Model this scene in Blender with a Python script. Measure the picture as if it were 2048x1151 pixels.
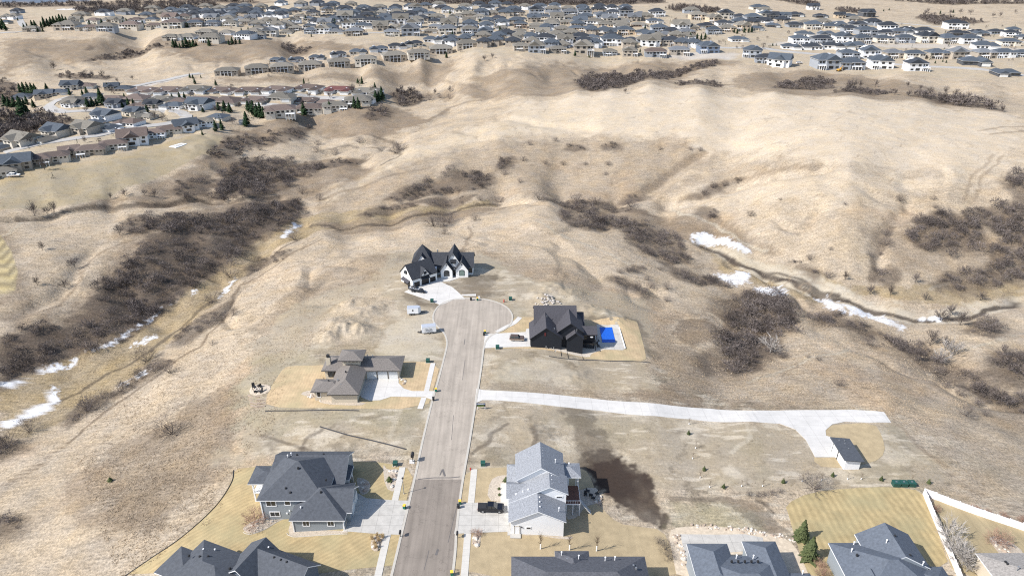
import bpy, bmesh, math, random
import numpy as np
from mathutils import Vector, Matrix
from mathutils.geometry import delaunay_2d_cdt
R = math.radians
for o in list(bpy.data.objects): bpy.data.objects.remove(o)
S = bpy.context.scene
COL = S.collection
# ---------------------------------------------------------------- camera, sky, sun, exposure
CAMH, PITCH, FPX = 117.0, R(27), 1400.0
cd = bpy.data.cameras.new('camera'); cam = bpy.data.objects.new('camera', cd); COL.objects.link(cam)
cam.location = (0, 0, CAMH); cam.rotation_euler = (R(90)-PITCH, 0, 0)
cd.sensor_width = 36; cd.lens = 36*FPX/2048; cd.clip_start = 1; cd.clip_end = 20000
S.camera = cam
SUN_EL = R(43)
sun_to = Vector((-.92, -.385, math.tan(SUN_EL))).normalized()      # towards the sun
w = bpy.data.worlds.new('World'); S.world = w; w.use_nodes = True
nt = w.node_tree; nt.nodes.clear()
sk = nt.nodes.new('ShaderNodeTexSky'); sk.sky_type = 'NISHITA'; sk.sun_disc = False
sk.sun_elevation = SUN_EL; sk.sun_rotation = math.atan2(sun_to.x, sun_to.y)
sk.altitude = 500; sk.dust_density = 1.5
bg = nt.nodes.new('ShaderNodeBackground'); bg.inputs[1].default_value = .14
wo = nt.nodes.new('ShaderNodeOutputWorld')
nt.links.new(sk.outputs[0], bg.inputs[0]); nt.links.new(bg.outputs[0], wo.inputs[0])
sd = bpy.data.lights.new('sun', 'SUN'); sd.energy = 4.4; sd.angle = R(.6); sd.color = (1, .962, .905)
so = bpy.data.objects.new('sun', sd); COL.objects.link(so)
so.rotation_euler = sun_to.to_track_quat('Z', 'Y').to_euler()
S.view_settings.view_transform = 'Standard'; S.view_settings.look = 'None'
S.view_settings.exposure = 0.53; S.view_settings.gamma = 1
S.render.engine = 'CYCLES'; S.cycles.use_denoising = False; S.cycles.pixel_filter_type = 'BLACKMAN_HARRIS'; S.cycles.filter_width = 1.15; S.cycles.max_bounces = 5

# ---------------------------------------------------------------- numpy noise
def _hash(ix, iy, seed):
    n = (ix.astype(np.int64)*374761393 + iy.astype(np.int64)*668265263 + seed*1442695041) & 0xffffffff
    n = ((n ^ (n >> 13))*1274126177) & 0xffffffff
    return ((n ^ (n >> 16)) & 0xffff)/65535.0
def vnoise(x, y, seed=0):
    ix = np.floor(x); iy = np.floor(y); fx = x-ix; fy = y-iy
    fx = fx*fx*(3-2*fx); fy = fy*fy*(3-2*fy)
    a = _hash(ix, iy, seed); b = _hash(ix+1, iy, seed); c = _hash(ix, iy+1, seed); d = _hash(ix+1, iy+1, seed)
    return (a*(1-fx)+b*fx)*(1-fy)+(c*(1-fx)+d*fx)*fy
def fbm(x, y, scale, octs=4, seed=0, gain=.5):
    s = np.zeros_like(x, dtype=float); a = 1; t = 0; x = x/scale; y = y/scale
    for o in range(octs):
        s += a*(vnoise(x*1.0+o*17.3, y+o*9.1, seed+o)-.5)*2; t += a; a *= gain; x = x*2.03; y = y*2.03
    return s/t
def sstep(a, b, x):
    t = np.clip((x-a)/(b-a), 0, 1); return t*t*(3-2*t)

# ---------------------------------------------------------------- terrain heights: surveyed spots (sight line + elevation)
def W(px, py, z=0.0):
    u = px-1024; v = py-575.5
    t = (CAMH-z)/(FPX*math.sin(PITCH)+v*math.cos(PITCH))
    return u*t, (FPX*math.cos(PITCH)-v*math.sin(PITCH))*t
SPOTS = [
 # street and lots
 (844,1151,0),(870,1000,0),(900,850,0),(929,700,0),(945,637,0),(880,600,0),(870,545,.2),(800,560,0),(945,550,.2),
 (1010,600,0),(980,540,-.5),(1065,680,0),(1168,706,-2.6),(1140,630,-.5),(1215,675,-3.0),(1290,720,-3.2),(1100,740,-.8),
 (1250,640,-2.8),(760,680,-.3),(660,760,-.2),(560,800,-1.2),(520,760,-2),(700,800,0),(620,690,-1),
 (800,850,0),(700,860,-.5),(560,860,-1.8),(470,880,-3.5),(620,1000,-1),(540,990,-1.6),(470,950,-2.5),(690,1050,0),(560,1060,-1),
 (450,1100,-1.5),(350,1130,-2.5),(760,1100,0),(1020,1060,0),(1090,1065,-.5),(1170,1000,-2.2),(1200,920,-2.4),(1150,860,-1.2),
 (1000,820,0),(1270,1000,-3),(1240,1080,-2),(1150,1100,-.8),(1300,820,-1.6),(1500,840,-2.2),(1420,900,-2.6),(1400,960,-3),
 (1620,900,-2.5),(1750,830,-3),(1700,910,-2.6),(1560,1020,-2.6),(1450,1050,-2.4),(1480,1110,-1.5),(1700,1000,-2.2),(1700,1120,-.6),
 (1860,960,-2.4),(1860,1100,-1),(2048,1050,-2.4),(1960,1120,-1),(2150,1151,-1),(1290,760,-2.6),
 # west flank down to the creek
 (300,1140,-4),(150,1140,-8),(0,1140,-12),(200,1000,-9),(60,1000,-14),(330,900,-8),(200,870,-13.5),(60,900,-17),(0,940,-17.5),
 (400,780,-8),(300,760,-13.5),(340,740,-11.5),(460,660,-9),(380,660,-13.5),(540,600,-6),(480,590,-10.5),(600,530,-6.5),(560,500,-11),
 (650,470,-8.5),(700,540,-3.5),(640,640,-2.5),(560,700,-3),(450,850,-4),
 (20,800,-18.5),(140,730,-18.5),(0,880,-18.5),(250,690,-18),(350,620,-18),(440,560,-17.5),(520,510,-17),(600,450,-16.5),(-100,850,-19),
 (60,740,-17.5),(150,660,-15.5),(260,610,-15),(400,540,-14.5),(500,470,-14),(585,420,-14),
 (60,640,-11),(200,560,-9.5),(300,500,-7.5),(420,470,-9),(500,415,-10),(100,500,-5.5),(0,540,-6),(0,450,-6),(240,450,-6),(330,460,-7),(-150,650,-9),
 # field and its ravine
 (100,425,-8),(220,412,-10),(330,408,-9),(420,395,-12),(20,430,-6),(200,395,-6),(100,380,-3),(20,360,-2),(250,340,-2.5),(380,300,-2.5),(420,280,-2),
 (210,385,-4.5),(330,400,-9.5),(330,360,-7),(420,320,-6),(470,310,-8),(440,370,-11),(560,340,-12.5),(520,270,-8),(620,250,-12),(680,262,-11),
 (690,300,-12),(780,295,-11),(730,330,-13),(620,375,-14),(600,410,-15.5),(530,375,-14),(670,300,-13),
 # neighbourhood left
 (60,320,-1),(150,280,-1),(250,270,-1),(350,240,-1),(460,225,-2),(250,200,0),(120,200,0),(450,185,0),(600,190,0),(720,190,-1),(560,225,-3),(690,215,-3.5),
 (0,250,-8),(40,230,-6),(40,180,-2),(760,210,-4),
 # hills beyond left
 (110,140,2),(220,145,2),(20,150,3),(60,125,8),(130,100,10),(200,115,5),(230,110,3.5),(290,100,3),(130,66,16),(60,74,15),(0,66,14),(220,66,17),(330,62,17),(450,60,17),
 (300,85,14),(200,85,13),(400,90,15),(500,85,15),(400,120,8),(300,130,4),(220,128,2.5),(480,130,6),(330,150,3),(450,152,5),(540,146,6),(640,138,7),(740,129,9),(840,118,11),(940,103,13),
 (600,76,14),(590,105,5),(560,110,11),(660,100,12),(720,85,14),(760,80,15),(600,155,2),(720,155,1),(830,145,2),(900,135,4),(860,165,-4),(800,180,-6),(800,240,-9),(900,190,-6),
 (950,130,12),(1000,117,14),(1050,122,14),(900,160,3),(960,170,2),(880,220,-6),(980,185,0),
 # the great bare hill
 (640,400,-14.5),(680,380,-12),(760,330,-9),(830,290,-5),(900,250,-1),(980,215,3),(1060,193,8),(1150,183,12),(1220,180,14),(1300,168,17),(1400,176,17),(1550,184,17),(1700,190,17),(1850,205,16),(2000,225,15),(2200,235,15),
 (1100,160,5),(1200,156,2),(1250,145,2.5),(1350,145,3),(1440,158,6),(1150,145,6),(1100,135,10),(1250,127,8),(1350,122,9),(1430,120,11),
 (1560,165,7),(1620,150,9),(1750,175,7),(1900,195,7),(2020,200,8),(1650,160,7),(1500,140,10),(1800,160,12),(1950,175,12),
 (1200,230,9),(1400,240,11),(1600,250,15),(1850,270,15),(2048,290,15),(2200,300,15),(1000,280,2),(1100,290,0),(860,330,-6),(950,320,-4),(800,370,-9),(900,350,-6),(980,370,-9),(760,410,-12),
 (900,385,-12),(1000,350,-6.5),(1100,330,-5),(1100,370,-10),(1200,320,-3),(1300,300,1),(1250,380,-9),(1330,380,-8.5),(1400,350,-3),(1500,320,4),(1620,320,12),(1450,345,-2),(1180,390,-11.5),
 (1360,405,-8.5),(1440,375,-2),(1560,355,6),(1700,350,12),(1900,350,12),(2048,370,10),(1440,420,-7),(1560,420,0),(1700,420,4),(1850,430,2),(1380,430,-9),(1450,460,-9.5),(1520,490,-9),
 (1600,480,-6),(1700,500,-4),(1650,540,-9),(1780,540,-8),(1800,580,-11),(1900,500,-5),(2000,480,-3),(2048,420,5),(1950,560,-10),(2048,530,-8),(2048,570,-12),(1900,590,-13),(2200,560,-9),(2250,430,2),(1750,460,-1),
 # creek right and round the knoll
 (1330,440,-13),(1430,490,-13.5),(1530,545,-14),(1640,590,-14.5),(1740,620,-14.5),(1830,638,-15),(1940,615,-14.5),(2048,590,-14),(2250,600,-14),
 (1230,415,-13),(1120,398,-13),(1000,408,-13.5),(900,425,-14),(780,440,-15),(690,450,-15.5),
 (1080,393,-6),(1000,415,-9),(1100,402,-4.5),(1060,430,-3.5),(940,440,-8),(850,460,-7),(760,480,-6),(960,490,-2.5),(1080,500,-1.5),(1180,440,-6),(1150,470,-4),(1250,460,-8),
 (1240,520,-4.5),(1320,500,-10),(1390,540,-11.5),(1450,560,-13.5),(1180,570,-2.5),(1280,590,-5),(1350,600,-7),(1420,600,-10),(1350,650,-6.5),(1420,660,-8),(1500,640,-13),(1570,620,-12),
 (1480,710,-11),(1420,740,-8.5),(1520,680,-13),(1300,700,-4),(1400,780,-5),(1500,770,-6.5),(1580,690,-9),(1640,690,-8),(1600,740,-6),(1700,680,-10),(1750,720,-8.5),(1700,770,-5.5),
 (1620,645,-11),(1740,665,-13),(1840,700,-13.5),(1900,740,-12.5),(1980,790,-13),(2048,830,-13.5),(1960,690,-11),(2048,700,-11),(1900,660,-13),(1820,800,-6),(1900,850,-5.5),(2048,930,-7),(2200,900,-12),
 (1600,800,-4),(1780,800,-4),(2000,870,-8),(1900,930,-4),
 # far plateau
 (600,50,17),(800,60,16),(1000,70,15),(1150,100,13),(1000,95,14),(1300,100,12),(1500,100,12),(1420,80,13),(1300,60,14),(1100,40,15),(900,30,16),(700,20,16),(1500,60,14),(1700,60,12),(1700,110,11),(1900,110,11),
 (2048,130,12),(2048,80,10),(1900,60,6),(1950,40,8),(1750,30,8),(1500,20,12),(1300,15,13),(1100,10,12),(850,10,10),(500,10,4),(300,15,-2),(0,25,-6),(0,5,-12),(200,3,-10),(400,40,15),(200,35,12),(100,50,12),(2200,60,8),(2200,130,12),
]
_p = np.array([(*W(a, b, c), c) for a, b, c in SPOTS])
_far = [(x, y, z) for y, z in ((2200, 4), (3600, 6), (6500, 10)) for x in (-4500, -2200, -800, 0, 800, 2200, 4500)]
_far += [(-400, 300, -10), (-500, 600, 6), (-260, 180, -16), (-200, 90, -14), (300, 200, -10), (400, 350, 4), (230, 100, -4), (560, 600, 10), (0, 20, 1), (-150, 20, -8), (150, 20, 1), (0, -150, 0), (-700, 900, 8), (850, 900, 10)]
_p = np.vstack([_p, np.array(_far)])
# warp distance so near and far spots weigh alike
def _wq(x, y):
    d = np.sqrt(x*x+y*y)+60.; s = np.log(d)*100/d
    return x*s, (y)*s
_qx, _qy = _wq(_p[:, 0], _p[:, 1])
def _phi(r2): return np.sqrt(r2+12.0)
_n = len(_p); _A = _phi((_qx[:, None]-_qx)**2+(_qy[:, None]-_qy)**2) - 0
_A -= np.eye(_n)*1.0
_B = np.zeros((_n+1, _n+1)); _B[:_n, :_n] = _A; _B[_n, :_n] = 1; _B[:_n, _n] = 1
_wt = np.linalg.solve(_B, np.append(_p[:, 2], 0))
def smoothH(x, y):
    x = np.asarray(x, float).ravel(); y = np.asarray(y, float).ravel(); out = np.empty(len(x))
    for i in range(0, len(x), 40000):
        a, b = _wq(x[i:i+40000], y[i:i+40000])
        out[i:i+40000] = _phi((a[:, None]-_qx)**2+(b[:, None]-_qy)**2) @ _wt[:_n] + _wt[_n]
    return out
# the graded building land, where the ground is smooth
LOTS = [(-95,60),(-82,105),(-70,118),(-66,150),(-70,185),(-48,215),(-48,248),(0,252),(18,225),(42,212),(48,180),(60,170),(110,160),(130,140),(120,60)]
def poly_sd(x, y, P):
    """signed distance to a closed polygon, negative inside"""
    P = np.asarray(P, float); d2 = np.full(x.shape, 1e18); ins = np.zeros(x.shape, bool)
    for i in range(len(P)):
        ax, ay = P[i]; bx, by = P[(i+1) % len(P)]
        ex, ey = bx-ax, by-ay; wx, wy = x-ax, y-ay
        t = np.clip((wx*ex+wy*ey)/(ex*ex+ey*ey+1e-12), 0, 1)
        d2 = np.minimum(d2, (wx-t*ex)**2+(wy-t*ey)**2)
        c = ((ay > y) != (by > y))
        with np.errstate(divide='ignore', invalid='ignore'):
            xi = ax+(y-ay)*ex/(ey if ey else 1e-12)
        ins ^= c & (x < xi)
    d = np.sqrt(d2); return np.where(ins, -d, d)
def line_d(x, y, P):
    d2 = np.full(x.shape, 1e18)
    for i in range(len(P)-1):
        ax, ay = P[i]; bx, by = P[i+1]; ex, ey = bx-ax, by-ay; wx, wy = x-ax, y-ay
        t = np.clip((wx*ex+wy*ey)/(ex*ex+ey*ey+1e-12), 0, 1)
        d2 = np.minimum(d2, (wx-t*ex)**2+(wy-t*ey)**2)
    return np.sqrt(d2)
MOUNDS = [(W(*a, 0), r, h) for a, r, h in (((700,600),5,1.8),((730,625),4.5,2.0),((690,650),5,2.4),((655,668),4,1.8),((718,660),4,1.6),((665,640),4,1.3),((760,610),4,.8),((1090,602),4.5,1.5),((1075,596),3,1.0),
 ((1210,618),5,1.3),((1180,612),4,1.0),((1240,628),4,1.1),((1110,575),6,1.4),((1150,585),5,1.2),((1120,545),5,.9),((1000,745),5,.5),((1150,745),6,.7),((1060,850),4,.6),((1080,870),3,.5),((600,560),6,.8),((490,770),4,-.8))]
def rough(x, y):
    return rough0(x, y)+mounds(x, y)-draws(x, y)
_DR = [(4.2, 7, '1345 404 1385 397 1420 384 1455 369 1510 354 1575 343 1640 333'), (2.6, 6, '1240 404 1290 388 1325 362 1355 338 1400 314'), (1.5, 3, '1760 540 1755 500 1768 465 1790 440 1815 415'),
 (2.6, 3.5, '30 440 120 430 210 415 300 410 400 400 480 402 560 396'), (1.0, 2.5, '1395 490 1430 505 1480 530 1540 550 1600 580 1660 600 1740 625 1830 645 1930 640 2040 605'),
 (1.2, 3, '600 450 680 460 760 452 900 428 1000 412 1100 408'), (2.6, 6, '640 312 700 292 780 282 850 252 900 222 1000 195'), (2.2, 5, '200 560 260 590 300 640 330 655'), (2.0, 7, '1850 690 1900 730 1960 770'), (1.5, 5, '1000 235 1080 250 1180 262'), (1.6, 5, '820 395 870 360 960 345'), (2.0, 6, '60 100 110 118 160 135'), (2.0, 6, '380 95 340 108 290 122'), (1.6, 4, '180 500 160 540 120 590 60 620'), (1.4, 4, '1560 720 1600 700 1640 690')]
_DP = None
def draws(x, y):
    global _DP
    if _DP is None:
        _DP = []
        for dep, wd, s in _DR:
            v = [float(t) for t in s.split()]; _DP.append((dep, wd, [gs(a, b) for a, b in zip(v[::2], v[1::2])]))
    out = np.zeros_like(x, dtype=float)
    if x.size == 0: return out
    wob = fbm(x, y, 12, 2, 151)*3
    for dep, wd, P in _DP:
        A = np.array(P); pad = wd*3
        k = (x > A[:, 0].min()-pad) & (x < A[:, 0].max()+pad) & (y > A[:, 1].min()-pad) & (y < A[:, 1].max()+pad)
        if k.any():
            d = line_d(x[k]+wob[k], y[k]+wob[k]*.7, P); out[k] = np.maximum(out[k], dep*np.exp(-(d/wd)**2))
    return out
def gs(px, py):
    u = (px-1024); v = py-575.5; fw = FPX*math.cos(PITCH)-v*math.sin(PITCH); dn = FPX*math.sin(PITCH)+v*math.cos(PITCH)
    ys = np.concatenate([np.linspace(90, 700, 420), np.linspace(702, 1600, 260)]); d = CAMH-ys*dn/fw-smoothH(ys*u/fw, ys); k = int(np.argmax(d <= 0)); return (ys[k]*u/fw, ys[k])
def mounds(x, y):
    m = np.zeros_like(x, dtype=float)
    if x.size == 0: return m
    for (cx, cy), r, h in MOUNDS:
        d2 = ((x-cx)**2+(y-cy)**2)/(r*r); m += h*np.exp(-d2)*(1+.5*fbm(x, y, 2.5, 2, 133))
    return m
def rough0(x, y):
    wild = sstep(0, 25, poly_sd(x, y, LOTS))
    big = fbm(x, y, 60, 3, 5)*1.0 - np.clip(.12-np.abs(fbm(x+7*fbm(x, y, 40, 2, 8), y, 48, 3, 11)), 0, 1)*13*sstep(-.1, .3, fbm(x, y, 90, 2, 15))*(1-sstep(-60, 20, x)*sstep(300, 360, y)*sstep(620, 560, y))
    fade = sstep(900, 500, y)*.75+.25
    mid = fbm(x, y, 9, 3, 21)*.4
    return wild*(big*fade + mid) + (1-wild)*fbm(x, y, 14, 2, 31)*.10
def H(x, y):
    x = np.atleast_1d(np.asarray(x, float)); y = np.atleast_1d(np.asarray(y, float)); sh = x.shape
    x = x.ravel(); y = y.ravel()
    return (smoothH(x, y)+rough(x, y)).reshape(sh)
def H1(x, y): return float(H([x], [y])[0])
_T = np.concatenate([np.linspace(90, 700, 420), np.linspace(702, 1600, 260), np.linspace(1610, 5000, 160)])
def G(px, py):
    """where the sight line of a photo pixel meets the ground: world point"""
    u = (px-1024); v = py-575.5
    fw = FPX*math.cos(PITCH)-v*math.sin(PITCH); dn = FPX*math.sin(PITCH)+v*math.cos(PITCH)
    ys = _T; xs = ys*u/fw; zs = CAMH-ys*dn/fw
    d = zs-smoothH(xs, ys)-rough(xs, ys)
    k = np.argmax(d <= 0)
    if d[k] > 0 or k == 0: return Vector(W(px, py, 0)+(0,))
    a = d[k-1]/(d[k-1]-d[k]); y = ys[k-1]+a*(ys[k]-ys[k-1]); x = y*u/fw
    return Vector((x, y, H1(x, y)))
def GP(pts): return [tuple(G(a, b)) for a, b in pts]
def proj(p):
    x, y, z = p; z = z-CAMH
    d = y*math.cos(PITCH)-z*math.sin(PITCH); up = y*math.sin(PITCH)+z*math.cos(PITCH)
    return 1024+FPX*x/d, 575.5-FPX*up/d
# ---------------------------------------------------------------- object helpers
def tag(o, label=None, cat=None, group=None, kind=None):
    if label: o['label'] = label
    if cat: o['category'] = cat
    if group: o['group'] = group
    if kind: o['kind'] = kind
    return o
def empty(name, loc, rz=0, **k):
    o = bpy.data.objects.new(name, None); COL.objects.link(o); o.location = loc; o.rotation_euler = (0, 0, rz)
    o.empty_display_size = .5
    return tag(o, **k)
def linkmesh(name, me, mats, parent=None):
    o = bpy.data.objects.new(name, me); COL.objects.link(o)
    for m in (mats if isinstance(mats, (list, tuple)) else [mats]): me.materials.append(m)
    if parent: o.parent = parent
    return o
class MB:
    """collects faces, then links them as ONE mesh object"""
    def __init__(s): s.v = []; s.f = []; s.m = []
    def face(s, pts, m=0):
        n = len(s.v); s.v += [tuple(p) for p in pts]; s.f.append(tuple(range(n, n+len(pts)))); s.m.append(m); return s
    def hexa(s, lo, hi, m=0):
        """lo, hi: bottom and top rings (counter-clockwise) of the same length"""
        n = len(lo); k = len(s.v); s.v += [tuple(p) for p in lo]+[tuple(p) for p in hi]
        s.f.append(tuple(k+i for i in range(n))[::-1]); s.m.append(m)
        s.f.append(tuple(k+n+i for i in range(n))); s.m.append(m)
        for i in range(n):
            j = (i+1) % n; s.f.append((k+i, k+j, k+n+j, k+n+i)); s.m.append(m)
        return s
    def box(s, x0, x1, y0, y1, z0, z1, m=0):
        r = [(x0, y0), (x1, y0), (x1, y1), (x0, y1)]
        return s.hexa([(a, b, z0) for a, b in r], [(a, b, z1) for a, b in r], m)
    def rbox(s, c, sx, sy, sz, rz=0, m=0, taper=1):
        cx, cy, cz = c; ca, sa = math.cos(rz), math.sin(rz)
        def ring(z, k): return [(cx+k*(ca*a-sa*b), cy+k*(sa*a+ca*b), z) for a, b in ((-sx/2, -sy/2), (sx/2, -sy/2), (sx/2, sy/2), (-sx/2, sy/2))]
        return s.hexa(ring(cz, 1), ring(cz+sz, taper), m)
    def cyl(s, a, b, r0, r1=None, n=8, m=0):
        a = Vector(a); b = Vector(b); r1 = r0 if r1 is None else r1; d = (b-a).normalized()
        u = d.orthogonal().normalized(); v = d.cross(u)
        def ring(c, r): return [tuple(c+(u*math.cos(t)+v*math.sin(t))*r) for t in [2*math.pi*i/n for i in range(n)]]
        return s.hexa(ring(a, r0), ring(b, r1), m)
    def build(s, name, mats, parent=None, smooth=False):
        me = bpy.data.meshes.new(name); me.from_pydata(s.v, [], s.f); me.update()
        if len(set(s.m)) > 1 or (s.m and s.m[0]): me.polygons.foreach_set('material_index', s.m)
        if smooth: me.polygons.foreach_set('use_smooth', [True]*len(s.f))
        return linkmesh(name, me, mats, parent)
def dup(root, loc, rz=None, sc=None, color=None):
    def cp(o, par):
        c = o.copy(); COL.objects.link(c); c.parent = par
        for ch in kids.get(o, ()): cp(ch, c)
        return c
    kids = {}
    for ch in root.children_recursive: kids.setdefault(ch.parent, []).append(ch)
    r = cp(root, None); r.location = loc
    if rz is not None: r.rotation_euler = (0, 0, rz)
    if sc is not None: r.scale = sc
    return r
# ---------------------------------------------------------------- materials
def M(name, col, rough=.8, var=.18, scale=1.0, bump=0.0, spec=.3, metal=0, objcol=False, bscale=None, lines=None, stretch=None):
    m = bpy.data.materials.new(name); m.use_nodes = True; n = m.node_tree; b = n.nodes['Principled BSDF']
    b.inputs['Roughness'].default_value = rough; b.inputs['Metallic'].default_value = metal
    b.inputs['Specular IOR Level'].default_value = spec
    tc = n.nodes.new('ShaderNodeTexCoord'); src = tc.outputs['Object']
    if stretch:
        mp = n.nodes.new('ShaderNodeMapping'); mp.inputs['Scale'].default_value = stretch; n.links.new(src, mp.inputs[0]); src = mp.outputs[0]
    nz = n.nodes.new('ShaderNodeTexNoise'); nz.inputs['Scale'].default_value = scale; nz.inputs['Detail'].default_value = 6
    nz.inputs['Roughness'].default_value = .65
    n.links.new(src, nz.inputs['Vector'])
    mr = n.nodes.new('ShaderNodeMapRange'); mr.inputs[1].default_value = .3; mr.inputs[2].default_value = .7
    mr.inputs[3].default_value = 1-var; mr.inputs[4].default_value = 1+var; n.links.new(nz.outputs[0], mr.inputs[0])
    mx = n.nodes.new('ShaderNodeMix'); mx.data_type = 'RGBA'; mx.blend_type = 'MULTIPLY'; mx.inputs[0].default_value = 1
    if objcol:
        oi = n.nodes.new('ShaderNodeObjectInfo'); n.links.new(oi.outputs['Color'], mx.inputs[6])
    else: mx.inputs[6].default_value = (*col, 1)
    n.links.new(mr.outputs[0], mx.inputs[7]); out = mx.outputs[2]
    hgt = nz.outputs[0]
    if lines:            # regular courses: (period metres, axis index, depth, width share)
        for per, ax, dep, wd in lines:
            sp = n.nodes.new('ShaderNodeSeparateXYZ'); n.links.new(tc.outputs['Object'], sp.inputs[0])
            mm = n.nodes.new('ShaderNodeMath'); mm.operation = 'PINGPONG'; mm.inputs[1].default_value = per/2
            n.links.new(sp.outputs[ax], mm.inputs[0])
            lt = n.nodes.new('ShaderNodeMath'); lt.operation = 'LESS_THAN'; lt.inputs[1].default_value = wd
            n.links.new(mm.outputs[0], lt.inputs[0])
            m2 = n.nodes.new('ShaderNodeMix'); m2.data_type = 'RGBA'; m2.blend_type = 'MULTIPLY'
            ml = n.nodes.new('ShaderNodeMath'); ml.operation = 'MULTIPLY'; ml.inputs[1].default_value = dep; n.links.new(lt.outputs[0], ml.inputs[0])
            n.links.new(ml.outputs[0], m2.inputs[0]); n.links.new(out, m2.inputs[6]); m2.inputs[7].default_value = (.35, .35, .35, 1); out = m2.outputs[2]
    n.links.new(out, b.inputs['Base Color'])
    if bump:
        bp = n.nodes.new('ShaderNodeBump'); bp.inputs['Strength'].default_value = 1; bp.inputs['Distance'].default_value = bump
        if bscale:
            n2 = n.nodes.new('ShaderNodeTexNoise'); n2.inputs['Scale'].default_value = bscale; n2.inputs['Detail'].default_value = 4
            n.links.new(src, n2.inputs['Vector']); hgt = n2.outputs[0]
        n.links.new(hgt, bp.inputs['Height']); n.links.new(bp.outputs[0], b.inputs['Normal'])
    return m
STRAW, BROWN, FLOOR, SOIL, WET = (.435,.355,.26), (.235,.182,.13), (.115,.09,.07), (.315,.265,.195), (.05,.037,.03)
LAWN, GREENISH, REED, SNOW, PAVE = (.36,.285,.175), (.27,.25,.155), (.32,.25,.155), (.64,.65,.67), (.45,.42,.385)
DARK = (.06,.048,.04); FIELD = (.31,.258,.175); MARL = (.42,.37,.29)
mat_conc = M('new concrete', (.53,.51,.48), .85, .10, .3, lines=[(4.5,0,.35,.05),(4.5,1,.35,.05)])
mat_conc2 = M('old concrete', (.43,.41,.375), .85, .14, .6, lines=[(3,0,.4,.05),(3,1,.4,.05)])
mat_curb = M('kerb concrete', (.43,.40,.35), .85, .10, .8)
mat_walk = M('pavement concrete', (.50,.475,.43), .85, .07, .7, lines=[(1.6,1,.3,.03)])
mat_lawn = M('dormant lawn', LAWN, .95, .16, .45, .05, bscale=6, stretch=(1,1,1))
mat_lawn2 = M('sodded lawn', (.42,.315,.19), .95, .12, .5, .04, bscale=6)
mat_lawn3 = M('mown dormant lawn', (.34,.275,.165), .95, .22, .35, .05, bscale=6, stretch=(1.6,.18,1))
mat_gravel = M('planting gravel', (.42,.36,.29), .95, .3, 3, .06)
mat_slate = M('dark shingles', (.075,.082,.095), .85, .22, 1.6, .02, bscale=9)
mat_black = M('black shingles', (.042,.045,.053), .85, .25, 1.6, .02, bscale=9)
mat_grey = M('grey shingles', (.23,.24,.26), .85, .42, 4.2, .02, bscale=9)
mat_char = M('charcoal shingles', (.06,.058,.066), .85, .4, 4.0, .02, bscale=9)
mat_brown = M('brown shingles', (.20,.175,.155), .85, .38, 4.2, .02, bscale=9)
mat_taupe = M('taupe shingles', (.165,.148,.135), .85, .38, 4.2, .02, bscale=9)
mat_white = M('white siding', (.80,.80,.80), .6, .03, .5, lines=[(.3,2,.22,.03)])
mat_whiteb = M('white brick', (.80,.79,.77), .7, .05, 3)
mat_trim = M('white trim', (.82,.82,.82), .5, .02)
mat_blksid = M('black siding', (.018,.021,.028), .55, .08, .8, lines=[(.3,2,.35,.03)])
mat_blktrim = M('black trim', (.02,.022,.026), .45, .05)
mat_tansid = M('tan siding', (.56,.49,.385), .7, .05, .6, lines=[(.25,2,.25,.03)])
mat_bluesid = M('blue grey siding', (.27,.30,.325), .6, .05, .6, lines=[(.2,2,.25,.025)])
mat_stone = M('stone veneer', (.40,.36,.31), .8, .4, 3, .03)
mat_glass = M('window glass', (.025,.03,.035), .08, .1, spec=.8)
mat_glassg = M('bright window glass', (.16,.22,.2), .08, .2, 2, spec=.8)
mat_door = M('white garage door', (.70,.70,.68), .5, .03, lines=[(.55,2,.35,.03)])
mat_bdoor = M('black garage door', (.016,.017,.02), .35, .05, lines=[(.55,2,.5,.03)])
mat_metal = M('grey metal', (.35,.36,.37), .4, .1, metal=.6)
mat_wood = M('brown deck boards', (.13,.06,.042), .6, .2, 3)
mat_rubber = M('black rubber', (.015,.015,.016), .7, .1)
mat_dgreen = M('dark green enamel', (.02,.075,.06), .45, .08)
mat_yellow = M('yellow plastic', (.85,.50,.06), .5, .04)
mat_green = M('green plastic', (.015,.14,.09), .5, .05)
mat_wplastic = M('white vinyl', (.78,.76,.74), .5, .03, lines=[(2.4,0,.2,.05)])
mat_pool = M('blue pool cover', (.012,.10,.50), .35, .12, 1.5, .04)
mat_rock = M('pale rock', (.55,.50,.44), .9, .25, 2, .05)
mat_rock2 = M('tan boulder', (.36,.29,.23), .9, .25, 2, .05)
mat_edge = M('black edging', (.03,.03,.032), .6, .1)

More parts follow.
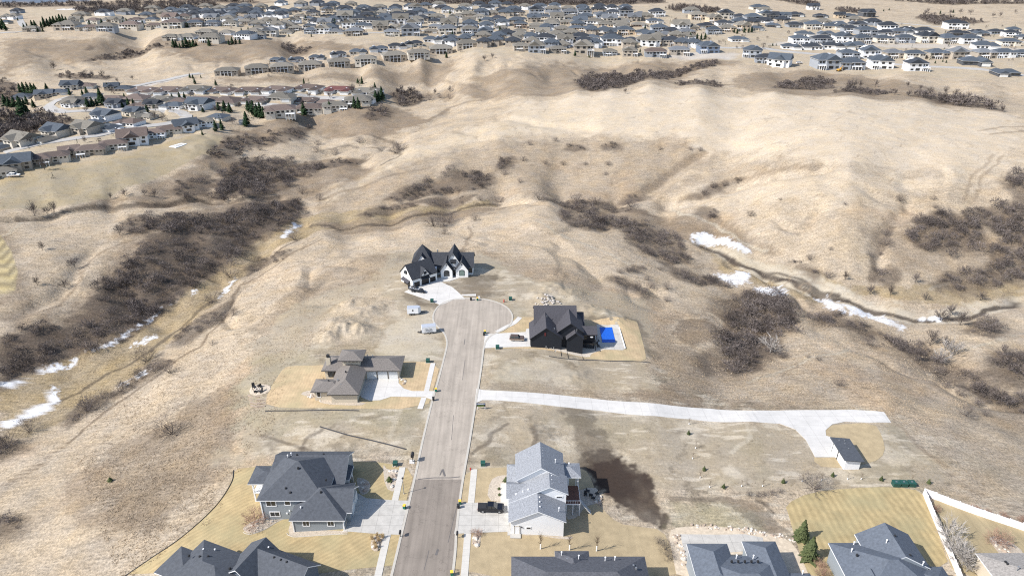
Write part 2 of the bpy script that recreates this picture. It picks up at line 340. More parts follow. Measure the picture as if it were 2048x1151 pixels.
# ---------------------------------------------------------------- ground covers, drawn on the ground plan
def ground_material():
    m = bpy.data.materials.new('prairie ground'); m.use_nodes = True; n = m.node_tree; b = n.nodes['Principled BSDF']
    b.inputs['Roughness'].default_value = 1; b.inputs['Specular IOR Level'].default_value = .1
    at = n.nodes.new('ShaderNodeAttribute'); at.attribute_name = 'cover'
    tf = n.nodes.new('ShaderNodeAttribute'); tf.attribute_name = 'tuft'
    tc = n.nodes.new('ShaderNodeTexCoord')
    def noise(sc, det, r=.6, st=None):
        z = n.nodes.new('ShaderNodeTexNoise'); z.inputs['Scale'].default_value = sc; z.inputs['Detail'].default_value = det; z.inputs['Roughness'].default_value = r
        if st:
            mp = n.nodes.new('ShaderNodeMapping'); mp.inputs['Scale'].default_value = st; mp.inputs['Rotation'].default_value = (0, 0, R(25))
            n.links.new(tc.outputs['Object'], mp.inputs[0]); n.links.new(mp.outputs[0], z.inputs['Vector'])
        else: n.links.new(tc.outputs['Object'], z.inputs['Vector'])
        return z.outputs[0]
    def mr(a, lo, hi, o0, o1):
        q = n.nodes.new('ShaderNodeMapRange'); n.links.new(a, q.inputs[0])
        for i, v in enumerate((lo, hi, o0, o1)):
            if isinstance(v, float) or isinstance(v, int): q.inputs[1+i].default_value = v
            else: n.links.new(v, q.inputs[1+i])
        return q.outputs[0]
    def mth(op, a, c):
        q = n.nodes.new('ShaderNodeMath'); q.operation = op
        for i, v in enumerate((a, c)):
            if isinstance(v, (float, int)): q.inputs[i].default_value = v
            else: n.links.new(v, q.inputs[i])
        return q.outputs[0]
    fine = noise(1.5, 4, .75); fine2 = noise(.4, 5, .7, (.45, 2.6, 1)); mid = noise(.06, 5, .6)
    a = mth('MULTIPLY', mr(fine, .34, .66, .64, 1.26), mr(fine2, .3, .7, .76, 1.20))
    a = mth('MULTIPLY', a, mr(mid, .3, .7, .88, 1.10))
    t = tf.outputs['Fac']
    a = mth('ADD', mth('MULTIPLY', mth('SUBTRACT', a, 1.0), t), 1.0)
    mx = n.nodes.new('ShaderNodeMix'); mx.data_type = 'RGBA'; mx.blend_type = 'MULTIPLY'; mx.inputs[0].default_value = 1
    n.links.new(at.outputs['Color'], mx.inputs[6]); n.links.new(a, mx.inputs[7])
    hs = n.nodes.new('ShaderNodeHueSaturation'); n.links.new(mx.outputs[2], hs.inputs['Color'])
    n.links.new(mr(noise(.12, 4), .3, .7, .85, 1.15), hs.inputs['Saturation'])
    n.links.new(hs.outputs[0], b.inputs['Base Color'])
    bp = n.nodes.new('ShaderNodeBump'); bp.inputs['Distance'].default_value = .55; n.links.new(mth('MULTIPLY', t, .9), bp.inputs['Strength'])
    n.links.new(mth('ADD', mth('MULTIPLY', fine, .6), fine2), bp.inputs['Height']); n.links.new(bp.outputs[0], b.inputs['Normal'])
    return m
mat_ground = ground_material()
# colour, edge softness m, edge wobble m, strength, tuft, photo outline
COVER = [
 (PAVE, 12, 8, .35, .6, '0 25 120 38 160 60 380 62 640 70 1000 110 1380 122 1600 140 2048 165 2048 50 1700 35 1400 15 1000 8 600 5 300 12'),
 (LAWN, 10, 6, .45, .6, '0 25 120 38 160 60 380 62 640 70 1000 110 1380 122 1600 140 2048 165 2048 50 1700 35 1400 15 1000 8 600 5 300 12'),
 (BROWN, 30, 20, .8, 1, '0 -5 250 2 500 -2 560 4 480 10 300 9 150 14 0 12'),
 (BROWN, 14, 12, .85, 1, '0 78 180 80 330 72 470 68 600 84 700 88 740 100 640 102 560 112 470 128 400 122 330 108 250 100 190 128 90 118 0 160'),
 (BROWN, 8, 8, .7, 1, '430 158 560 152 740 140 850 124 910 118 920 140 870 170 760 160 600 162 450 170'),
 (BROWN, 12, 12, .75, 1, '850 190 930 165 1010 140 1120 128 1300 122 1420 116 1480 125 1400 140 1340 165 1250 170 1180 185 1050 192 960 200'),
 (BROWN, 8, 8, .8, 1, '1480 150 1600 140 1720 150 1820 165 1950 195 2010 222 1900 212 1700 192 1550 184 1470 172'),
 (BROWN, 9, 12, .38, 1, '800 420 640 440 610 410 700 352 830 318 960 300 1060 278 1200 262 1330 270 1450 300 1400 340 1330 385 1220 398 1080 388 980 392'),
 (BROWN, 8, 8, .3, 1, '1200 400 1340 408 1420 370 1560 340 1680 328 1600 322 1500 322 1400 350 1330 380'),
 (BROWN, 8, 6, .9, 1, '400 300 470 260 620 230 800 215 860 240 780 270 660 280 600 250 560 300 700 320 760 335 640 385 560 410 440 405 420 330'),
 (STRAW, 5, 5, .9, 1, '450 300 560 270 640 275 760 290 780 310 640 320 560 345 500 330'),
 (BROWN, 8, 6, .8, 1, '210 400 280 380 420 310 450 330 420 400 600 400 620 440 400 420 250 420'),
 (FIELD, 1.2, .8, 1, .4, '0 330 180 330 330 285 400 265 446 272 434 302 300 362 205 398 150 410 0 418'),
 (LAWN, 3, 3, .6, .4, '0 345 190 316 340 280 380 275 300 308 180 332 60 352 0 368'),
 (PAVE, 6, 3, .55, .6, '0 300 0 340 180 320 430 260 440 235 560 205 760 190 720 175 620 172 350 178 60 195 100 230 30 270'),
 (LAWN, 6, 3, .6, .6, '0 300 0 340 180 320 430 260 440 235 560 205 760 190 720 175 620 172 350 178 60 195 100 230 30 270'),
 (BROWN, 8, 5, .7, 1, '0 300 60 270 150 255 130 240 60 240 30 200 60 180 0 160'),
 (BROWN, 5, 5, .75, 1, '0 435 60 520 160 480 260 440 450 410 620 405 630 440 520 490 380 580 260 680 120 730 0 780'),
 (STRAW, 8, 8, .8, 1, '10 430 200 415 260 440 220 520 160 600 60 640 35 560 40 520'),
 (FLOOR, 5, 5, .85, 1, '0 770 0 670 130 660 220 560 300 470 400 440 500 400 600 400 590 440 540 480 460 520 380 590 270 680 180 720 90 740'),
 (BROWN, 4, 6, .6, 1, '470 900 440 960 380 980 300 1060 180 1040 120 960 220 900 330 840 400 800 470 760'),
 (BROWN, 4, 4, .5, 1, '560 590 700 520 820 500 760 560 640 620 520 690 500 660'),
 (BROWN, 6, 6, .45, 1, '960 500 1080 520 1180 560 1300 610 1280 650 1100 600 980 560'),
 (REED, 2.5, 2.5, 1, 1, '0 775 120 722 270 652 400 562 500 492 590 436 640 426 860 412 980 402 990 412 860 436 700 462 620 470 540 510 440 596 370 655 290 725 180 815 60 872 0 885'),
 (BROWN, 3, 3, .8, 1, '640 446 760 440 900 424 1060 408 1200 412 1300 430 1400 455 1500 500 1400 490 1300 460 1180 420 1040 420 900 444 760 462 680 468'),
 (REED, 3, 3, .8, 1, '1400 495 1440 478 1500 510 1580 550 1680 600 1640 612 1540 575 1450 545'),
 (REED, 2.5, 3, .9, .8, '1530 522 1640 545 1700 570 1780 572 2048 560 2048 600 1900 608 1800 590 1700 590 1600 560'),
 (MARL, 3, 3, .8, .3, '1400 480 1560 530 1720 590 1840 628 1960 612 2048 590 2048 605 1960 640 1860 650 1720 630 1560 570 1460 535'),
 (BROWN, 5, 4, .8, 1, '1300 430 1420 430 1530 490 1560 505 1500 505 1400 470'),
 (BROWN, 7, 5, .5, 1, '1290 650 1400 615 1450 570 1560 590 1600 640 1580 690 1480 770 1380 800 1200 795 1290 765'),
 (FLOOR, 4, 4, .6, 1, '1430 600 1520 580 1600 610 1570 680 1500 740 1420 745 1390 720 1460 680'),
 (STRAW, 3, 2, .8, 1, '1340 650 1370 630 1420 632 1448 665 1430 690 1400 700 1350 690'),
 (BROWN, 2, 2, .9, 1, '1350 655 1375 636 1415 638 1436 660 1420 690 1385 695 1355 680'),
 (BROWN, 10, 6, .5, 1, '1620 600 1700 640 1850 690 1960 720 2048 690 2048 850 1960 800 1860 750 1740 700 1640 660 1590 640'),
 (BROWN, 10, 6, .5, 1, '1740 480 1800 440 1900 420 2048 400 2048 560 1900 560 1780 540'),
 (BROWN, 5, 4, .6, 1, '1200 790 1280 770 1420 790 1600 810 1560 830 1400 820 1260 805'),
 (BROWN, 6, 5, .55, 1, '1820 820 2048 900 2048 1000 1960 980 1860 890'),
 # building land
 (SOIL, 3, 3, .95, .38, '500 690 590 615 680 575 760 560 790 500 960 508 1060 560 1290 600 1300 640 1290 725 1200 720 960 725 950 800 870 800 860 895 480 905 470 880 490 790'),
 (SOIL, 4, 3, .92, .42, '935 800 955 715 1290 720 1300 770 1160 790 1240 820 1560 845 1700 850 1800 850 1900 950 1840 975 1500 985 1320 990 1200 1000 920 1000'),
 (SOIL, 4, 3, .8, .45, '440 905 860 870 840 915 700 915 500 910 470 940'),
 (GREENISH, 5, 4, .25, .6, '480 780 520 720 640 690 860 690 860 720 600 730 540 780 520 810 860 810 850 850 480 860'),
 (STRAW, 3, 3, .6, 1, '610 690 640 640 690 600 740 570 800 600 760 660 680 690'),
 (BROWN, 3, 3, .45, 1, '620 700 740 680 800 650 820 690 700 705 640 720'),
 (MARL, 4, 3, .8, .3, '790 640 850 610 870 640 870 700 820 720 760 700'),
 (MARL, 3, 3, .6, .3, '980 740 1080 720 1160 750 1130 775 1000 770'),
 (BROWN, 3, 2, .5, .8, '960 780 980 760 1180 775 1280 790 1400 805 1200 795'),
 (WET, 2, 2, .45, .4, '1120 800 1170 800 1210 860 1230 940 1160 940 1140 860'),
 (WET, 2.5, 2, .5, .3, '885 568 960 545 1000 548 990 575 1010 590 950 598 920 585'),
 (WET, 2, 2, .4, .3, '800 583 870 600 912 622 880 622 830 612'),
 (WET, 2, 2, .45, .4, '1150 630 1280 640 1310 720 1290 700 1270 645 1160 642'),
 (WET, 2, 2.2, 1, .35, '1185 925 1240 930 1290 945 1330 985 1333 1000 1345 1048 1275 1050 1230 1012 1190 970'),
 (WET, 2, 2, .7, .35, '1160 900 1210 900 1240 940 1240 990 1200 1000 1185 960'),
 (GREENISH, 4, 3, .5, .5, '1335 1000 1450 1002 1500 1030 1530 1058 1345 1050'),
 (WET, 1, 1, .5, .4, '1330 990 1450 988 1520 1012 1580 1062 1540 1066 1490 1030 1440 1004 1340 1004'),
 (STRAW, 4, 3, .5, 1, '1730 850 1790 830 1840 900 1960 1000 2048 1030 2048 900 1850 800'),
 # bright crest of the bare hill
 ((.49,.41,.31), 14, 10, .9, .55, '1030 208 1220 182 1300 168 1700 192 2048 230 2048 345 1700 330 1560 312 1340 270 1150 270 1010 262'),
 ((.475,.395,.29), 10, 8, .6, .6, '660 400 760 345 900 295 1080 262 1250 250 1180 210 1000 240 900 270 780 320'),
 ((.48,.40,.30), 10, 8, .6, .6, '1340 405 1460 365 1620 340 1760 345 2048 350 2048 380 1800 380 1700 420 1560 400 1400 430'),
 ((.475,.385,.28), 6, 5, .6, .9, '660 480 820 455 900 450 1060 400 1130 400 1160 440 1300 540 1200 560 1000 500 840 490 700 520 600 560 520 640'),
 ((.475,.385,.28), 6, 5, .45, .9, '560 500 680 480 620 560 560 600 440 690 340 800 200 870 130 900 240 830 330 760 400 680'),
 (PAVE, 10, 4, .7, .4, '1330 100 1480 108 1460 120 1340 116'),
 (PAVE, 12, 6, .6, .5, '1540 90 1700 92 1900 96 2048 112 2048 98 1880 88 1700 86 1560 84'),
]
SNOWS = ['0 768 46 757 50 763 0 776', '76 742 100 731 140 725 163 728 130 742 95 748', '140 724 150 714 158 716 150 726', '178 700 205 688 244 674 246 680 215 696 190 701', '244 672 270 652 312 627 314 630 275 658 248 676', '260 690 280 680 312 670 314 675 290 688 262 694',
 '312 616 344 606 345 609 314 620', '372 592 380 582 394 576 396 581 382 593', '435 598 452 575 470 557 472 560 455 580', '558 475 566 464 580 458 590 447 600 452 582 466 572 477',
 '0 846 40 826 90 800 108 776 122 783 116 806 70 836 0 862', '90 764 110 766 124 780 108 780 92 770', '232 770 250 764 262 763 258 770 236 777', '272 752 285 745 288 749 276 757', '1385 470 1410 462 1460 478 1510 505 1490 508 1440 490 1390 486',
 '1425 546 1460 548 1500 545 1498 562 1470 574 1440 560', '1510 575 1560 572 1578 580 1565 592 1530 590', '1620 590 1660 592 1695 612 1690 625 1650 615',
 '1690 608 1740 625 1790 640 1815 655 1800 660 1740 640 1700 628', '1835 632 1880 632 1885 642 1840 645', '110 19 240 17 242 18.5 112 20.5']
# narrow marks: colour, half width m, strength, photo line
LINES = [
 (BROWN, 2.6, .75, '1248 403 1290 386 1322 362 1352 336 1405 306'), (BROWN, 1.8, .65, '1360 398 1400 388 1430 375 1460 362 1510 350 1575 339 1640 330'), (FLOOR, 1.6, .6, '1740 560 1750 520 1765 485 1780 455'),
 (BROWN, 2.0, .6, '640 400 700 380 780 350 860 335'), (BROWN, 1.5, .6, '1000 200 1060 190 1120 186'), (FLOOR, 1.2, .7, '800 300 790 285 740 270'), (MARL, .8, .6, '10 470 60 440 150 425'), (BROWN, .5, .7, '1660 640 1700 650 1740 670'),
 (DARK, 1.0, .9, '1395 490 1430 505 1480 530 1540 550 1600 580 1660 600 1740 625 1830 645 1930 640 2040 605'),
 (DARK, .8, .8, '1440 510 1500 535 1560 545 1600 560 1680 592'), (DARK, 1.3, .8, '1560 560 1640 590 1700 605'),
 (DARK, 1.3, .7, '30 440 120 430 210 415 300 412 400 400 470 402 560 395'), (DARK, .8, .7, '620 452 680 458 760 452 900 428 1000 412'),
 (DARK, .8, .6, '20 860 120 800 200 760 300 700 380 640 470 560 600 480'),
 (DARK, .6, .6, '640 300 700 292 780 300 800 310 760 330'), (BROWN, 1.5, .8, '700 272 780 262 850 245 900 215 1000 190'),
 (BROWN, .45, .9, '0 975 80 930 140 880 215 820 330 740 400 690 440 650 470 590 480 570 560 525 640 480'),
 (BROWN, .4, .7, '20 960 120 895 180 850 225 815'), (BROWN, .6, .7, '160 540 210 500 270 480 290 470'), (BROWN, .6, .7, '20 640 120 610 160 560 170 540'),
 (MARL, .7, .8, '1340 412 1360 430 1430 450 1480 480 1530 500'), (MARL, .6, .7, '1070 440 1130 475 1200 500 1260 530'), (STRAW, 1.0, .9, '1390 698 1420 690 1445 665 1440 640 1420 628'),
 (BROWN, .5, .7, '925 505 935 480 945 462 940 452'), (MARL, .6, .6, '1490 765 1560 740 1620 720 1700 700'), (MARL, .6, .6, '1860 580 1900 560 2040 530'),
 (MARL, .7, .6, '1940 700 1980 685 2048 665'), (BROWN, .8, .6, '1960 262 1990 255 2048 252'), (BROWN, .8, .6, '1985 268 2048 262'), (BROWN, .5, .5, '1930 400 1945 350 1990 310'), (BROWN, .5, .5, '1950 400 1965 350 2010 310'),
 (BROWN, 1.0, .6, '860 150 900 165 960 180 1010 178'), (WET, .6, .5, '1060 855 1065 885 1055 930'), (WET, .5, .5, '1010 850 980 870 950 905'), (BROWN, .5, .6, '1800 855 1850 900 1940 980 2048 1020'),
 (WET, .45, .45, '520 870 580 890 640 905'), (WET, .5, .5, '640 860 610 880 600 905'), (MARL, .8, .5, '830 720 800 800 780 870'), (MARL, .5, .5, '1050 560 1130 590 1160 600 1100 612'),
 (MARL, .5, .6, '1500 842 1502 870 1460 900'), (PAVE, 2.5, .9, '250 178 300 170 350 158 400 148'), (DARK, .5, .6, '1510 1000 1540 1012 1555 1030')]
def _pp(s): v = [float(t) for t in s.split()]; return list(zip(v[::2], v[1::2]))
def make_ground():
    k = []
    for d in np.linspace(R(62), R(50), 60): k.append(CAMH/math.tan(d))
    for d in np.linspace(R(49.9), R(4.6), 760): k.append(CAMH/math.tan(d))
    ys = np.array([10, 25, 40, 52]+k+list(np.geomspace(1480, 7000, 40)))
    ss = np.concatenate([np.linspace(-1.6, -.80, 50), np.linspace(-.797, .797, 860), np.linspace(.80, 1.6, 50)])
    X = ys[:, None]*ss[None, :]*(1+0*ys[:, None]); Y = np.repeat(ys[:, None], len(ss), 1)
    X = np.where(Y < 90, ss[None, :]*90, X)
    x = X.ravel(); y = Y.ravel(); z = smoothH(x, y)+rough(x, y)
    col = np.tile(np.array(STRAW), (len(x), 1)); tuft = np.ones(len(x))
    n1 = fbm(x, y, 45, 5, 41, .6); n2 = fbm(x, y*1.0, 11, 4, 47, .6); n3 = fbm(x, y, 3.0, 3, 49)
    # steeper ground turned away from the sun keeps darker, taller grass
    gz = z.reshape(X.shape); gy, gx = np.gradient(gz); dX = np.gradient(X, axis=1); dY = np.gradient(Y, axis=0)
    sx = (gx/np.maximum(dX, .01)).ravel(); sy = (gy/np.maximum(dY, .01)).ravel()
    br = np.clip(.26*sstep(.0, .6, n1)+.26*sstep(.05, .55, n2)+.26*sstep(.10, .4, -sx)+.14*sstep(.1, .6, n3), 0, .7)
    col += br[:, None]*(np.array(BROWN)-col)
    rd = (.22*sstep(.1, .6, fbm(x, y, 20, 4, 60)))*sstep(520, 300, y); col += rd[:, None]*(np.array((.42, .27, .155))-col)
    wx = fbm(x, y, 9, 4, 71, .62); wx2 = fbm(x, y, 2.2, 3, 72, .7)
    def put(c, a, tf=None):
        nonlocal col, tuft
        col += a[:, None]*(np.array(c)-col)
        if tf is not None: tuft += a*(tf-tuft)
    nlot = 0
    for c, feather, wob, st, tf, s in COVER:
        nlot += 1
        if c == STRAW and s.startswith('610 690'):       # mottled building land
            ins = sstep(2, -4, poly_sd(x, y, LOTS))*(y > 95)
            put((.46, .40, .31), ins*.75*sstep(.05, .45, fbm(x, y, 7, 4, 101, .6))); put((.20, .165, .12), ins*.65*sstep(.15, .5, fbm(x+3*wx, y, 4.5, 4, 102, .65)))
            put((.24, .215, .15), ins*.3*sstep(.1, .5, fbm(x, y, 15, 4, 103))); put((.5, .44, .35), ins*.6*sstep(.25, .5, fbm(x*.3+y*.1, y*1.2, 1.8, 3, 104)))
        P = [G(max(-200, a), b)[:2] for a, b in _pp(s)]; far = max(1, P[0][1]/300)
        A = np.array(P); pad = feather*3+wob*2
        sel = (x > A[:, 0].min()-pad) & (x < A[:, 0].max()+pad) & (y > A[:, 1].min()-pad) & (y < A[:, 1].max()+pad)
        d = poly_sd(x[sel], y[sel], P)+wx[sel]*wob*1.6+wx2[sel]*min(wob, 2)
        a = np.zeros(len(x)); a[sel] = st*sstep(feather*.5, -feather*.5, d)
        a *= np.clip(1+.35*n2*(1 if wob > 2 else .3), 0, 1.2); put(c, np.clip(a, 0, 1), tf)
    for c, hw, st, s in LINES:
        P = [G(a, b)[:2] for a, b in _pp(s)]; A = np.array(P); pad = 8
        sel = (x > A[:, 0].min()-pad) & (x < A[:, 0].max()+pad) & (y > A[:, 1].min()-pad) & (y < A[:, 1].max()+pad)
        dd = line_d(x[sel]+wx[sel]*2.2+wx2[sel]*.3, y[sel]+fbm(x[sel], y[sel], 9, 3, 90)*2.2, P)
        a = np.zeros(len(x)); cell = np.maximum(.5, y[sel]/400)
        a[sel] = st*sstep(hw+cell, hw*.5, dd); put(c, np.clip(a, 0, 1))
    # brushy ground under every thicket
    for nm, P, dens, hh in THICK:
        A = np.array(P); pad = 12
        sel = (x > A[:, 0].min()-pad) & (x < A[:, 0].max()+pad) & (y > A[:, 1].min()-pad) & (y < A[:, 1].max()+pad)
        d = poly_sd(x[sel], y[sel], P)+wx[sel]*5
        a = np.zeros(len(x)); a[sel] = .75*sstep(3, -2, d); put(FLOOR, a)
    er = fbm(x+wx*4, y, 34, 3, 140); put(BROWN, .5*sstep(.016, .002, np.abs(er))*sstep(0, 6, poly_sd(x, y, LOTS))*sstep(-.2, .2, n2)*sstep(700, 500, y))
    er = fbm(x, y*.8, 17, 3, 141); put((.16, .125, .095), .5*sstep(.02, .0, np.abs(er))*sstep(0, 6, poly_sd(x, y, LOTS))*sstep(0, .3, n1)*sstep(500, 400, y))
    P = [tuple(G(a, b)[:2]) for a, b in _pp('0 -6 178 -6 180 3 110 6 0 7')]; put((.12, .16, .22), .9*sstep(5, -5, poly_sd(x, y, P)))
    for s in SNOWS:
        P = [G(a, b)[:2] for a, b in _pp(s)]; A = np.array(P); pad = 8
        sel = (x > A[:, 0].min()-pad) & (x < A[:, 0].max()+pad) & (y > A[:, 1].min()-pad) & (y < A[:, 1].max()+pad)
        d = poly_sd(x[sel], y[sel], P)+wx[sel]*2.2+wx2[sel]*2.0+fbm(x[sel], y[sel], .9, 2, 73)*1.5
        a = np.zeros(len(x)); a[sel] = sstep(1.0, -.9, d+.6*(y[sel] < 300))*(.82+.18*sstep(-.3, .2, fbm(x[sel], y[sel], 1.6, 3, 74))); put(SNOW, a, .25); put((.40, .37, .32), a*.55*sstep(.1, .45, fbm(x, y, 4, 3, 75)))
    # mown strips in the left meadow corner
    P = [G(a, b)[:2] for a, b in _pp('0 470 22 500 36 545 30 580 0 592 -60 600 -60 470')]
    d = poly_sd(x, y, P); a = sstep(.4, -.4, d); st = .5+.5*np.sin((x+.25*y)*2*math.pi/4.2); put((.25, .205, .12), a*.85, .5); put((.47, .385, .22), a*.85*st)
    nr, nc = X.shape; idx = np.arange(nr*nc).reshape(nr, nc)
    q = np.stack([idx[:-1, :-1], idx[:-1, 1:], idx[1:, 1:], idx[1:, :-1]], -1).reshape(-1, 4)
    me = bpy.data.meshes.new('ground'); me.vertices.add(len(x)); me.vertices.foreach_set('co', np.stack([x, y, z], 1).ravel())
    me.loops.add(q.size); me.loops.foreach_set('vertex_index', q.ravel()); me.polygons.add(len(q))
    me.polygons.foreach_set('loop_start', np.arange(0, q.size, 4)); me.polygons.foreach_set('use_smooth', np.ones(len(q), bool)); me.update(calc_edges=True)
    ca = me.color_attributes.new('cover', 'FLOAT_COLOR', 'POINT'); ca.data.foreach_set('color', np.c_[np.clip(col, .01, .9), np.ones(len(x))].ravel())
    ta = me.attributes.new('tuft', 'FLOAT', 'POINT'); ta.data.foreach_set('value', tuft)
    tag(linkmesh('ground', me, mat_ground), kind='structure')

# ---------------------------------------------------------------- thin sheets laid on the ground
def resample(P, d):
    out = []
    for i in range(len(P)):
        a = Vector(P[i][:2]); b = Vector(P[(i+1) % len(P)][:2]); n = max(1, int((b-a).length/d))
        out += [a+(b-a)*k/n for k in range(n)]
    return out
def smooth_loop(P, it=2):
    for _ in range(it):
        q = []
        for i in range(len(P)):
            a, b = Vector(P[i]), Vector(P[(i+1) % len(P)]); q += [a*.75+b*.25, a*.25+b*.75]
        P = q
    return P
def sheet(name, P, m, off=.06, d=2.0, smooth=0, thick=.15, z=None, parent=None, **kw):
    P = [Vector((p[0], p[1])) for p in P]
    if smooth: P = smooth_loop(P, smooth)
    B = resample(P, d); n = len(B)
    A = np.array([tuple(p) for p in B]); x0, y0 = A.min(0); x1, y1 = A.max(0)
    gx, gy = np.meshgrid(np.arange(x0+d*.37, x1, d), np.arange(y0+d*.41, y1, d)); gx = gx.ravel(); gy = gy.ravel()
    s = poly_sd(gx, gy, A) < -d*.35
    V = B+[Vector((a, b)) for a, b in zip(gx[s], gy[s])]
    vs, es, fs, *_ = delaunay_2d_cdt(V, [(i, (i+1) % n) for i in range(n)], [], 1, 1e-4)
    xs = np.array([v[0] for v in vs]); ys = np.array([v[1] for v in vs])
    zs = (H(xs, ys)+off) if z is None else np.full(len(xs), z)
    verts = [(a, b, c) for a, b, c in zip(xs, ys, zs)]; faces = [tuple(f) if _ccw(vs, f) else tuple(f)[::-1] for f in fs]
    cnt = {}
    for f in faces:
        for i in range(len(f)):
            e = (f[i], f[(i+1) % len(f)]); cnt[e] = 1
    for a, b in list(cnt):
        if (b, a) not in cnt:
            k = len(verts); verts += [(*verts[a][:2], verts[a][2]-thick-off), (*verts[b][:2], verts[b][2]-thick-off)]; faces.append((a, k, k+1, b))
    me = bpy.data.meshes.new(name); me.from_pydata(verts, [], faces); me.update()
    o = linkmesh(name, me, m, parent)
    if not kw and not parent: kw = dict(kind='structure')
    return tag(o, **kw)
def _ccw(vs, f):
    a, b, c = vs[f[0]], vs[f[1]], vs[f[2]]
    return (b[0]-a[0])*(c[1]-a[1])-(b[1]-a[1])*(c[0]-a[0]) > 0
def strip(P, w):
    P = [Vector(p[:2]) for p in P]; L = []; Rr = []
    for i, p in enumerate(P):
        t = (P[min(i+1, len(P)-1)]-P[max(i-1, 0)]).normalized(); nrm = Vector((-t.y, t.x))
        L.append(p+nrm*w/2); Rr.append(p-nrm*w/2)
    return L+Rr[::-1]
def g2(s, z=None):
    return [(Vector(W(a, b, z)) if z is not None else G(a, b).to_2d()) for a, b in _pp(s)]
def pathline(pts, d=3):
    """rounded open line through points"""
    P = [Vector(p[:2]) for p in pts]; out = []
    for i in range(len(P)-1):
        p0 = P[max(i-1, 0)]; p1 = P[i]; p2 = P[i+1]; p3 = P[min(i+2, len(P)-1)]; n = max(2, int((p2-p1).length/d))
        for k in range(n):
            t = k/n; out.append(.5*((2*p1)+(p2-p0)*t+(2*p0-5*p1+4*p2-p3)*t*t+(3*p1-p0-3*p2+p3)*t**3))
    return out+[P[-1]]
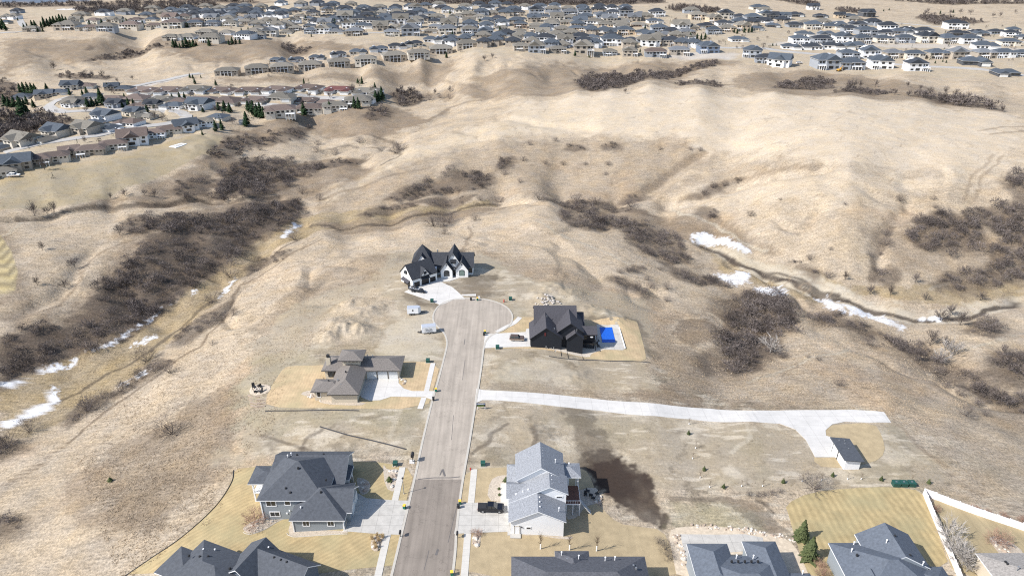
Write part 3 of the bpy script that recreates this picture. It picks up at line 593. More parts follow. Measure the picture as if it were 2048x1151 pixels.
# ---------------------------------------------------------------- thickets: name words, photo outline, shrubs per 100 m2, height
_TH = [
 ('dense dark thicket on the west bank above the snowy creek bend', 9, 3.6, '0 772 0 690 60 655 130 662 200 640 262 600 330 592 310 640 270 672 215 695 150 712 90 728 50 745'),
 ('wide dark thicket between the two bends of the golden creek bed', 9, 3.8, '190 590 215 555 250 525 300 492 360 480 420 482 490 480 505 495 460 530 410 560 360 600 320 630 280 655 240 640 180 612'),
 ('large dark thicket at the upper end of the golden creek bed', 10, 4.2, '300 440 340 425 420 440 470 425 520 408 560 402 590 400 597 428 570 462 530 478 470 478 430 462 370 468 300 462'),
 ('low dark brush left of the large creek thicket', 5, 3.0, '235 460 262 430 300 425 310 445 300 470 260 468'),
 ('purple brush along the foot of the left grass slope', 8, 2.4, '345 692 372 655 410 630 440 615 462 604 468 622 430 650 395 672 362 694'),
 ('thin brush line on the left slope near the creek head', 6, 2.2, '485 535 520 520 570 500 582 510 540 530 500 545'),
 ('straggling bare brush on the lower creek bank at left', 7, 3.2, '130 842 165 812 205 795 250 775 290 745 318 712 340 725 320 745 285 765 230 795 180 822 145 846'),
 ('dark brush in the picture corner at far left below the snow', 8, 3.5, '-60 920 0 885 25 880 50 895 20 905 -30 930'),
 ('bare brush cut off by the left edge near the watermark hollow', 7, 2.6, '-60 1040 0 1030 30 1035 45 1052 30 1068 0 1080 -60 1085'),
 ('broad dark thicket filling the ravine beyond the field', 9, 4.4, '420 398 430 362 462 330 505 318 560 318 600 328 640 330 640 342 600 352 570 378 520 396 470 402'),
 ('brush at the field corner on the left of the ravine', 5, 3.2, '330 392 352 370 400 350 425 350 418 388 370 398'),
 ('brush along the upper edge of the ravine behind the field', 4.5, 3.4, '405 318 430 290 480 272 540 268 590 256 625 252 610 275 560 288 510 292 455 318'),
 ('thin brush on the gully floor right of the ravine', 4, 2.4, '640 332 660 322 700 320 740 316 700 330 660 336'),
 ('bare brush clump beside the spruces at the last villa', 5, 4.0, '730 232 745 215 775 216 778 232 750 238'),
 ('bare brush tree group right of the brown roofed villas', 4, 6.0, '780 190 800 180 830 182 850 200 830 212 795 210'),
 ('long dark thicket on the shaded slope of the bare hill', 10, 3.4, '778 398 800 380 850 362 905 344 960 342 985 352 985 366 945 380 890 388 830 400'),
 ('dark brush strip along the creek foot of the bare hill', 9, 2.4, '718 428 760 414 825 406 832 414 790 424 735 434'),
 ('low brush beneath the long slope thicket', 5, 2.2, '790 412 830 402 880 396 950 390 940 402 860 410'),
 ('round dark brush patch on the slope above the long thicket', 8, 3.0, '990 330 1000 318 1022 316 1024 332 1004 340'),
 ('small brush patch left on the right hillside', 6, 2.4, '1132 300 1150 290 1172 292 1170 300 1145 304'), ('small brush patch in the middle of the right hillside', 6, 2.4, '1196 294 1215 286 1244 290 1240 298 1205 299'),
 ('fringe of brush on top of the rounded knoll', 6, 2.0, '1090 396 1150 398 1220 410 1295 424 1300 430 1200 418 1100 402'),
 ('wide grey thicket on the knoll shoulder', 10, 3.2, '1118 425 1135 408 1170 412 1215 430 1250 442 1235 458 1190 460 1140 450'),
 ('long grey thicket running down from the knoll to the creek', 10, 3.4, '1235 440 1290 450 1335 470 1372 500 1376 525 1345 530 1300 510 1262 492 1240 470'),
 ('grey thicket at the lower tip of the knoll by the first snow patch', 10, 3.2, '1318 522 1350 528 1400 550 1445 555 1448 570 1400 572 1352 555'),
 ('grey brush strip on the dirt slope above the black house', 9, 2.6, '1216 552 1240 556 1275 572 1298 584 1288 594 1250 578 1218 560'),
 ('small brush patch on the dirt above the grey strip', 6, 2.2, '1262 530 1290 534 1280 546 1258 540'),
 ('big round grey thicket in the hollow right of the pool lawn', 11, 4.4, '1452 622 1470 600 1510 588 1555 592 1585 612 1600 640 1585 664 1560 672 1530 680 1500 676 1470 664 1455 645'),
 ('lower grey thicket below the big round one', 10, 4.4, '1440 690 1458 672 1500 678 1545 684 1545 710 1520 735 1480 745 1450 735'),
 ('brush along the creek bank below the long snow patches', 8, 2.8, '1612 622 1650 628 1700 640 1745 655 1800 680 1785 692 1735 680 1680 655 1620 640'),
 ('grey brush running right from the lower snow', 9, 4.0, '1785 682 1840 692 1880 722 1930 745 1975 752 1970 768 1900 762 1850 738 1800 712'),
 ('dark brush strip at the right edge below the bend', 10, 4.2, '1905 770 1960 778 2010 788 2100 800 2100 830 2010 818 1950 806'),
 ('tall bare brush at the right edge above the dark strip', 6, 5.0, '1980 745 1990 712 2030 700 2100 700 2100 770 2030 772'),
 ('large grey thicket on the far bank at right', 10, 4.4, '1812 478 1824 440 1870 424 1930 430 1966 458 1976 490 1950 510 1880 506 1830 496'),
 ('upper grey thicket at the right edge of the hill', 9, 4.4, '1945 440 1965 412 2040 402 2110 402 2110 478 2040 482 1985 466'),
 ('highest grey thicket at the right edge', 9, 4.2, '2000 376 2010 352 2110 342 2110 398 2040 394'), ('grey thicket at the right edge above the far bank track', 10, 4.4, '1972 508 1998 474 2110 472 2110 556 2020 560 1985 540'),
 ('low grey thicket on the bank track bend', 10, 3.6, '1870 570 1900 546 1970 542 2012 554 1998 580 1920 586'), ('grey bush clump standing alone above the far creek bank', 10, 3.8, '1746 560 1752 540 1775 532 1796 542 1794 562 1770 568'),
 ('broad bush clump beside the right end of the creek', 7, 3.6, '1932 662 1945 642 1985 640 2005 660 1980 672'), ('thin bush line on the far creek bank', 7, 2.0, '1578 520 1610 528 1640 542 1630 550 1595 538'),
 ('brush in the draw between the pale hill lobes', 7, 3.0, '1385 396 1420 380 1455 364 1480 362 1460 374 1430 386 1400 398'), ('brush at the lower end of the second hill gully', 6, 2.8, '1240 408 1270 396 1290 388 1300 394 1270 406'),
 ('grey bushes left of the large far bank thicket', 5, 2.6, '1930 420 1960 415 1975 430 1945 436'), ('grey bush patch on the lobe of the bare hill', 9, 2.6, '1396 428 1408 414 1428 418 1450 430 1440 440 1412 438'),
 ('dark thicket in the ravine behind the bare hill', 7, 4.2, '1150 168 1165 150 1200 152 1240 148 1290 144 1290 158 1262 170 1215 182 1165 180'),
 ('dark ravine brush rising towards the blue grey house', 6, 3.8, '1292 150 1340 142 1390 130 1440 122 1430 134 1370 148 1310 158'), ('brush behind the crest of the bare hill', 6, 3.2, '1345 166 1400 163 1450 170 1440 176 1360 172'),
 ('dark brush below the houses at upper right', 7, 3.6, '1548 176 1560 165 1600 162 1640 156 1668 162 1665 176 1620 180'), ('brush strip right behind the hill crest', 7, 3.2, '1668 186 1690 178 1740 178 1782 186 1740 190'),
 ('tall bare trees in a line beyond the hill crest', 5, 6.0, '1812 192 1850 188 1920 200 1985 214 2008 224 1950 216 1860 200'),
 ('brush in the fold of the brown hillside at upper left', 6, 3.6, '172 122 215 110 262 102 320 92 335 94 290 108 230 120'), ('brush hollow above the villa row', 7, 4.0, '562 92 580 90 602 98 622 96 615 108 590 110 572 102'),
 ('small dark brush patch on the brown hillside', 7, 3.2, '172 100 178 92 190 92 188 102'), ('brush row in the valley floor at upper left', 5, 4.0, '112 148 150 148 200 152 228 154 215 160 150 158 115 155'),
 ('bare woods on the slope at the left picture edge', 5, 5.0, '-80 165 0 160 30 168 40 185 30 200 0 210 -80 215'), ('bare wood beside the cul de sac homes at left', 6, 6.5, '-80 290 0 288 40 275 100 262 145 248 150 238 110 235 50 232 0 225 -80 225'),
 ('far brush hollow in the bare field at upper right', 4, 5.0, '1832 34 1850 28 1900 34 1950 40 1975 44 1930 50 1870 50 1845 42'), ('far brush strip beyond the small white house', 4, 5.0, '1668 17 1700 18 1745 24 1720 27 1680 24'),
 ('far tree belt along the top of the picture', 2.2, 9.0, '780 2 1000 3 1150 2 1320 0 1335 6 1200 11 1080 12 1000 11 800 5'), ('far trees at the foot of the ploughed field', 3, 7.0, '1330 18 1370 14 1440 20 1430 26 1370 26'),
 ('far wood at the top right beyond the last houses', 2.2, 8.0, '1550 0 1600 2 1640 8 1630 14 1590 8'), ('far wood line in the top right corner', 2.0, 8.0, '1790 2 1880 2 1960 5 2048 4 2048 8 1900 10'),
 ('far bare trees by the river plain at upper left', 1.6, 8.0, '150 18 300 14 420 8 440 14 300 24 170 28'), ('far wood by the river in the top left corner', 1.0, 8.0, '0 8 120 8 260 4 520 2 520 6 300 10 100 14 0 16'),
]
def world_poly(s): return [tuple(G(max(-150, min(2200, a)), b)[:2]) for a, b in _pp(s)]
THICK = [(nm, world_poly(s), d, h) for nm, d, h, s in _TH]
def bare_template(seed, n_stem=9, n_twig=16, spread=.9, trunk=0., tw=.03):
    """slivers of a bare shrub 1 m tall: (N,3,3) triangles"""
    rg = random.Random(seed); T = []
    def sliver(a, b, w):
        d = (b-a); s = d.cross(Vector((rg.uniform(-1, 1), rg.uniform(-1, 1), rg.uniform(-.4, 1)))).normalized()*w
        T.append([a-s, a+s, b])
    base = Vector((0, 0, 0)); top = Vector((0, 0, trunk))
    if trunk: sliver(base, Vector((0, 0, trunk*1.6)), .022); sliver(base, Vector((.01, 0, trunk*1.6)), .022)
    for i in range(n_stem):
        a = rg.uniform(0, 6.283); el = rg.uniform(.25, 1.35); r = rg.uniform(.75, 1.0)*(1-trunk)
        tip = top+Vector((math.cos(a)*math.cos(el)*spread*r, math.sin(a)*math.cos(el)*spread*r, math.sin(el)*r*1.0))
        tip.z = min(tip.z, 1.0); st = top*rg.uniform(.6, 1.3) if trunk else Vector((math.cos(a)*.08, math.sin(a)*.08, 0))
        sliver(st, tip, .016 if tw > .01 else .006)
        for k in range(n_twig):
            t = rg.uniform(.3, 1.0); p = st.lerp(tip, t)
            d = (tip-st).normalized()+Vector((rg.uniform(-1, 1), rg.uniform(-1, 1), rg.uniform(-.4, .9)))*.95
            q = p+d.normalized()*rg.uniform(.16, .42)*(1.1-.4*t); q.z = max(.02, q.z)
            sliver(p, q, tw*rg.uniform(.5, 1))
    return np.array([[tuple(v) for v in t] for t in T])
def dome_template(seed, n=230, spread=1.0, tw=.014, n_stem=8, low=0.):
    rg = random.Random(seed); T = []
    def sliver(a, b, w):
        d = (b-a); s = d.cross(Vector((rg.uniform(-1, 1), rg.uniform(-1, 1), rg.uniform(-.4, 1)))).normalized()*w
        T.append([a-s, a+s, b])
    lobes = [(Vector((math.cos(a)*.38, math.sin(a)*.38, rg.uniform(.35, .6))), rg.uniform(.38, .55)) for a in [rg.uniform(0, 6.28) for _ in range(6)]]
    for c, r in lobes: sliver(Vector((c.x*.15, c.y*.15, low)), c+Vector((c.x, c.y, .5))*.5, .014)
    for i in range(n):
        c, r = lobes[i % 6]; d = Vector((rg.gauss(0, 1), rg.gauss(0, 1), rg.gauss(.35, .8))).normalized()
        p = c+d*r*rg.uniform(.35, .85); q = p+(d+Vector((rg.uniform(-.6, .6), rg.uniform(-.6, .6), rg.uniform(-.2, .7)))).normalized()*rg.uniform(.14, .3)
        p.x *= spread; p.y *= spread; q.x *= spread; q.y *= spread; p.z = max(.02, p.z); q.z = max(.04, q.z)
        sliver(p, q, tw*rg.uniform(.6, 1.2))
    return np.array([[tuple(v) for v in t] for t in T])
DM = [dome_template(300+s, 210, 1.0, .023) for s in range(7)]
TPL = [bare_template(s, 13, 19, .95, 0, .015) for s in range(7)]
TPS = [np.concatenate([bare_template(30+s, 22, 12, .9, 0, .006), dome_template(60+s, 420, .95, .0055)]) for s in range(4)]
TPLT = [bare_template(40+s, 17, 17, .62, .2, .010) for s in range(5)]
def tri_mesh(name, tris):
    n = len(tris); me = bpy.data.meshes.new(name); me.vertices.add(n*3); me.vertices.foreach_set('co', tris.astype(np.float32).ravel())
    me.loops.add(n*3); me.loops.foreach_set('vertex_index', np.arange(n*3)); me.polygons.add(n)
    me.polygons.foreach_set('loop_start', np.arange(0, n*3, 3)); me.update(calc_edges=True); return me
def twig_material(name, c1, c2):
    m = bpy.data.materials.new(name); m.use_nodes = True; n = m.node_tree; b = n.nodes['Principled BSDF']; b.inputs['Roughness'].default_value = .9
    b.inputs['Specular IOR Level'].default_value = .1
    g = n.nodes.new('ShaderNodeNewGeometry'); r = n.nodes.new('ShaderNodeTexNoise'); r.inputs['Scale'].default_value = .09; r.inputs['Detail'].default_value = 4
    n.links.new(g.outputs['Position'], r.inputs['Vector'])
    a = n.nodes.new('ShaderNodeMath'); a.operation = 'MULTIPLY_ADD'; n.links.new(g.outputs['Random Per Island'], a.inputs[0]); a.inputs[1].default_value = .55
    s = n.nodes.new('ShaderNodeMapRange'); n.links.new(r.outputs[0], s.inputs[0]); s.inputs[1].default_value = .35; s.inputs[2].default_value = .65; s.inputs[4].default_value = .5
    n.links.new(s.outputs[0], a.inputs[2])
    mx = n.nodes.new('ShaderNodeMix'); mx.data_type = 'RGBA'; n.links.new(a.outputs[0], mx.inputs[0]); mx.inputs[6].default_value = (*c1, 1); mx.inputs[7].default_value = (*c2, 1)
    n.links.new(mx.outputs[2], b.inputs['Base Color']); return m
mat_twig = twig_material('bare twigs', (.055, .044, .038), (.205, .175, .163))
mat_twig_p = twig_material('pale bark twigs', (.30, .27, .24), (.46, .43, .40))
mat_twig_r = twig_material('reddish twigs', (.26, .15, .11), (.40, .27, .20))
mat_grassy = twig_material('dry ornamental grass', (.45, .32, .17), (.62, .48, .28))
def make_thickets():
    rg = np.random.default_rng(5)
    for nm, P, dens, hh in THICK:
        A = np.array(P); x0, y0 = A.min(0); x1, y1 = A.max(0); n = int((x1-x0)*(y1-y0)*dens*1.15/100)
        n = min(n, 6000); far = np.mean(A[:, 1]) > 420
        x = rg.uniform(x0, x1, n); y = rg.uniform(y0, y1, n)
        k = poly_sd(x, y, P)+fbm(x, y, 9, 3, 77)*6 < 0
        k &= fbm(x, y, 8, 3, 78) > ((-.2-.15*(hh > 4.1) if y0 > 215 else -.42) if x0 < -20 else -.45); x = x[k]; y = y[k]
        if len(x) > 950: x = x[:950]; y = y[:950]
        if not len(x): continue
        z = H(x, y); parts = []
        for i in range(len(x)):
            t = (TPLT if hh > 4.9 and i % 3 else DM)[i % (5 if hh > 4.9 and i % 3 else 7)]; s = hh*(.35+.85*rg.uniform(0, 1)**1.6)*.9; a = rg.uniform(0, 6.283)
            if far: t = t[::2]
            c, sn = math.cos(a)*s*1.05, math.sin(a)*s*1.05
            q = t.copy(); q[..., 0] = t[..., 0]*c-t[..., 1]*sn+x[i]; q[..., 1] = t[..., 0]*sn+t[..., 1]*c+y[i]; q[..., 2] = t[..., 2]*s+z[i]-.05
            if far:      # fewer, stouter twigs where one cannot see them apart
                m = q.mean(1, keepdims=True); q[:, :2] += (q[:, :2]-q[:, :2].mean(1, keepdims=True))*1.6
            parts.append(q)
        o = linkmesh('thicket', tri_mesh('thicket', np.concatenate(parts)), mat_twig)
        tag(o, nm, 'thicket', kind='stuff')
def make_grass():
    rg = np.random.default_rng(9); m = twig_material('prairie grass tufts', (.33, .26, .18), (.56, .46, .34))
    def field(name, label, n, x0, x1, y0, y1, hgt, wd, keep, mat, seed):
        rg = np.random.default_rng(seed)
        u = rg.uniform(0, 1, n); y = y0*(y1/y0)**u; sx = rg.uniform(x0, x1, n); x = sx*y
        k = keep(x, y); x = x[k]; y = y[k]; z = H(x, y); n = len(x); k = 3
        ang = rg.uniform(0, 6.283, (n, k)); h = hgt*rg.uniform(.5, 1.3, (n, k)); w_ = wd*rg.uniform(.6, 1.3, (n, k)); lean = rg.uniform(.1, .5, (n, k))*h; la = ang+rg.uniform(-.5, .5, (n, k))
        cx = x[:, None]+.18*np.cos(ang*3); cy = y[:, None]+.18*np.sin(ang*2); dx = -np.sin(ang)*w_; dy = np.cos(ang)*w_; zz = np.repeat(z[:, None], k, 1)-.03
        T = np.stack([np.stack([cx-dx, cy-dy, zz], -1), np.stack([cx+dx, cy+dy, zz], -1), np.stack([cx+np.cos(la)*lean, cy+np.sin(la)*lean, zz+h], -1)], 2).reshape(-1, 3, 3)
        tag(linkmesh(name, tri_mesh(name, T), mat), label, 'grass', kind='stuff')
    def wild(x, y):
        d = poly_sd(x, y, LOTS); p = fbm(x, y, 14, 4, 120); q = fbm(x, y, 3, 3, 121)
        crest = sstep(420, 380, y)
        return (d > -2) & (q+p*.8 > -.15) & (rg.uniform(0, 1, len(x)) < crest)
    field('prairie_grass', 'dry bunch grass covering the wild slopes', 190000, -.8, .8, 92, 430, .34, .055, wild, m, 21)
    m2 = twig_material('weeds on dirt', (.16, .12, .07), (.5, .4, .25)); lawns = [world_poly(t) for t in YARDS]
    def lots(x, y):
        k = (poly_sd(x, y, LOTS) < 2) & (fbm(x, y, 8, 4, 122) > -.05) & (y > 96)
        for P in lawns: k &= poly_sd(x, y, P) > .5
        return k
    field('weeds', 'sparse dry weeds on the bare building lots', 16000, -.62, .9, 98, 240, .24, .05, lots, m2, 22)
YARDS = ['469 937 500 933 700 921 832 938 960 598 1030 610 1030 650 1166 638 1272 640 1294 725 1061 698 968 697 955 777 1180 795 1500 820 1768 822 1784 847 1700 848 1770 870 1774 905 1740 930 1620 920 1612 880 1560 848 1180 822 948 808 926 930 1168 932 1192 1000 1275 1054 1340 1052 1600 1070 1578 1030 1570 1008 1620 984 1700 973 1846 980 2120 1070 2120 1160 240 1160 402 1040',
 '579 730 534 787 530 816 856 820 884 724 730 680 643 731', '805 583 883 612 935 600 990 550 880 545 860 510 785 545', '1180 900 1345 980 1350 1052 1200 1030']
ORD = 'first second third fourth fifth sixth seventh eighth ninth tenth eleventh twelfth thirteenth fourteenth fifteenth sixteenth seventeenth eighteenth nineteenth twentieth'.split()
def nth(i, n):
    if n == 1: return 'the only one'
    if i == 0: return 'leftmost'
    if i == n-1: return 'rightmost'
    i0 = i+1; tens = ['', '', 'twenty', 'thirty', 'forty', 'fifty', 'sixty', 'seventy']
    if i0 <= 20: w = ORD[i]
    elif i0 % 10: w = tens[i0//10]+' '+ORD[i0 % 10-1]
    else: w = tens[i0//10][:-1]+'ieth'
    return w+' from left'
def shrub_proto(name, T, mat, crownname='twigs', seed=0):
    t = T; root = empty(name, (0, 0, -500))
    mb = MB(); rg = random.Random(seed)
    for i in range(4 if len(T) < 185 else 1):
        a = rg.uniform(0, 6.28); mb.cyl((0, 0, -.02), (math.cos(a)*.2, math.sin(a)*.2, .45), .011, .004, 5)
    mb.build('trunk', mat, root)
    linkmesh(crownname, tri_mesh(crownname, t), mat, root); return root
def conifer_proto(seed, mat, name='spruce_tree', dense=260):
    rg = random.Random(seed); T = []
    for i in range(dense):
        t = rg.random()**.8; z = .04+.93*t; r = (.27*(1-t)**.8+.015)*rg.uniform(.55, 1.3)*(1+.18*math.sin(z*37+seed)); a = rg.uniform(0, 6.283)
        d = Vector((math.cos(a), math.sin(a), 0)); tip = d*r+Vector((0, 0, z-.05*rg.random())); st = d*r*.15+Vector((0, 0, z+.05))
        s = Vector((-d.y, d.x, rg.uniform(-.5, .5)))*(.035+.05*(1-t))
        m = st.lerp(tip, .55); T.append([st, m-s, tip]); T.append([st, tip, m+s]); T.append([m-s*.8+Vector((0, 0, .03)), tip-Vector((0, 0, .03)), m+s*.8])
    root = empty(name, (0, 0, -500))
    MB().cyl((0, 0, -.02), (0, 0, .9), .03, .006, 6).build('trunk', mat_barkm, root)
    linkmesh('crown', tri_mesh('crown', np.array([[tuple(v) for v in q] for q in T])), mat, root); return root
mat_barkm = M('brown bark', (.12, .085, .06), .9, .2, 4)
mat_spruce = twig_material('spruce needles', (.012, .028, .016), (.045, .075, .032))
mat_spruce2 = twig_material('yellow green spruce needles', (.04, .055, .025), (.12, .138, .06))  # duller yellow green needle colour for near spruces, young pines and junipers
USED = set()
def place(proto, loc, rz, sc, label, cat, group=None):
    if proto.name in USED: o = dup(proto, loc, rz, sc)
    else: USED.add(proto.name); o = proto; o.location = loc; o.rotation_euler = (0, 0, rz); o.scale = sc
    for k in ('label', 'category', 'group'):
        if k in o: del o[k]
    return tag(o, label, cat, group)
def make_trees():
    rg = random.Random(8)
    SP = [shrub_proto('bare_shrub', TPS[i], mat_twig, 'twigs', i) for i in range(4)]
    TP = [shrub_proto('bare_tree', TPLT[i], mat_twig, 'crown', i) for i in range(4)]
    PT = [shrub_proto('aspen_tree', TPLT[i], mat_twig_p, 'crown', i+9) for i in range(2)]
    RT = [shrub_proto('dogwood_shrub', np.concatenate([bare_template(90+i, 26, 14, .9, 0, .008), dome_template(95+i, 500, .95, .009)]), mat_twig_r, 'twigs', i+20) for i in range(2)]
    CF = [conifer_proto(i, mat_spruce) for i in range(3)]
    def row(protos, look, where, cat, group, s, wide=1.0):
        v = [float(t) for t in s.split()]; it = sorted(zip(v[::3], v[1::3], v[2::3]))
        for i, (px, py, h) in enumerate(it):
            p = G(px, py); k = h*rg.uniform(.82, 1.07); wd = wide*rg.uniform(.85, 1.3)
            place(protos[(i*7+int(px)) % len(protos)], p, rg.uniform(0, 6.28), (k*wd, k*wd, k), f'{look}, {nth(i, len(it))} {where}', cat, group)
    row(SP, 'lone bare shrub', 'on the open left grass slope', 'shrub', 'lone shrubs on the grass', '345 866 6.2')
    row(SP, 'bare spreading shrub', 'along the foot path by the golden creek', 'shrub', 'shrubs along the creek path', '295 722 6.5 340 745 5.5 175 822 6.5 15 895 6 60 862 5 425 605 5 462 555 6 590 480 5 465 632 3.5 425 690 2.5', 1.0)
    row(TP, 'slender bare tree', 'in the meadow beside the mown strip', 'tree', 'thin trees in the left meadow', '70 432 8 95 430 5 110 428 7 240 470 7 85 500 4 150 535 5 130 575 5 75 570 3.5')
    row(TP, 'bare tree', 'in the brush beside the field', 'tree', 'trees by the field', '222 398 4 250 392 5 310 395 6 375 402 5 290 392 5 450 405 6 485 395 7 530 390 7')
    row(SP, 'bare bush', 'on the gully floor below the bare hill', 'shrub', 'bushes in the gully', '520 300 4 538 282 4 640 400 5 605 388 6 578 372 6 632 305 5.5 672 310 5 792 306 7 800 300 6 718 285 5 890 452 5.5 868 452 7 900 446 7 888 468 3.5 950 440 3 960 400 4 1000 404 4 635 290 4.5 860 200 5 880 196 5 900 198 5 740 240 6')
    row(SP, 'dark bush', 'scattered over the brown hillside above the knoll', 'shrub', 'bushes on the brown hillside', '1046 322 3 1090 328 2.5 1126 330 3 1160 296 3 1060 290 3 1110 282 2.5 1170 330 2 1215 330 3 1210 350 2.5 1010 350 4 1040 365 3 960 372 3 1152 406 6 1080 400 5 1190 408 5 1262 414 6')
    row(SP, 'grey bush', 'on the pale lobe of the hill across the creek', 'shrub', 'bushes on the hill lobe', '1425 375 4 1450 372 3 1500 432 3 1800 402 4 1770 490 4 1770 470 3.5 1760 510 2 1655 555 4 1620 520 3 1740 512 2 1660 500 2 1866 400 2.5 1870 416 2.5 1560 400 1.5 1400 302 3 1380 300 2.5 1320 300 3 1650 640 3 1690 410 1.5')
    row(TP, 'bare creek bank tree', 'between the two far bank thickets', 'tree', 'creek bank trees at right', '1690 560 5 1740 588 5 1780 590 5 1830 565 5 1900 630 6 1850 600 4 1960 600 5 1880 640 5 1920 650 6 1860 690 7 1890 700 7 1830 720 6')
    row(PT, 'pale leafless tree', 'among the grey brush below the snow', 'tree', 'pale trees in the lower brush', '1900 715 8 1540 705 7 1880 725 6')
    row(SP, 'small dark bush', 'on the grassy bench right of the hollow', 'shrub', 'bushes on the grass bench', '1637 720 1.5 1677 770 3.2 1615 715 1.2 1565 715 3 1930 830 4 1970 830 3 1890 775 3 1920 790 3 1740 690 3')
    row(SP, 'small bush', 'on the pale grass between house and knoll', 'shrub', 'bushes right of the grand white house', '1240 545 2.5 1256 543 2.5 1300 575 3 1335 578 3.5 1295 560 2 1333 602 3 1320 540 2')
    row(SP, 'brown bush', 'behind the rear lawn with mown stripes', 'shrub', 'bushes behind the striped lawn', '1628 975 3.8 1545 988 1.6 1530 990 1.4 1515 992 1.4 1500 991 1.4 1560 985 1.2', 1.3)
    row(TP, 'tall bare tree', 'on the street side of the left neighbourhood', 'tree', 'trees among the left homes', '40 285 8 60 290 9 90 340 8 115 255 6 170 285 5 178 260 7 172 225 6 310 240 7 325 242 6 375 225 8 200 262 6 248 300 4 465 248 6 430 222 5 478 215 5 575 200 7 620 196 6 660 198 7 705 190 9 745 188 8 640 188 5 520 190 5 205 152 6 108 140 9 185 152 6 235 165 5 265 160 5 60 262 8 20 268 9')
    row(TP, 'far bare tree', 'in the valley grass below the villas', 'tree', 'bare trees in the valley', '800 205 9 825 205 9 840 202 7 870 190 6 900 185 6 855 120 6 970 122 7 985 117 6 1250 188 5')
    row(TP, 'bare tree', 'along the hollow behind the hill crest', 'tree', 'trees behind the hill crest', '1697 178 9 1705 180 9 1720 176 6 1750 175 6 1790 190 5 1890 190 7 1910 194 7 1935 200 8 1960 206 6 1840 180 4 1815 174 4 1860 186 6')
    row(TP, 'far bare tree', 'at the foot of the far fields', 'tree', 'far bare trees', '1850 30 8 1855 26 8 1920 28 9 1940 30 9 1900 30 8 1985 36 9 2000 35 9 2030 28 7 385 15 11 300 22 10 220 26 11 255 20 10 270 20 10 430 14 10 395 12 12 330 20 8 160 25 9 1300 8 10 1255 10 9 1345 18 8')
    row(CF, 'dark spruce', 'in the block beside the plateau homes', 'tree', 'spruces beside the plateau homes', '50 62 9 56 60 10 66 58 11 72 58 10 84 57 10 90 55 12 97 54 12 104 53 12 110 52 12 116 50 12 122 48 12 128 48 11 134 48 10 8 58 13 2 60 14 12 62 10 86 64 6 76 64 6 36 42 6 179 50 7 205 52 9 255 52 9 248 54 8 287 55 9')
    row(CF, 'small spruce', 'planted among the plateau gardens', 'tree', 'spruces in the plateau gardens', '408 52 8 393 92 5 375 55 6 330 52 6 483 62 5 497 62 5 508 58 5')
    row(CF, 'dark spruce', 'in the hedge below the white plateau house', 'tree', 'spruce hedge on the plateau edge', '348 95 8 353 95 8 360 96 6 367 95 9 374 94 9 381 94 8 388 94 8 419 92 7 458 90 7 465 89 8 472 88 8 480 88 7')
    row(CF, 'dark spruce', 'among the brown roofed left homes', 'tree', 'spruces among the left homes', '42 186 8 50 187 9 58 187 9 66 187 9 72 186 8 94 180 7 204 209 12 216 180 6 250 200 6 176 214 7 186 213 7 194 212 7 245 215 5 258 214 7 268 213 7 345 200 6 370 200 6 360 199 6 295 225 6 406 224 5 450 222 9 437 220 7 496 205 6 55 210 7 68 215 6 12 212 9 20 214 9 30 214 9 48 236 15 55 232 13 166 192 6 174 188 7 140 190 6 405 270 4 246 299 4.5 390 258 6 432 262 8 444 260 8 494 252 10 460 225 7')
    row(CF, 'tall dark spruce', 'beside the long brown roofed villas', 'tree', 'spruces beside the brown villas', '497 222 9 503 226 9 508 229 10 515 233 11 522 234 11 528 236 9 608 230 11 660 224 9 709 216 10 717 217 9 752 203 10 758 203 9 764 200 12 750 178 6 608 168 6 716 167 5 724 168 6 390 168 5 432 171 5 386 157 4 380 156 4 402 156 3')
    row(CF, 'small young spruce', 'in the gardens of the far estate', 'tree', 'spruces in the far estate', '893 116 6 578 74 4 623 74 4 670 48 7 612 42 7 630 46 8 537 32 8 798 30 7 805 30 7 812 29 7 828 36 8 840 28 6 900 28 6 935 32 8 945 30 8 960 46 6 1000 62 6 1012 54 5 690 50 5 905 70 5 765 54 6 1150 112 5 1178 115 4 1240 26 7 1252 24 7 1290 58 5 1302 57 5 1322 55 5 1380 78 7 1394 78 7 1402 80 8 1410 79 8 1428 68 5 1468 66 6 1488 66 7 1497 66 6 1503 65 6 1525 62 5 1474 68 6 1280 105 4 1160 36 5 1174 36 5 1208 66 5 1192 67 5 1545 92 3 1552 92 3')
    row(CF, 'tiny young spruce', 'in the gardens between the slate roofed rows', 'tree', 'young spruces at upper right', '1767 23 4 1778 21 4 1885 124 3 1892 126 3 1870 127 3 1906 26 6 1880 28 6 1850 128 3')
    # near spruces and planted saplings
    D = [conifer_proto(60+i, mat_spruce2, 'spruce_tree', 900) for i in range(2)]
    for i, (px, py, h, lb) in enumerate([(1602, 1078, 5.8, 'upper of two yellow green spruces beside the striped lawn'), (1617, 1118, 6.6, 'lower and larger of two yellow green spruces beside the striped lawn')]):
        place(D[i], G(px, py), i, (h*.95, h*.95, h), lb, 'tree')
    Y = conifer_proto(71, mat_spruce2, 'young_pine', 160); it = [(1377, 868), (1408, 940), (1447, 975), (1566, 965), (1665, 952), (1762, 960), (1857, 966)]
    for i, (px, py) in enumerate(it): place(Y, G(px, py), i, (1.9, 1.9, 1.5), f'tiny green pine planted in the dirt, {nth(i, 7)} below the long driveway', 'tree', 'pines planted in the dirt')
    it = [(1378, 848), (1391, 896), (1385, 917), (1400, 955), (1419, 974), (1483, 972), (1525, 972), (1604, 962), (1643, 960), (1695, 958), (1722, 958), (1822, 965)]
    SA = empty('sapling', (0, 0, -500)); mb = MB(); rg2 = random.Random(3); mb.cyl((0, 0, 0), (0, 0, 2.2), .035, .015, 5)
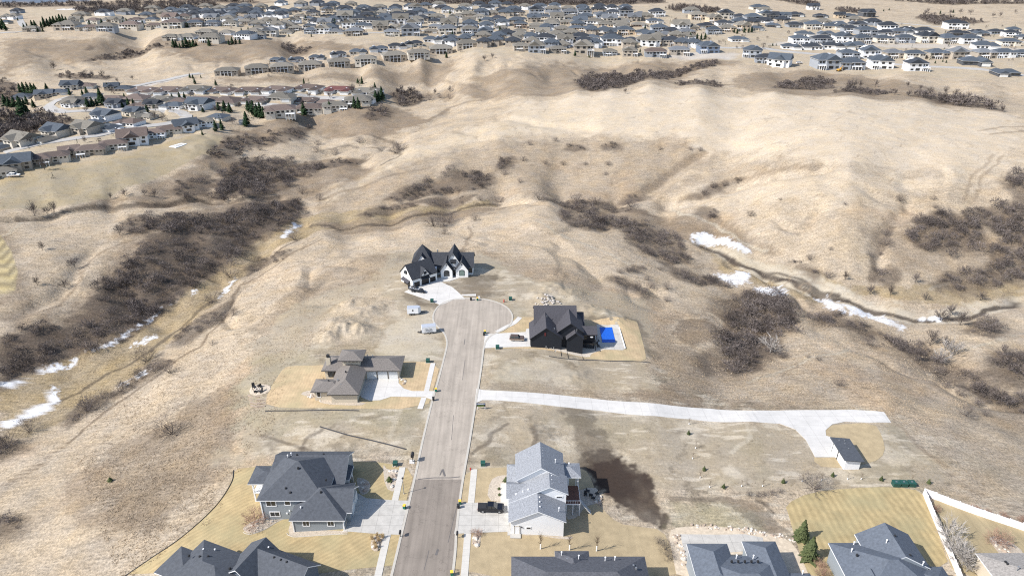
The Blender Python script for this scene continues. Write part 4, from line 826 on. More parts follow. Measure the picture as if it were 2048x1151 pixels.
    for k in range(14):
        a = rg2.uniform(0, 6.28); z = rg2.uniform(.8, 2.1); mb.cyl((0, 0, z), (math.cos(a)*.5, math.sin(a)*.5, z+.55), .018, .006, 4)
    mb.build('trunk', mat_barkm, SA); MB().cyl((0, 0, 0), (0, 0, .5), .1, .09, 8).build('tree_guard', mat_trim, SA)
    for i, (px, py) in enumerate(sorted(it)): place(SA, G(px, py), i*1.3, (1, 1, 1), f'thin sapling with white guard in the dirt, {nth(i, 12)} below the driveway', 'tree', 'guarded saplings below the driveway')
    B = empty('sapling', (0, 0, -500)); mb = MB(); mb.cyl((0, 0, 0), (0, 0, 3.6), .05, .02, 6)
    for k in range(46):
        a = rg2.uniform(0, 6.28); z = rg2.uniform(1.3, 3.4); r = rg2.uniform(.5, 1.2)
        mb.cyl((0, 0, z), (math.cos(a)*r*.7, math.sin(a)*r*.7, z+r), .022, .006, 4)
    mb.build('branches', mat_barkm, B); MB().cyl((0, 0, 0), (0, 0, 1.3), .13, .12, 8).build('trunk_wrap', mat_trim, B)
    for i, (px, py) in enumerate([(1081, 1097), (1139, 1099), (1193, 1101)]): place(B, G(px, py), i*2.1, (1.1, 1.1, 1.1), f'bare sapling with white trunk wrap, {nth(i, 3)} behind the bottom hip roof', 'tree', 'wrapped saplings behind the bottom roof')
    row(RT, 'big red brown dogwood', 'at the blue grey house corner', 'shrub', None, '508 1048 3.6', 1.15)
    row([PT[0], PT[1]], 'tall pale aspen', 'inside the white fence corner', 'tree', 'aspens inside the white fence', '1893 1075 6 1900 1098 6 1912 1120 6 1922 1130 6.5 1932 1142 6 1905 1108 5.5')
    row([RT[1]], 'red twig shrub', 'along the inner side of the white fence', 'shrub', 'shrubs inside the white fence', '1871 1022 2.2 1949 1018 1.3 1975 1026 1.3 2008 1034 1.6 2042 1042 1.8')
    row([RT[0]], 'ornamental purple tree', 'in the rock bed right of the aspens', 'tree', None, '1992 1085 4.0')
    row([RT[1]], 'small purple shrub', 'beside the slate roof near the spruces', 'shrub', 'shrubs beside the spruces', '1640 1133 2.2 1643 1150 2.2 1608 1120 1.2')
    row([RT[0]], 'low red shrub', 'at the white house driveway corner', 'shrub', None, '953 1068 1.5')
    row(SP, 'thin leafless shrub', 'in the planting bed left of the pool yard', 'shrub', 'shrubs in the pool yard bed', '1318 1085 2 1332 1100 2.4 1340 1118 2', 1)

# ---------------------------------------------------------------- the estate houses
ROOF = dict(slate=(.062, .075, .092), dark=(.034, .039, .048), grey=(.13, .138, .15), taupe=(.155, .142, .12), brown=(.125, .095, .082), red=(.13, .055, .05), green=(.04, .07, .065), pale=(.25, .265, .29))
WALL = dict(white=(.80, .80, .80), cream=(.60, .55, .47), beige=(.40, .35, .29), grey=(.30, .32, .35), dark=(.085, .09, .10), tan=(.52, .42, .31), blue=(.16, .20, .27), brownw=(.25, .19, .15))
mat_roofc = M('estate shingles', (1, 1, 1), .85, .22, 1.2, objcol=True)
mat_wallc = M('estate siding', (1, 1, 1), .7, .06, .6, objcol=True)
def hip(mb, x0, x1, y0, y1, z, pitch=.5, ov=.6, th=.22, m=0, ends='hh', axis=None):
    """hip or gable roof solid; ends: h hipped, g gabled for the low and high end of the ridge"""
    x0 -= ov; x1 += ov; y0 -= ov; y1 += ov; w, d = x1-x0, y1-y0
    ax = axis or ('x' if w >= d else 'y')
    if ax == 'x': half = d/2; L = w; P = lambda a, b, c: (x0+a, y0+b, c)
    else: half = w/2; L = d; P = lambda a, b, c: (x1-b, y0+a, c)
    rise = half*pitch; z -= ov*pitch
    a0 = min(half, L/2) if ends[0] == 'h' else 0; a1 = L-(min(half, L/2)) if ends[1] == 'h' else L
    e = [P(0, 0, z), P(L, 0, z), P(L, 2*half, z), P(0, 2*half, z)]; r0 = P(a0, half, z+rise); r1 = P(a1, half, z+rise)
    u = [(a, b, c+th) for a, b, c in e]; r0u = (r0[0], r0[1], r0[2]+th); r1u = (r1[0], r1[1], r1[2]+th)
    for i in range(4): mb.face([e[i], e[(i+1) % 4], u[(i+1) % 4], u[i]], m+1)
    mb.face([e[3], e[2], e[1], e[0]], m+1)
    if abs(a1-a0) < .01: 
        for i in range(4): mb.face([u[i], u[(i+1) % 4], r0u], m)
        return mb
    mb.face([u[0], u[1], r1u, r0u], m); mb.face([u[2], u[3], r0u, r1u], m)
    mb.face([u[3], u[0], r0u], m); mb.face([u[1], u[2], r1u], m)
    return mb
def win(root, x, y, z, w=1.4, h=1.3, ax='y', name='window', glass=None, frame=None, mull=1, trimw=.12, proud=.05):
    """framed window on a wall facing -y (ax y), +y (ax Y), -x (ax x) or +x (ax X); z is the sill"""
    fr = MB(); gl = MB()
    def bx(mb, u0, u1, z0, z1, d0, d1):
        if ax == 'y': mb.box(x+u0, x+u1, y-d1, y-d0, z0, z1)
        elif ax == 'Y': mb.box(x+u0, x+u1, y+d0, y+d1, z0, z1)
        elif ax == 'x': mb.box(x-d1, x-d0, y+u0, y+u1, z0, z1)
        else: mb.box(x+d0, x+d1, y+u0, y+u1, z0, z1)
    t = trimw; o = proud
    bx(fr, -w/2-t, w/2+t, z+h, z+h+t, -.1, o+.03); bx(fr, -w/2-t, w/2+t, z-t, z, -.1, o+.03)
    bx(fr, -w/2-t, -w/2, z, z+h, -.1, o+.03); bx(fr, w/2, w/2+t, z, z+h, -.1, o+.03)
    for k in range(1, mull+1):
        c = -w/2+w*k/(mull+1); bx(fr, c-.04, c+.04, z, z+h, -.1, o+.02)
    bx(gl, -w/2, w/2, z, z+h, -.1, o)
    f = gl.build(name, glass or mat_glass, root); fr.build('frame', frame or mat_trim, f); return f
def simplewin(root, rects, name='window'):
    for x0, x1, y, z0, z1 in rects: MB().box(x0, x1, y-.08, y+.1, z0, z1).build(name, mat_glass, root)
EST = {}
def estate_protos():
    def mk(key, walls, roofs, wins=(), doors=(), extra=None, name='house'):
        root = empty(name, (0, 0, -600)); mb = MB()
        for x0, x1, y0, y1, h in walls: mb.box(x0, x1, y0, y1, -2.5, h)
        for r in roofs:        # gable end fills
            if 'g' in r[6]:
                x0, x1, y0, y1, z, pt, en, ax = r
                if ax == 'y':
                    hw = (x1-x0)/2; yy = [y0+.05, y1-.05]
                    mb.hexa([(x0, yy[0], z-.02), (x1, yy[0], z-.02), (x1, yy[1], z-.02), (x0, yy[1], z-.02)], [(x0+hw-.01, yy[0], z+hw*pt), (x0+hw+.01, yy[0], z+hw*pt), (x0+hw+.01, yy[1], z+hw*pt), (x0+hw-.01, yy[1], z+hw*pt)])
                else:
                    hd = (y1-y0)/2; xx = [x0+.05, x1-.05]
                    mb.hexa([(xx[0], y0, z-.02), (xx[1], y0, z-.02), (xx[1], y1, z-.02), (xx[0], y1, z-.02)], [(xx[0], y0+hd-.01, z+hd*pt), (xx[1], y0+hd-.01, z+hd*pt), (xx[1], y0+hd+.01, z+hd*pt), (xx[0], y0+hd+.01, z+hd*pt)])
        mb.build('wall', mat_wallc, root)
        rb = MB()
        for x0, x1, y0, y1, z, pt, en, ax in roofs: hip(rb, x0, x1, y0, y1, z, pt, .55, .2, 0, en, ax)
        rb.build('roof', [mat_roofc, mat_trimc], root)
        simplewin(root, wins)
        for x0, x1, y, z0, z1 in doors: MB().box(x0, x1, y-.06, y+.1, z0, z1).build('garage_door', mat_door, root)
        if extra: extra(root)
        root['w'] = max(w[1] for w in walls)-min(w[0] for w in walls); EST[key] = root
    def balcony(x0, x1, y, z, depth=2.6):
        def f(root):
            mb = MB(); mb.box(x0, x1, y-depth, y-.02, z-.25, z)
            for x in np.linspace(x0+.15, x1-.15, 4): mb.box(x-.12, x+.12, y-depth, y-depth+.24, -2.5, z-.25)
            mb.box(x0, x1, y-depth, y-depth+.06, z+.85, z+.95)
            for x in np.linspace(x0+.1, x1-.1, 9): mb.box(x-.03, x+.03, y-depth+.01, y-depth+.05, z, z+.85)
            mb.build('deck', mat_trim, root)
        return f
    def recess(root):     # two-storey shaded porch under the main roof
        mb = MB(); mb.box(-5, 5, -7.35, -4.9, 2.75, 3.0); mb.box(-5, 5, -7.35, -7.28, 3.8, 3.9)
        for x in (-5, -1.7, 1.7, 5): mb.box(x-.2, x+.2, -7.4, -7.0, -2.5, 5.6)
        mb.build('porch', mat_trim, root); MB().box(-4.8, 4.8, -4.95, -4.85, .2, 5.2).build('glazing', mat_glass, root)
    mk('villa', [(-11, -5, -7, 6, 5.6), (5, 11, -7, 6, 5.6), (-5.1, 5.1, -4.9, 6, 5.5)], [(-11, 11, -7.2, 6, 5.6, .45, 'hh', 'x')],
       [(-9.6, -8.4, -7, 3.6, 4.8), (-7.6, -6.4, -7, 3.6, 4.8), (6.4, 7.6, -7, 3.6, 4.8), (8.4, 9.6, -7, 3.6, 4.8), (-9, -7.2, -7, .6, 2), (7.2, 9, -7, .6, 2)], extra=recess, name='villa')
    mk('walk', [(-8, 8, -5.5, 6, 5.4), (2.5, 9.5, -7.5, 0, 5.4)], [(-8, 8, -5.5, 6, 5.4, .5, 'hh', 'x'), (2.5, 9.5, -7.5, 1, 5.42, .52, 'hh', 'y')],
       [(-7, -5.4, -5.5, 3.4, 4.8), (-4.2, -.8, -5.5, 3, 5), (.2, 1.8, -5.5, 3.4, 4.8), (-6.5, -3, -5.5, .4, 2.2), (4, 5.4, -7.5, 3.4, 4.8), (6.6, 8, -7.5, 3.4, 4.8), (4.4, 7.4, -7.5, .5, 2)], extra=balcony(-5, 1.8, -5.5, 2.7))
    mk('two', [(-7, 6, -5, 6, 6.2), (-2, 8, -6.4, 0, 6.2)], [(-7, 6, -5, 6, 6.2, .6, 'hh', 'x'), (-2, 8, -6.4, 3, 6.24, .62, 'gh', 'y')],
       [(-6, -4.6, -5, 3.8, 5.2), (-4, -2.6, -5, 3.8, 5.2), (-.6, 1.4, -6.4, 3.8, 5.4), (4, 6, -6.4, 3.8, 5.4), (-6, -3, -5, .4, 2.2), (0, 3, -6.4, .4, 2.3), (4.6, 6.6, -6.4, .7, 2)], extra=balcony(-7, -2.1, -5, 2.8))
    mk('ranch', [(-8.5, 3, -3, 6, 3.1), (1, 8.5, -7, 5, 3.1)], [(-8.5, 4, -3, 6, 3.1, .52, 'hh', 'x'), (1, 8.5, -7, 5, 3.14, .6, 'gh', 'y')],
       [(-7.5, -5.5, -3, 1, 2.4), (-4, -2.2, -3, 1, 2.4), (4.2, 5.4, -7, 3.6, 4.4)], [(2, 7.6, -7, 0, 2.4)])
    mk('ranchh', [(-9, 5, -5, 6, 3.1), (1.5, 9, -7.5, 3, 3.1)], [(-9, 6, -5, 6, 3.1, .5, 'hh', 'x'), (1.5, 9, -7.5, 4, 3.13, .5, 'hh', 'y')],
       [(-8, -6, -5, .9, 2.3), (-4.6, -2.6, -5, .9, 2.3), (-1.2, .6, -5, .9, 2.3)], [(2.6, 8, -7.5, 0, 2.4)])
    mk('twin', [(-12, 12, -4, 7, 3), (-9.6, -2.6, -9, -3, 3), (4.4, 11.4, -9, -3, 3)], [(-12, 12, -4, 7, 3, .5, 'hh', 'x'), (-9.6, -2.6, -9, 0, 3.02, .52, 'gh', 'y'), (4.4, 11.4, -9, 0, 3.02, .52, 'gh', 'y')],
       [(-1.6, .2, -4, .9, 2.3), (1.4, 3.2, -4, .9, 2.3)], [(-8.8, -3.4, -9, 0, 2.4), (5.2, 10.6, -9, 0, 2.4)], name='twin_house')
    mk('brick', [(-10, 10, -5, 6, 5.4), (-9, -3, -6.5, 0, 5.4)], [(-10, 10, -5, 6, 5.4, .5, 'hh', 'x'), (-9, -3, -6.5, 1, 5.43, .5, 'hh', 'y')],
       [(-8, -6.6, -6.5, 3.3, 4.7), (-5.4, -4, -6.5, 3.3, 4.7), (-2, 0, -5, 3.2, 4.8), (1.2, 3, -5, 3.2, 4.8), (4.4, 6, -5, 3.2, 4.8), (7.4, 9, -5, 3.2, 4.8), (-1.6, .6, -5, .5, 2), (4, 6.4, -5, .5, 2)], extra=balcony(3.6, 9.6, -5, 2.7))
    mk('gable', [(-7, 7, -5, 5, 5.0), (-3, 4, -6.5, 0, 5.0)], [(-7, 7, -5, 5, 5.0, .7, 'gg', 'x'), (-3, 4, -6.5, 2, 5.03, .7, 'gh', 'y')],
       [(-6, -4.6, -5, 3, 4.4), (-1.8, -.4, -6.5, 3, 4.6), (1.2, 2.6, -6.5, 3, 4.6), (5, 6.2, -5, 3, 4.4), (-5.8, -4, -5, .5, 2), (-1, 2, -6.5, .3, 2.2)])
mat_trimc = M('estate fascia', (.55, .53, .50), .6, .05)
_E = [
 # where, kinds, roofs, walls, turn, photo x y width ...
 ('villas along the ravine edge', 'villa', 'taupe', 'beige beige beige cream', 14, '457 151 44 515 147 44 565 144 44 622 139 44 678 134 42 732 129 42 788 123 46 837 116 42 882 108 44 934 97 40'),
 ('homes just behind the villa row', 'ranch', 'slate dark slate', 'white white cream grey', 12, '556 126 28 593 125 30 634 121 30 677 115 31 717 111 33 758 105 35 796 99 36 828 94 34 866 87 36 899 82 32 938 78 30'),
 ('homes on the crest over the brush hollow', 'walk two ranchh walk', 'slate taupe taupe grey', 'beige cream white grey', 4, '519 77 24 542 73 30 574 69 26 592 63 24 622 68 25 649 68 28 674 69 30 711 72 34 783 73 30 823 72 36 862 67 26 897 69 36 938 68 32 972 73 30'),
 ('second line behind the crest homes', 'ranchh gable ranch two', 'taupe slate grey taupe', 'white cream beige white', 0, '520 60 22 545 52 24 574 49 24 592 49 22 620 56 22 652 54 28 674 54 26 702 57 28 729 58 34 762 62 30 794 60 30 830 56 28 872 58 28 899 57 32'),
 ('third line behind the crest homes', 'ranchh ranch gable walk', 'slate taupe taupe dark', 'cream beige grey white', 0, '620 42 24 655 38 24 692 42 32 720 46 30 745 47 34 774 48 36 802 48 34 834 48 30 872 48 30 912 38 28 938 49 24 974 54 32 1003 60 24 960 40 24'),
 ('fourth line below the pale far field', 'ranchh walk two', 'slate taupe dark', 'cream white grey beige', 0, '600 36 22 628 32 24 655 27 22 690 27 24 718 28 22 740 32 24 764 29 24 790 26 24 830 24 28 860 32 24 895 26 24 925 30 26 997 42 28'),
 ('homes on the rim of the left plateau', 'brick walk brick', 'taupe taupe slate brown', 'beige cream grey', 3, '64 64 22 140 60 40 168 62 18 186 62 22 216 63 36 264 61 38 311 58 30 351 57 38 391 54 30 427 53 28 462 53 28 492 50 26'),
 ('second line on the left plateau', 'ranchh gable walk', 'taupe slate brown grey', 'cream white beige', 0, '15 48 16 154 46 22 189 48 26 222 44 26 237 46 20 275 48 26 306 43 26 343 44 28 370 40 26 391 46 28 425 44 26 457 40 26 482 42 24 503 44 22'),
 ('homes on the ledge with the spruce hedge', 'brick ranchh brick', 'slate slate taupe', 'white beige cream', -6, '344 82 20 375 80 38 414 74 36 425 87 42 455 70 28 492 79 38 508 70 26'),
 ('homes along the ravine rim at top middle', 'walk two brick two', 'taupe slate taupe grey', 'beige white grey cream', 2, '1041 102 32 1074 106 34 1115 107 32 1168 108 40 1218 112 26 1260 113 30 1357 111 40'),
 ('brown roofed home on the top middle rim', 'brick', 'brown', 'grey', 0, '1310 115 42'),
 ('blue house at the right end of the rim', 'two', 'slate', 'blue', 0, '1413 107 38'),
 ('homes behind the ravine rim at top middle', 'ranchh gable walk', 'slate dark taupe', 'white beige grey white', -4, '1040 66 24 1085 74 28 1090 87 38 1122 72 30 1160 84 36 1185 79 28 1220 74 26 1130 88 30 1222 92 44 1260 84 26 1300 93 42 1342 92 36 1386 88 30'),
 ('middle cluster of the far estate', 'walk ranchh gable', 'taupe slate grey', 'beige tan grey white', 6, '1248 70 32 1285 70 32 1295 77 24 1333 75 34 1370 72 30 1318 65 34 1360 61 36'),
 ('long third line of the far estate', 'walk brick ranchh', 'taupe taupe slate', 'beige brownw grey tan', -3, '1040 56 26 1074 56 30 1072 64 26 1104 57 32 1152 64 28 1178 62 30 1210 58 30 1242 56 32 1278 54 28'),
 ('fourth line of the far estate', 'ranchh gable', 'taupe grey slate', 'cream white beige', 0, '1040 42 24 1068 44 26 1092 38 26 1114 42 26 1134 50 28 1160 50 28 1190 48 32 1218 47 28 1245 45 26 1268 43 26 1309 47 30'),
 ('back line below the far tree belt', 'walk two ranchh', 'slate grey dark taupe', 'white beige grey', 0, '1035 32 26 1073 30 30 1113 32 28 1140 32 28 1168 31 26 1198 32 24 1224 33 28 1251 33 28 1282 34 28 1313 34 32'),
 ('homes round the bare park lot', 'walk ranchh two', 'dark slate taupe', 'grey white cream tan', 4, '1393 40 32 1425 46 26 1450 38 30 1448 52 32 1476 38 28 1504 44 34 1529 38 26 1410 57 34 1427 69 30 1452 64 30 1482 62 28 1511 61 28'),
 ('white barn like home beside the empty street', 'ranchh', 'slate', 'white', 0, '1476 84 34'),
 ('two houses past the rim road bend', 'two walk', 'slate dark', 'grey white', -20, '1502 116 36 1530 127 40'),
 ('unfinished green and white home by the hill', 'gable', 'slate', 'white', -25, '1558 134 46'),
 ('big houses nearest the hill at upper right', 'two walk two two', 'dark slate slate', 'grey white white grey', -2, '1646 139 46 1700 139 50 1756 138 42 1828 142 42'),
 ('dark roofed homes at the right end of the street', 'ranch ranch', 'slate dark', 'dark dark', -8, '1946 132 50 2009 153 48'),
 ('second street row at upper right', 'walk two walk brick', 'slate grey slate', 'grey white beige cream', 2, '1692 117 36 1736 117 38 1782 118 36 1825 118 38 1868 118 38 1911 118 38 1961 117 38 2002 116 42 2040 114 30'),
 ('garages row on the rim road at upper right', 'ranch ranchh ranch', 'slate dark', 'white white cream dark', -8, '1581 100 36 1622 100 38 1665 100 40 1708 100 42 1968 99 44'),
 ('third street row at upper right', 'walk brick two walk', 'slate dark slate', 'white grey cream dark', 3, '1595 88 34 1641 87 38 1681 87 34 1721 86 36 1763 86 34 1807 86 36 1848 86 36 1890 87 38 1933 88 38 2015 93 38'),
 ('fourth street row at upper right', 'ranchh ranch walk', 'dark slate', 'white dark grey white', -5, '1608 74 34 1652 74 32 1727 71 36 1768 71 34 1801 70 36 1843 72 34 1916 72 34 1960 73 30 2018 74 28 2043 78 24'),
 ('last street row before the far fields', 'ranchh walk ranch', 'slate dark dark', 'white cream grey', -4, '1590 56 34 1625 59 34 1664 60 36 1676 54 30 1697 66 30 1715 55 34 1736 62 26 1774 62 36 1814 62 24 1846 66 34 1906 59 44 1953 69 30 1991 69 30 2024 67 26'),
 ('scattered houses at the foot of the far field', 'ranchh gable', 'dark slate', 'white dark cream tan', 0, '1545 55 26 1543 39 24 1567 39 24 1591 34 28 1640 36 24 1678 37 20 1698 36 24 1732 34 26 1625 20 22 1517 20 34'),
 # nearer neighbourhood at left
 ('twin garages row below the valley road', 'twin', 'brown taupe brown', 'white', -6, '290 188 54 340 188 54 392 188 54 446 188 54 500 188 54 556 186 54 618 184 54 735 192 58 728 204 50'),
 ('red roofed twin home in the upper left row', 'twin', 'red', 'white', -8, '678 186 54'),
 ('long second row of brown roofs at left', 'ranchh twin', 'brown brown taupe', 'cream beige', -4, '150 204 32 225 205 50 277 205 48 325 205 48 362 208 34 404 207 54 458 211 54 512 207 52 566 203 52 612 208 40 652 212 36'),
 ('slate roofed home in the brown roof row', 'ranchh', 'slate', 'white', 10, '186 198 36'),
 ('homes round the turning circle at left', 'ranchh gable', 'taupe slate brown slate', 'beige cream grey', 15, '48 198 36 92 196 34 120 190 24 145 180 34 174 177 30 226 181 26 252 183 28'),
 ('homes inside the left street loop', 'gable ranchh', 'taupe brown slate dark', 'white beige white grey', -12, '145 214 24 164 213 22 235 216 34 283 217 26 308 217 26 350 218 42 402 220 46'),
 ('long villas above the ravine brush', 'brick', 'taupe brown brown taupe', 'cream', 16, '562 236 60 622 230 54 672 223 50 717 212 52'),
 ('inner homes of the left neighbourhood', 'ranchh gable ranch', 'slate taupe taupe brown', 'grey cream beige white', -18, '215 242 44 270 232 34 262 252 46 293 240 26 222 262 38 440 240 40 190 252 30'),
 ('homes on the near side of the left street', 'ranch gable', 'taupe slate', 'beige cream', -25, '8 300 24 50 292 56 92 284 30 120 274 50 152 262 30 178 268 50'),
 ('row backing on to the mown field', 'brick gable brick', 'brown slate brown taupe', 'cream white beige', 26, '4 356 30 38 341 60 76 331 30 112 325 48 142 311 36 186 311 54 230 300 52 270 290 56 308 277 40 342 269 44 374 263 46 404 255 40'),
]
# the smallest houses, along the top of the picture, read as one mass
_MASS = '520 20 20 545 26 22 560 12 20 600 14 22 632 12 24 664 12 22 700 12 20 725 20 26 757 19 26 790 22 22 820 20 24 850 18 24 877 15 26 930 20 26 957 12 24 990 14 24 1015 16 22 157 34 40 204 32 30 246 30 32 290 38 24 322 34 24 358 31 24 386 36 24 410 30 22 437 24 24 465 16 24 487 14 20 490 28 22 510 24 20 339 24 22 372 22 22 408 20 22 1080 20 26 1137 22 26 1166 22 24 1252 22 24 1384 28 28 1531 28 24 24 40 16 8 38 14 30 28 16 536 38 22 560 38 22 585 26 22 530 46 20 1050 20 22 1110 18 22 1200 20 22 1225 22 22'
RN = dict(slate='slate roofed', dark='dark roofed', grey='grey roofed', taupe='taupe roofed', brown='brown roofed', red='red roofed', green='green roofed', pale='pale roofed')
WN = dict(white='white', cream='cream', beige='beige', grey='grey', dark='black', tan='tan', blue='blue', brownw='brown')
def make_estate():
    estate_protos(); rg = random.Random(4)
    fx = FPX
    for where, kinds, roofs, walls, turn, s in _E:
        kinds, roofs, walls = kinds.split(), roofs.split(), walls.split(); v = [float(t) for t in s.split()]; it = sorted(zip(v[::3], v[1::3], v[2::3])); n = len(it)
        for i, (px, py, w) in enumerate(it):
            k = kinds[i % len(kinds)]; rk = roofs[rg.randrange(len(roofs))]; wk = walls[rg.randrange(len(walls))]
            p = G(px, py); d = (p-Vector((0, 0, CAMH))).length; mpp = d/math.hypot(FPX, px-1024)
            pr = EST[k]; sc = max(.78, min(1.35, 1.02*w*mpp/(pr['w']+1.2)))
            p = p+Vector((p.x, p.y, 0)).normalized()*6*sc
            p.z = H1(p.x, p.y-3)+.15
            flip = -1 if (i % 2 and k not in ('villa', 'twin')) else 1
            o = dup(pr, p, R(turn+rg.uniform(-7, 7)), (sc*flip, sc*(1.22 if py > 150 else 1.12), sc*(.86+rg.random()*.14)*(.86 if py > 150 else 1)))
            if 'w' in o: del o['w']
            for c in o.children:
                if c.name.startswith('roof'): f_ = rg.uniform(.8, 1.25); c.color = (*[q*f_ for q in ROOF[rk]], 1)
                elif c.name.startswith('wall'): f_ = rg.uniform(.88, 1.05); c.color = (*[q*f_ for q in WALL[wk]], 1)
            for q in ('label', 'category', 'group'):
                if q in o: del o[q]
            kind = 'villa' if k == 'villa' else 'twin house' if k == 'twin' else 'house'
            look = f'{RN[rk]} {WN[wk]} {kind}'
            lb = f'{look}, {where}' if n == 1 else f'{look}, {nth(i, n)}, {where}'
            tag(o, lb, 'house', where if n > 1 else None)
    # one mass of the tiniest
    v = [float(t) for t in _MASS.split()]; have = [(a, b) for row_ in _E for a, b in zip([float(t) for t in row_[5].split()][::3], [float(t) for t in row_[5].split()][1::3])]+list(zip(v[::3], v[1::3]))
    rf = random.Random(77); tries = 0; add = 0
    while tries < 6000 and add < 150:
        tries += 1; px = rf.uniform(300, 1760); py = rf.uniform(16, 98 if 500 < px < 1400 else 60)
        top = 20 if px < 1250 else 40
        if py < top or (px < 500 and py > 48) or (px > 1540 and py < 48): continue
        if 1300 < px < 1480 and 30 < py < 60: continue
        if 500 < px < 900 and py > 62: continue
        if any(abs(px-a) < 21 and abs(py-b) < 4.6+py*.03 for a, b in have): continue
        have.append((px, py)); v += [px, py, rf.uniform(24, 32)]; add += 1
    V = []; F = []; MI = []; mats = []
    for rk in ('slate', 'dark', 'taupe'): mats.append(M('far roof '+rk, ROOF[rk]))
    for wk in ('white', 'beige', 'grey'): mats.append(M('far wall '+wk, WALL[wk]))
    mats.append(mat_glass); mb = MB()
    for i, (px, py, w) in enumerate(zip(v[::3], v[1::3], v[2::3])):
        p = G(px, py); d = (p-Vector((0, 0, CAMH))).length; W_ = min(11, w*d/FPX*.5); D = min(W_, 6.5)
        r, wl = rg.randrange(3), 3+rg.randrange(3); h = rg.choice((3.2, 5.4, 5.4)); x, y, z = p.x, p.y+8, H1(p.x, p.y+4)
        mb.box(x-W_, x+W_, y-D, y+D, z-3, z+h, wl); mb2 = MB(); hip(mb2, x-W_, x+W_, y-D, y+D, z+h, .5, .5, .2, 0, 'hh')
        for f in mb2.f: mb.face([mb2.v[q] for q in f], r)
        g0 = rg.uniform(-W_+1, 0); mb.box(g0, g0+.01, y-D-.1, y-D, z+.2, z+.21, 6)
        for q in range(3): 
            a = x-W_+1.2+q*W_*.6; mb.box(a, a+1.6, y-D-.08, y-D+.1, z+h-2, z+h-.7, 6)
        mb.box(x-W_*.1, x+W_*.5, y-D-3.5, y-D+1, z-3, z+h-.4, wl); mb3 = MB(); hip(mb3, x-W_*.1, x+W_*.5, y-D-3.5, y+D*.4, z+h-.35, .55, .5, .2, 0, 'gh', 'y')
        for f in mb3.f: mb.face([mb3.v[q] for q in f], r)
    tag(mb.build('distant_houses', mats), 'crowd of tiny far houses along the top of the picture', 'houses', kind='stuff')
    for r in EST.values():
        for c in list(r.children_recursive): bpy.data.objects.remove(c)
        bpy.data.objects.remove(r)
def make_far_gardens():
    rg = random.Random(31); P = []; T = conifer_proto(5, mat_spruce, 'x', 40); t0 = [c for c in T.children if c.type == 'MESH' and c.name.startswith('crown')][0]
    me = t0.data; n = len(me.vertices); co = np.empty(n*3); me.vertices.foreach_get('co', co); C = co.reshape(-1, 3, 3)[::2]; D = DM[0][::3]
    A = []; B = []
    for reg, num in (('300 20 1300 20 1540 60 1540 100 1040 100 980 70 520 70 300 45', 420), ('1560 50 2048 50 2048 125 1700 120 1560 95', 90), ('60 175 740 170 740 215 420 255 200 300 0 300 80 230', 80), ('470 140 940 85 960 100 500 160', 60)):
        Q = _pp(reg); xs = [a for a, b in Q]; ys = [b for a, b in Q]; c = 0
        while c < num:
            px = rg.uniform(min(xs), max(xs)); py = rg.uniform(min(ys), max(ys))
            if poly_sd(np.array([px]), np.array([py]), Q)[0] > 0: continue
            c += 1; p = G(px, py); kind = rg.random() < .38; s = rg.uniform(2.5, 6.5) if kind else rg.uniform(2, 5); a = rg.uniform(0, 6.28); t = C if kind else D
            q = t.copy(); q[..., 0] = (t[..., 0]*math.cos(a)-t[..., 1]*math.sin(a))*s*(.95 if kind else .7); q[..., 1] = (t[..., 0]*math.sin(a)+t[..., 1]*math.cos(a))*s*(.95 if kind else .7); q[..., 2] *= s
            if not kind: q[:, :2] += (q[:, :2]-q[:, :2].mean(1, keepdims=True))*1.6
            q += np.array([p.x, p.y, p.z]); (A if kind else B).append(q)
    tag(linkmesh('garden_conifers', tri_mesh('garden_conifers', np.concatenate(A)), mat_spruce), 'small dark garden conifers dotted all through the far estates', 'trees', kind='stuff')
    tag(linkmesh('garden_shrubs', tri_mesh('garden_shrubs', np.concatenate(B)), mat_twig), 'bare garden shrubs dotted all through the far estates', 'shrubs', kind='stuff')
    for c in list(T.children): bpy.data.objects.remove(c)
    bpy.data.objects.remove(T)
def make_far_streets():
    for s, w in (('1388 86 1440 96 1536 98 1600 106 1680 108 1750 105', 9), ('1680 77 1800 80 1900 79 2048 85', 9), ('1760 127 1850 133 1960 139 2048 152', 9), ('1000 66 1050 78 1100 94', 9), ('1130 94 1190 88 1250 80', 8),
                 ('880 30 892 42 940 56 1010 70', 11), ('250 177 300 166 350 156 400 147', 7), ('10 306 90 286 190 272 260 256 330 248 372 236 360 224 300 218 210 220 130 224 96 214 118 200 150 193', 8),
                 ('300 194 400 196 500 196 620 194 720 202 640 212 560 212 500 208', 8), ('1880 112 1960 106 2048 104', 8), ('0 66 60 62 45 50 40 40', 8), ('440 24 520 34 620 60 760 66 880 60', 7), ('1536 42 1640 44 1760 44 1900 56', 7)):
        P = [G(max(-100, a), b) for a, b in _pp(s)]
        sheet('street', strip(pathline(P, 12), w), mat_fstreet, .30, 5, kind='structure', thick=.6)
mat_fstreet = M('pale far street', (.36, .345, .325), .9, .08, .1)
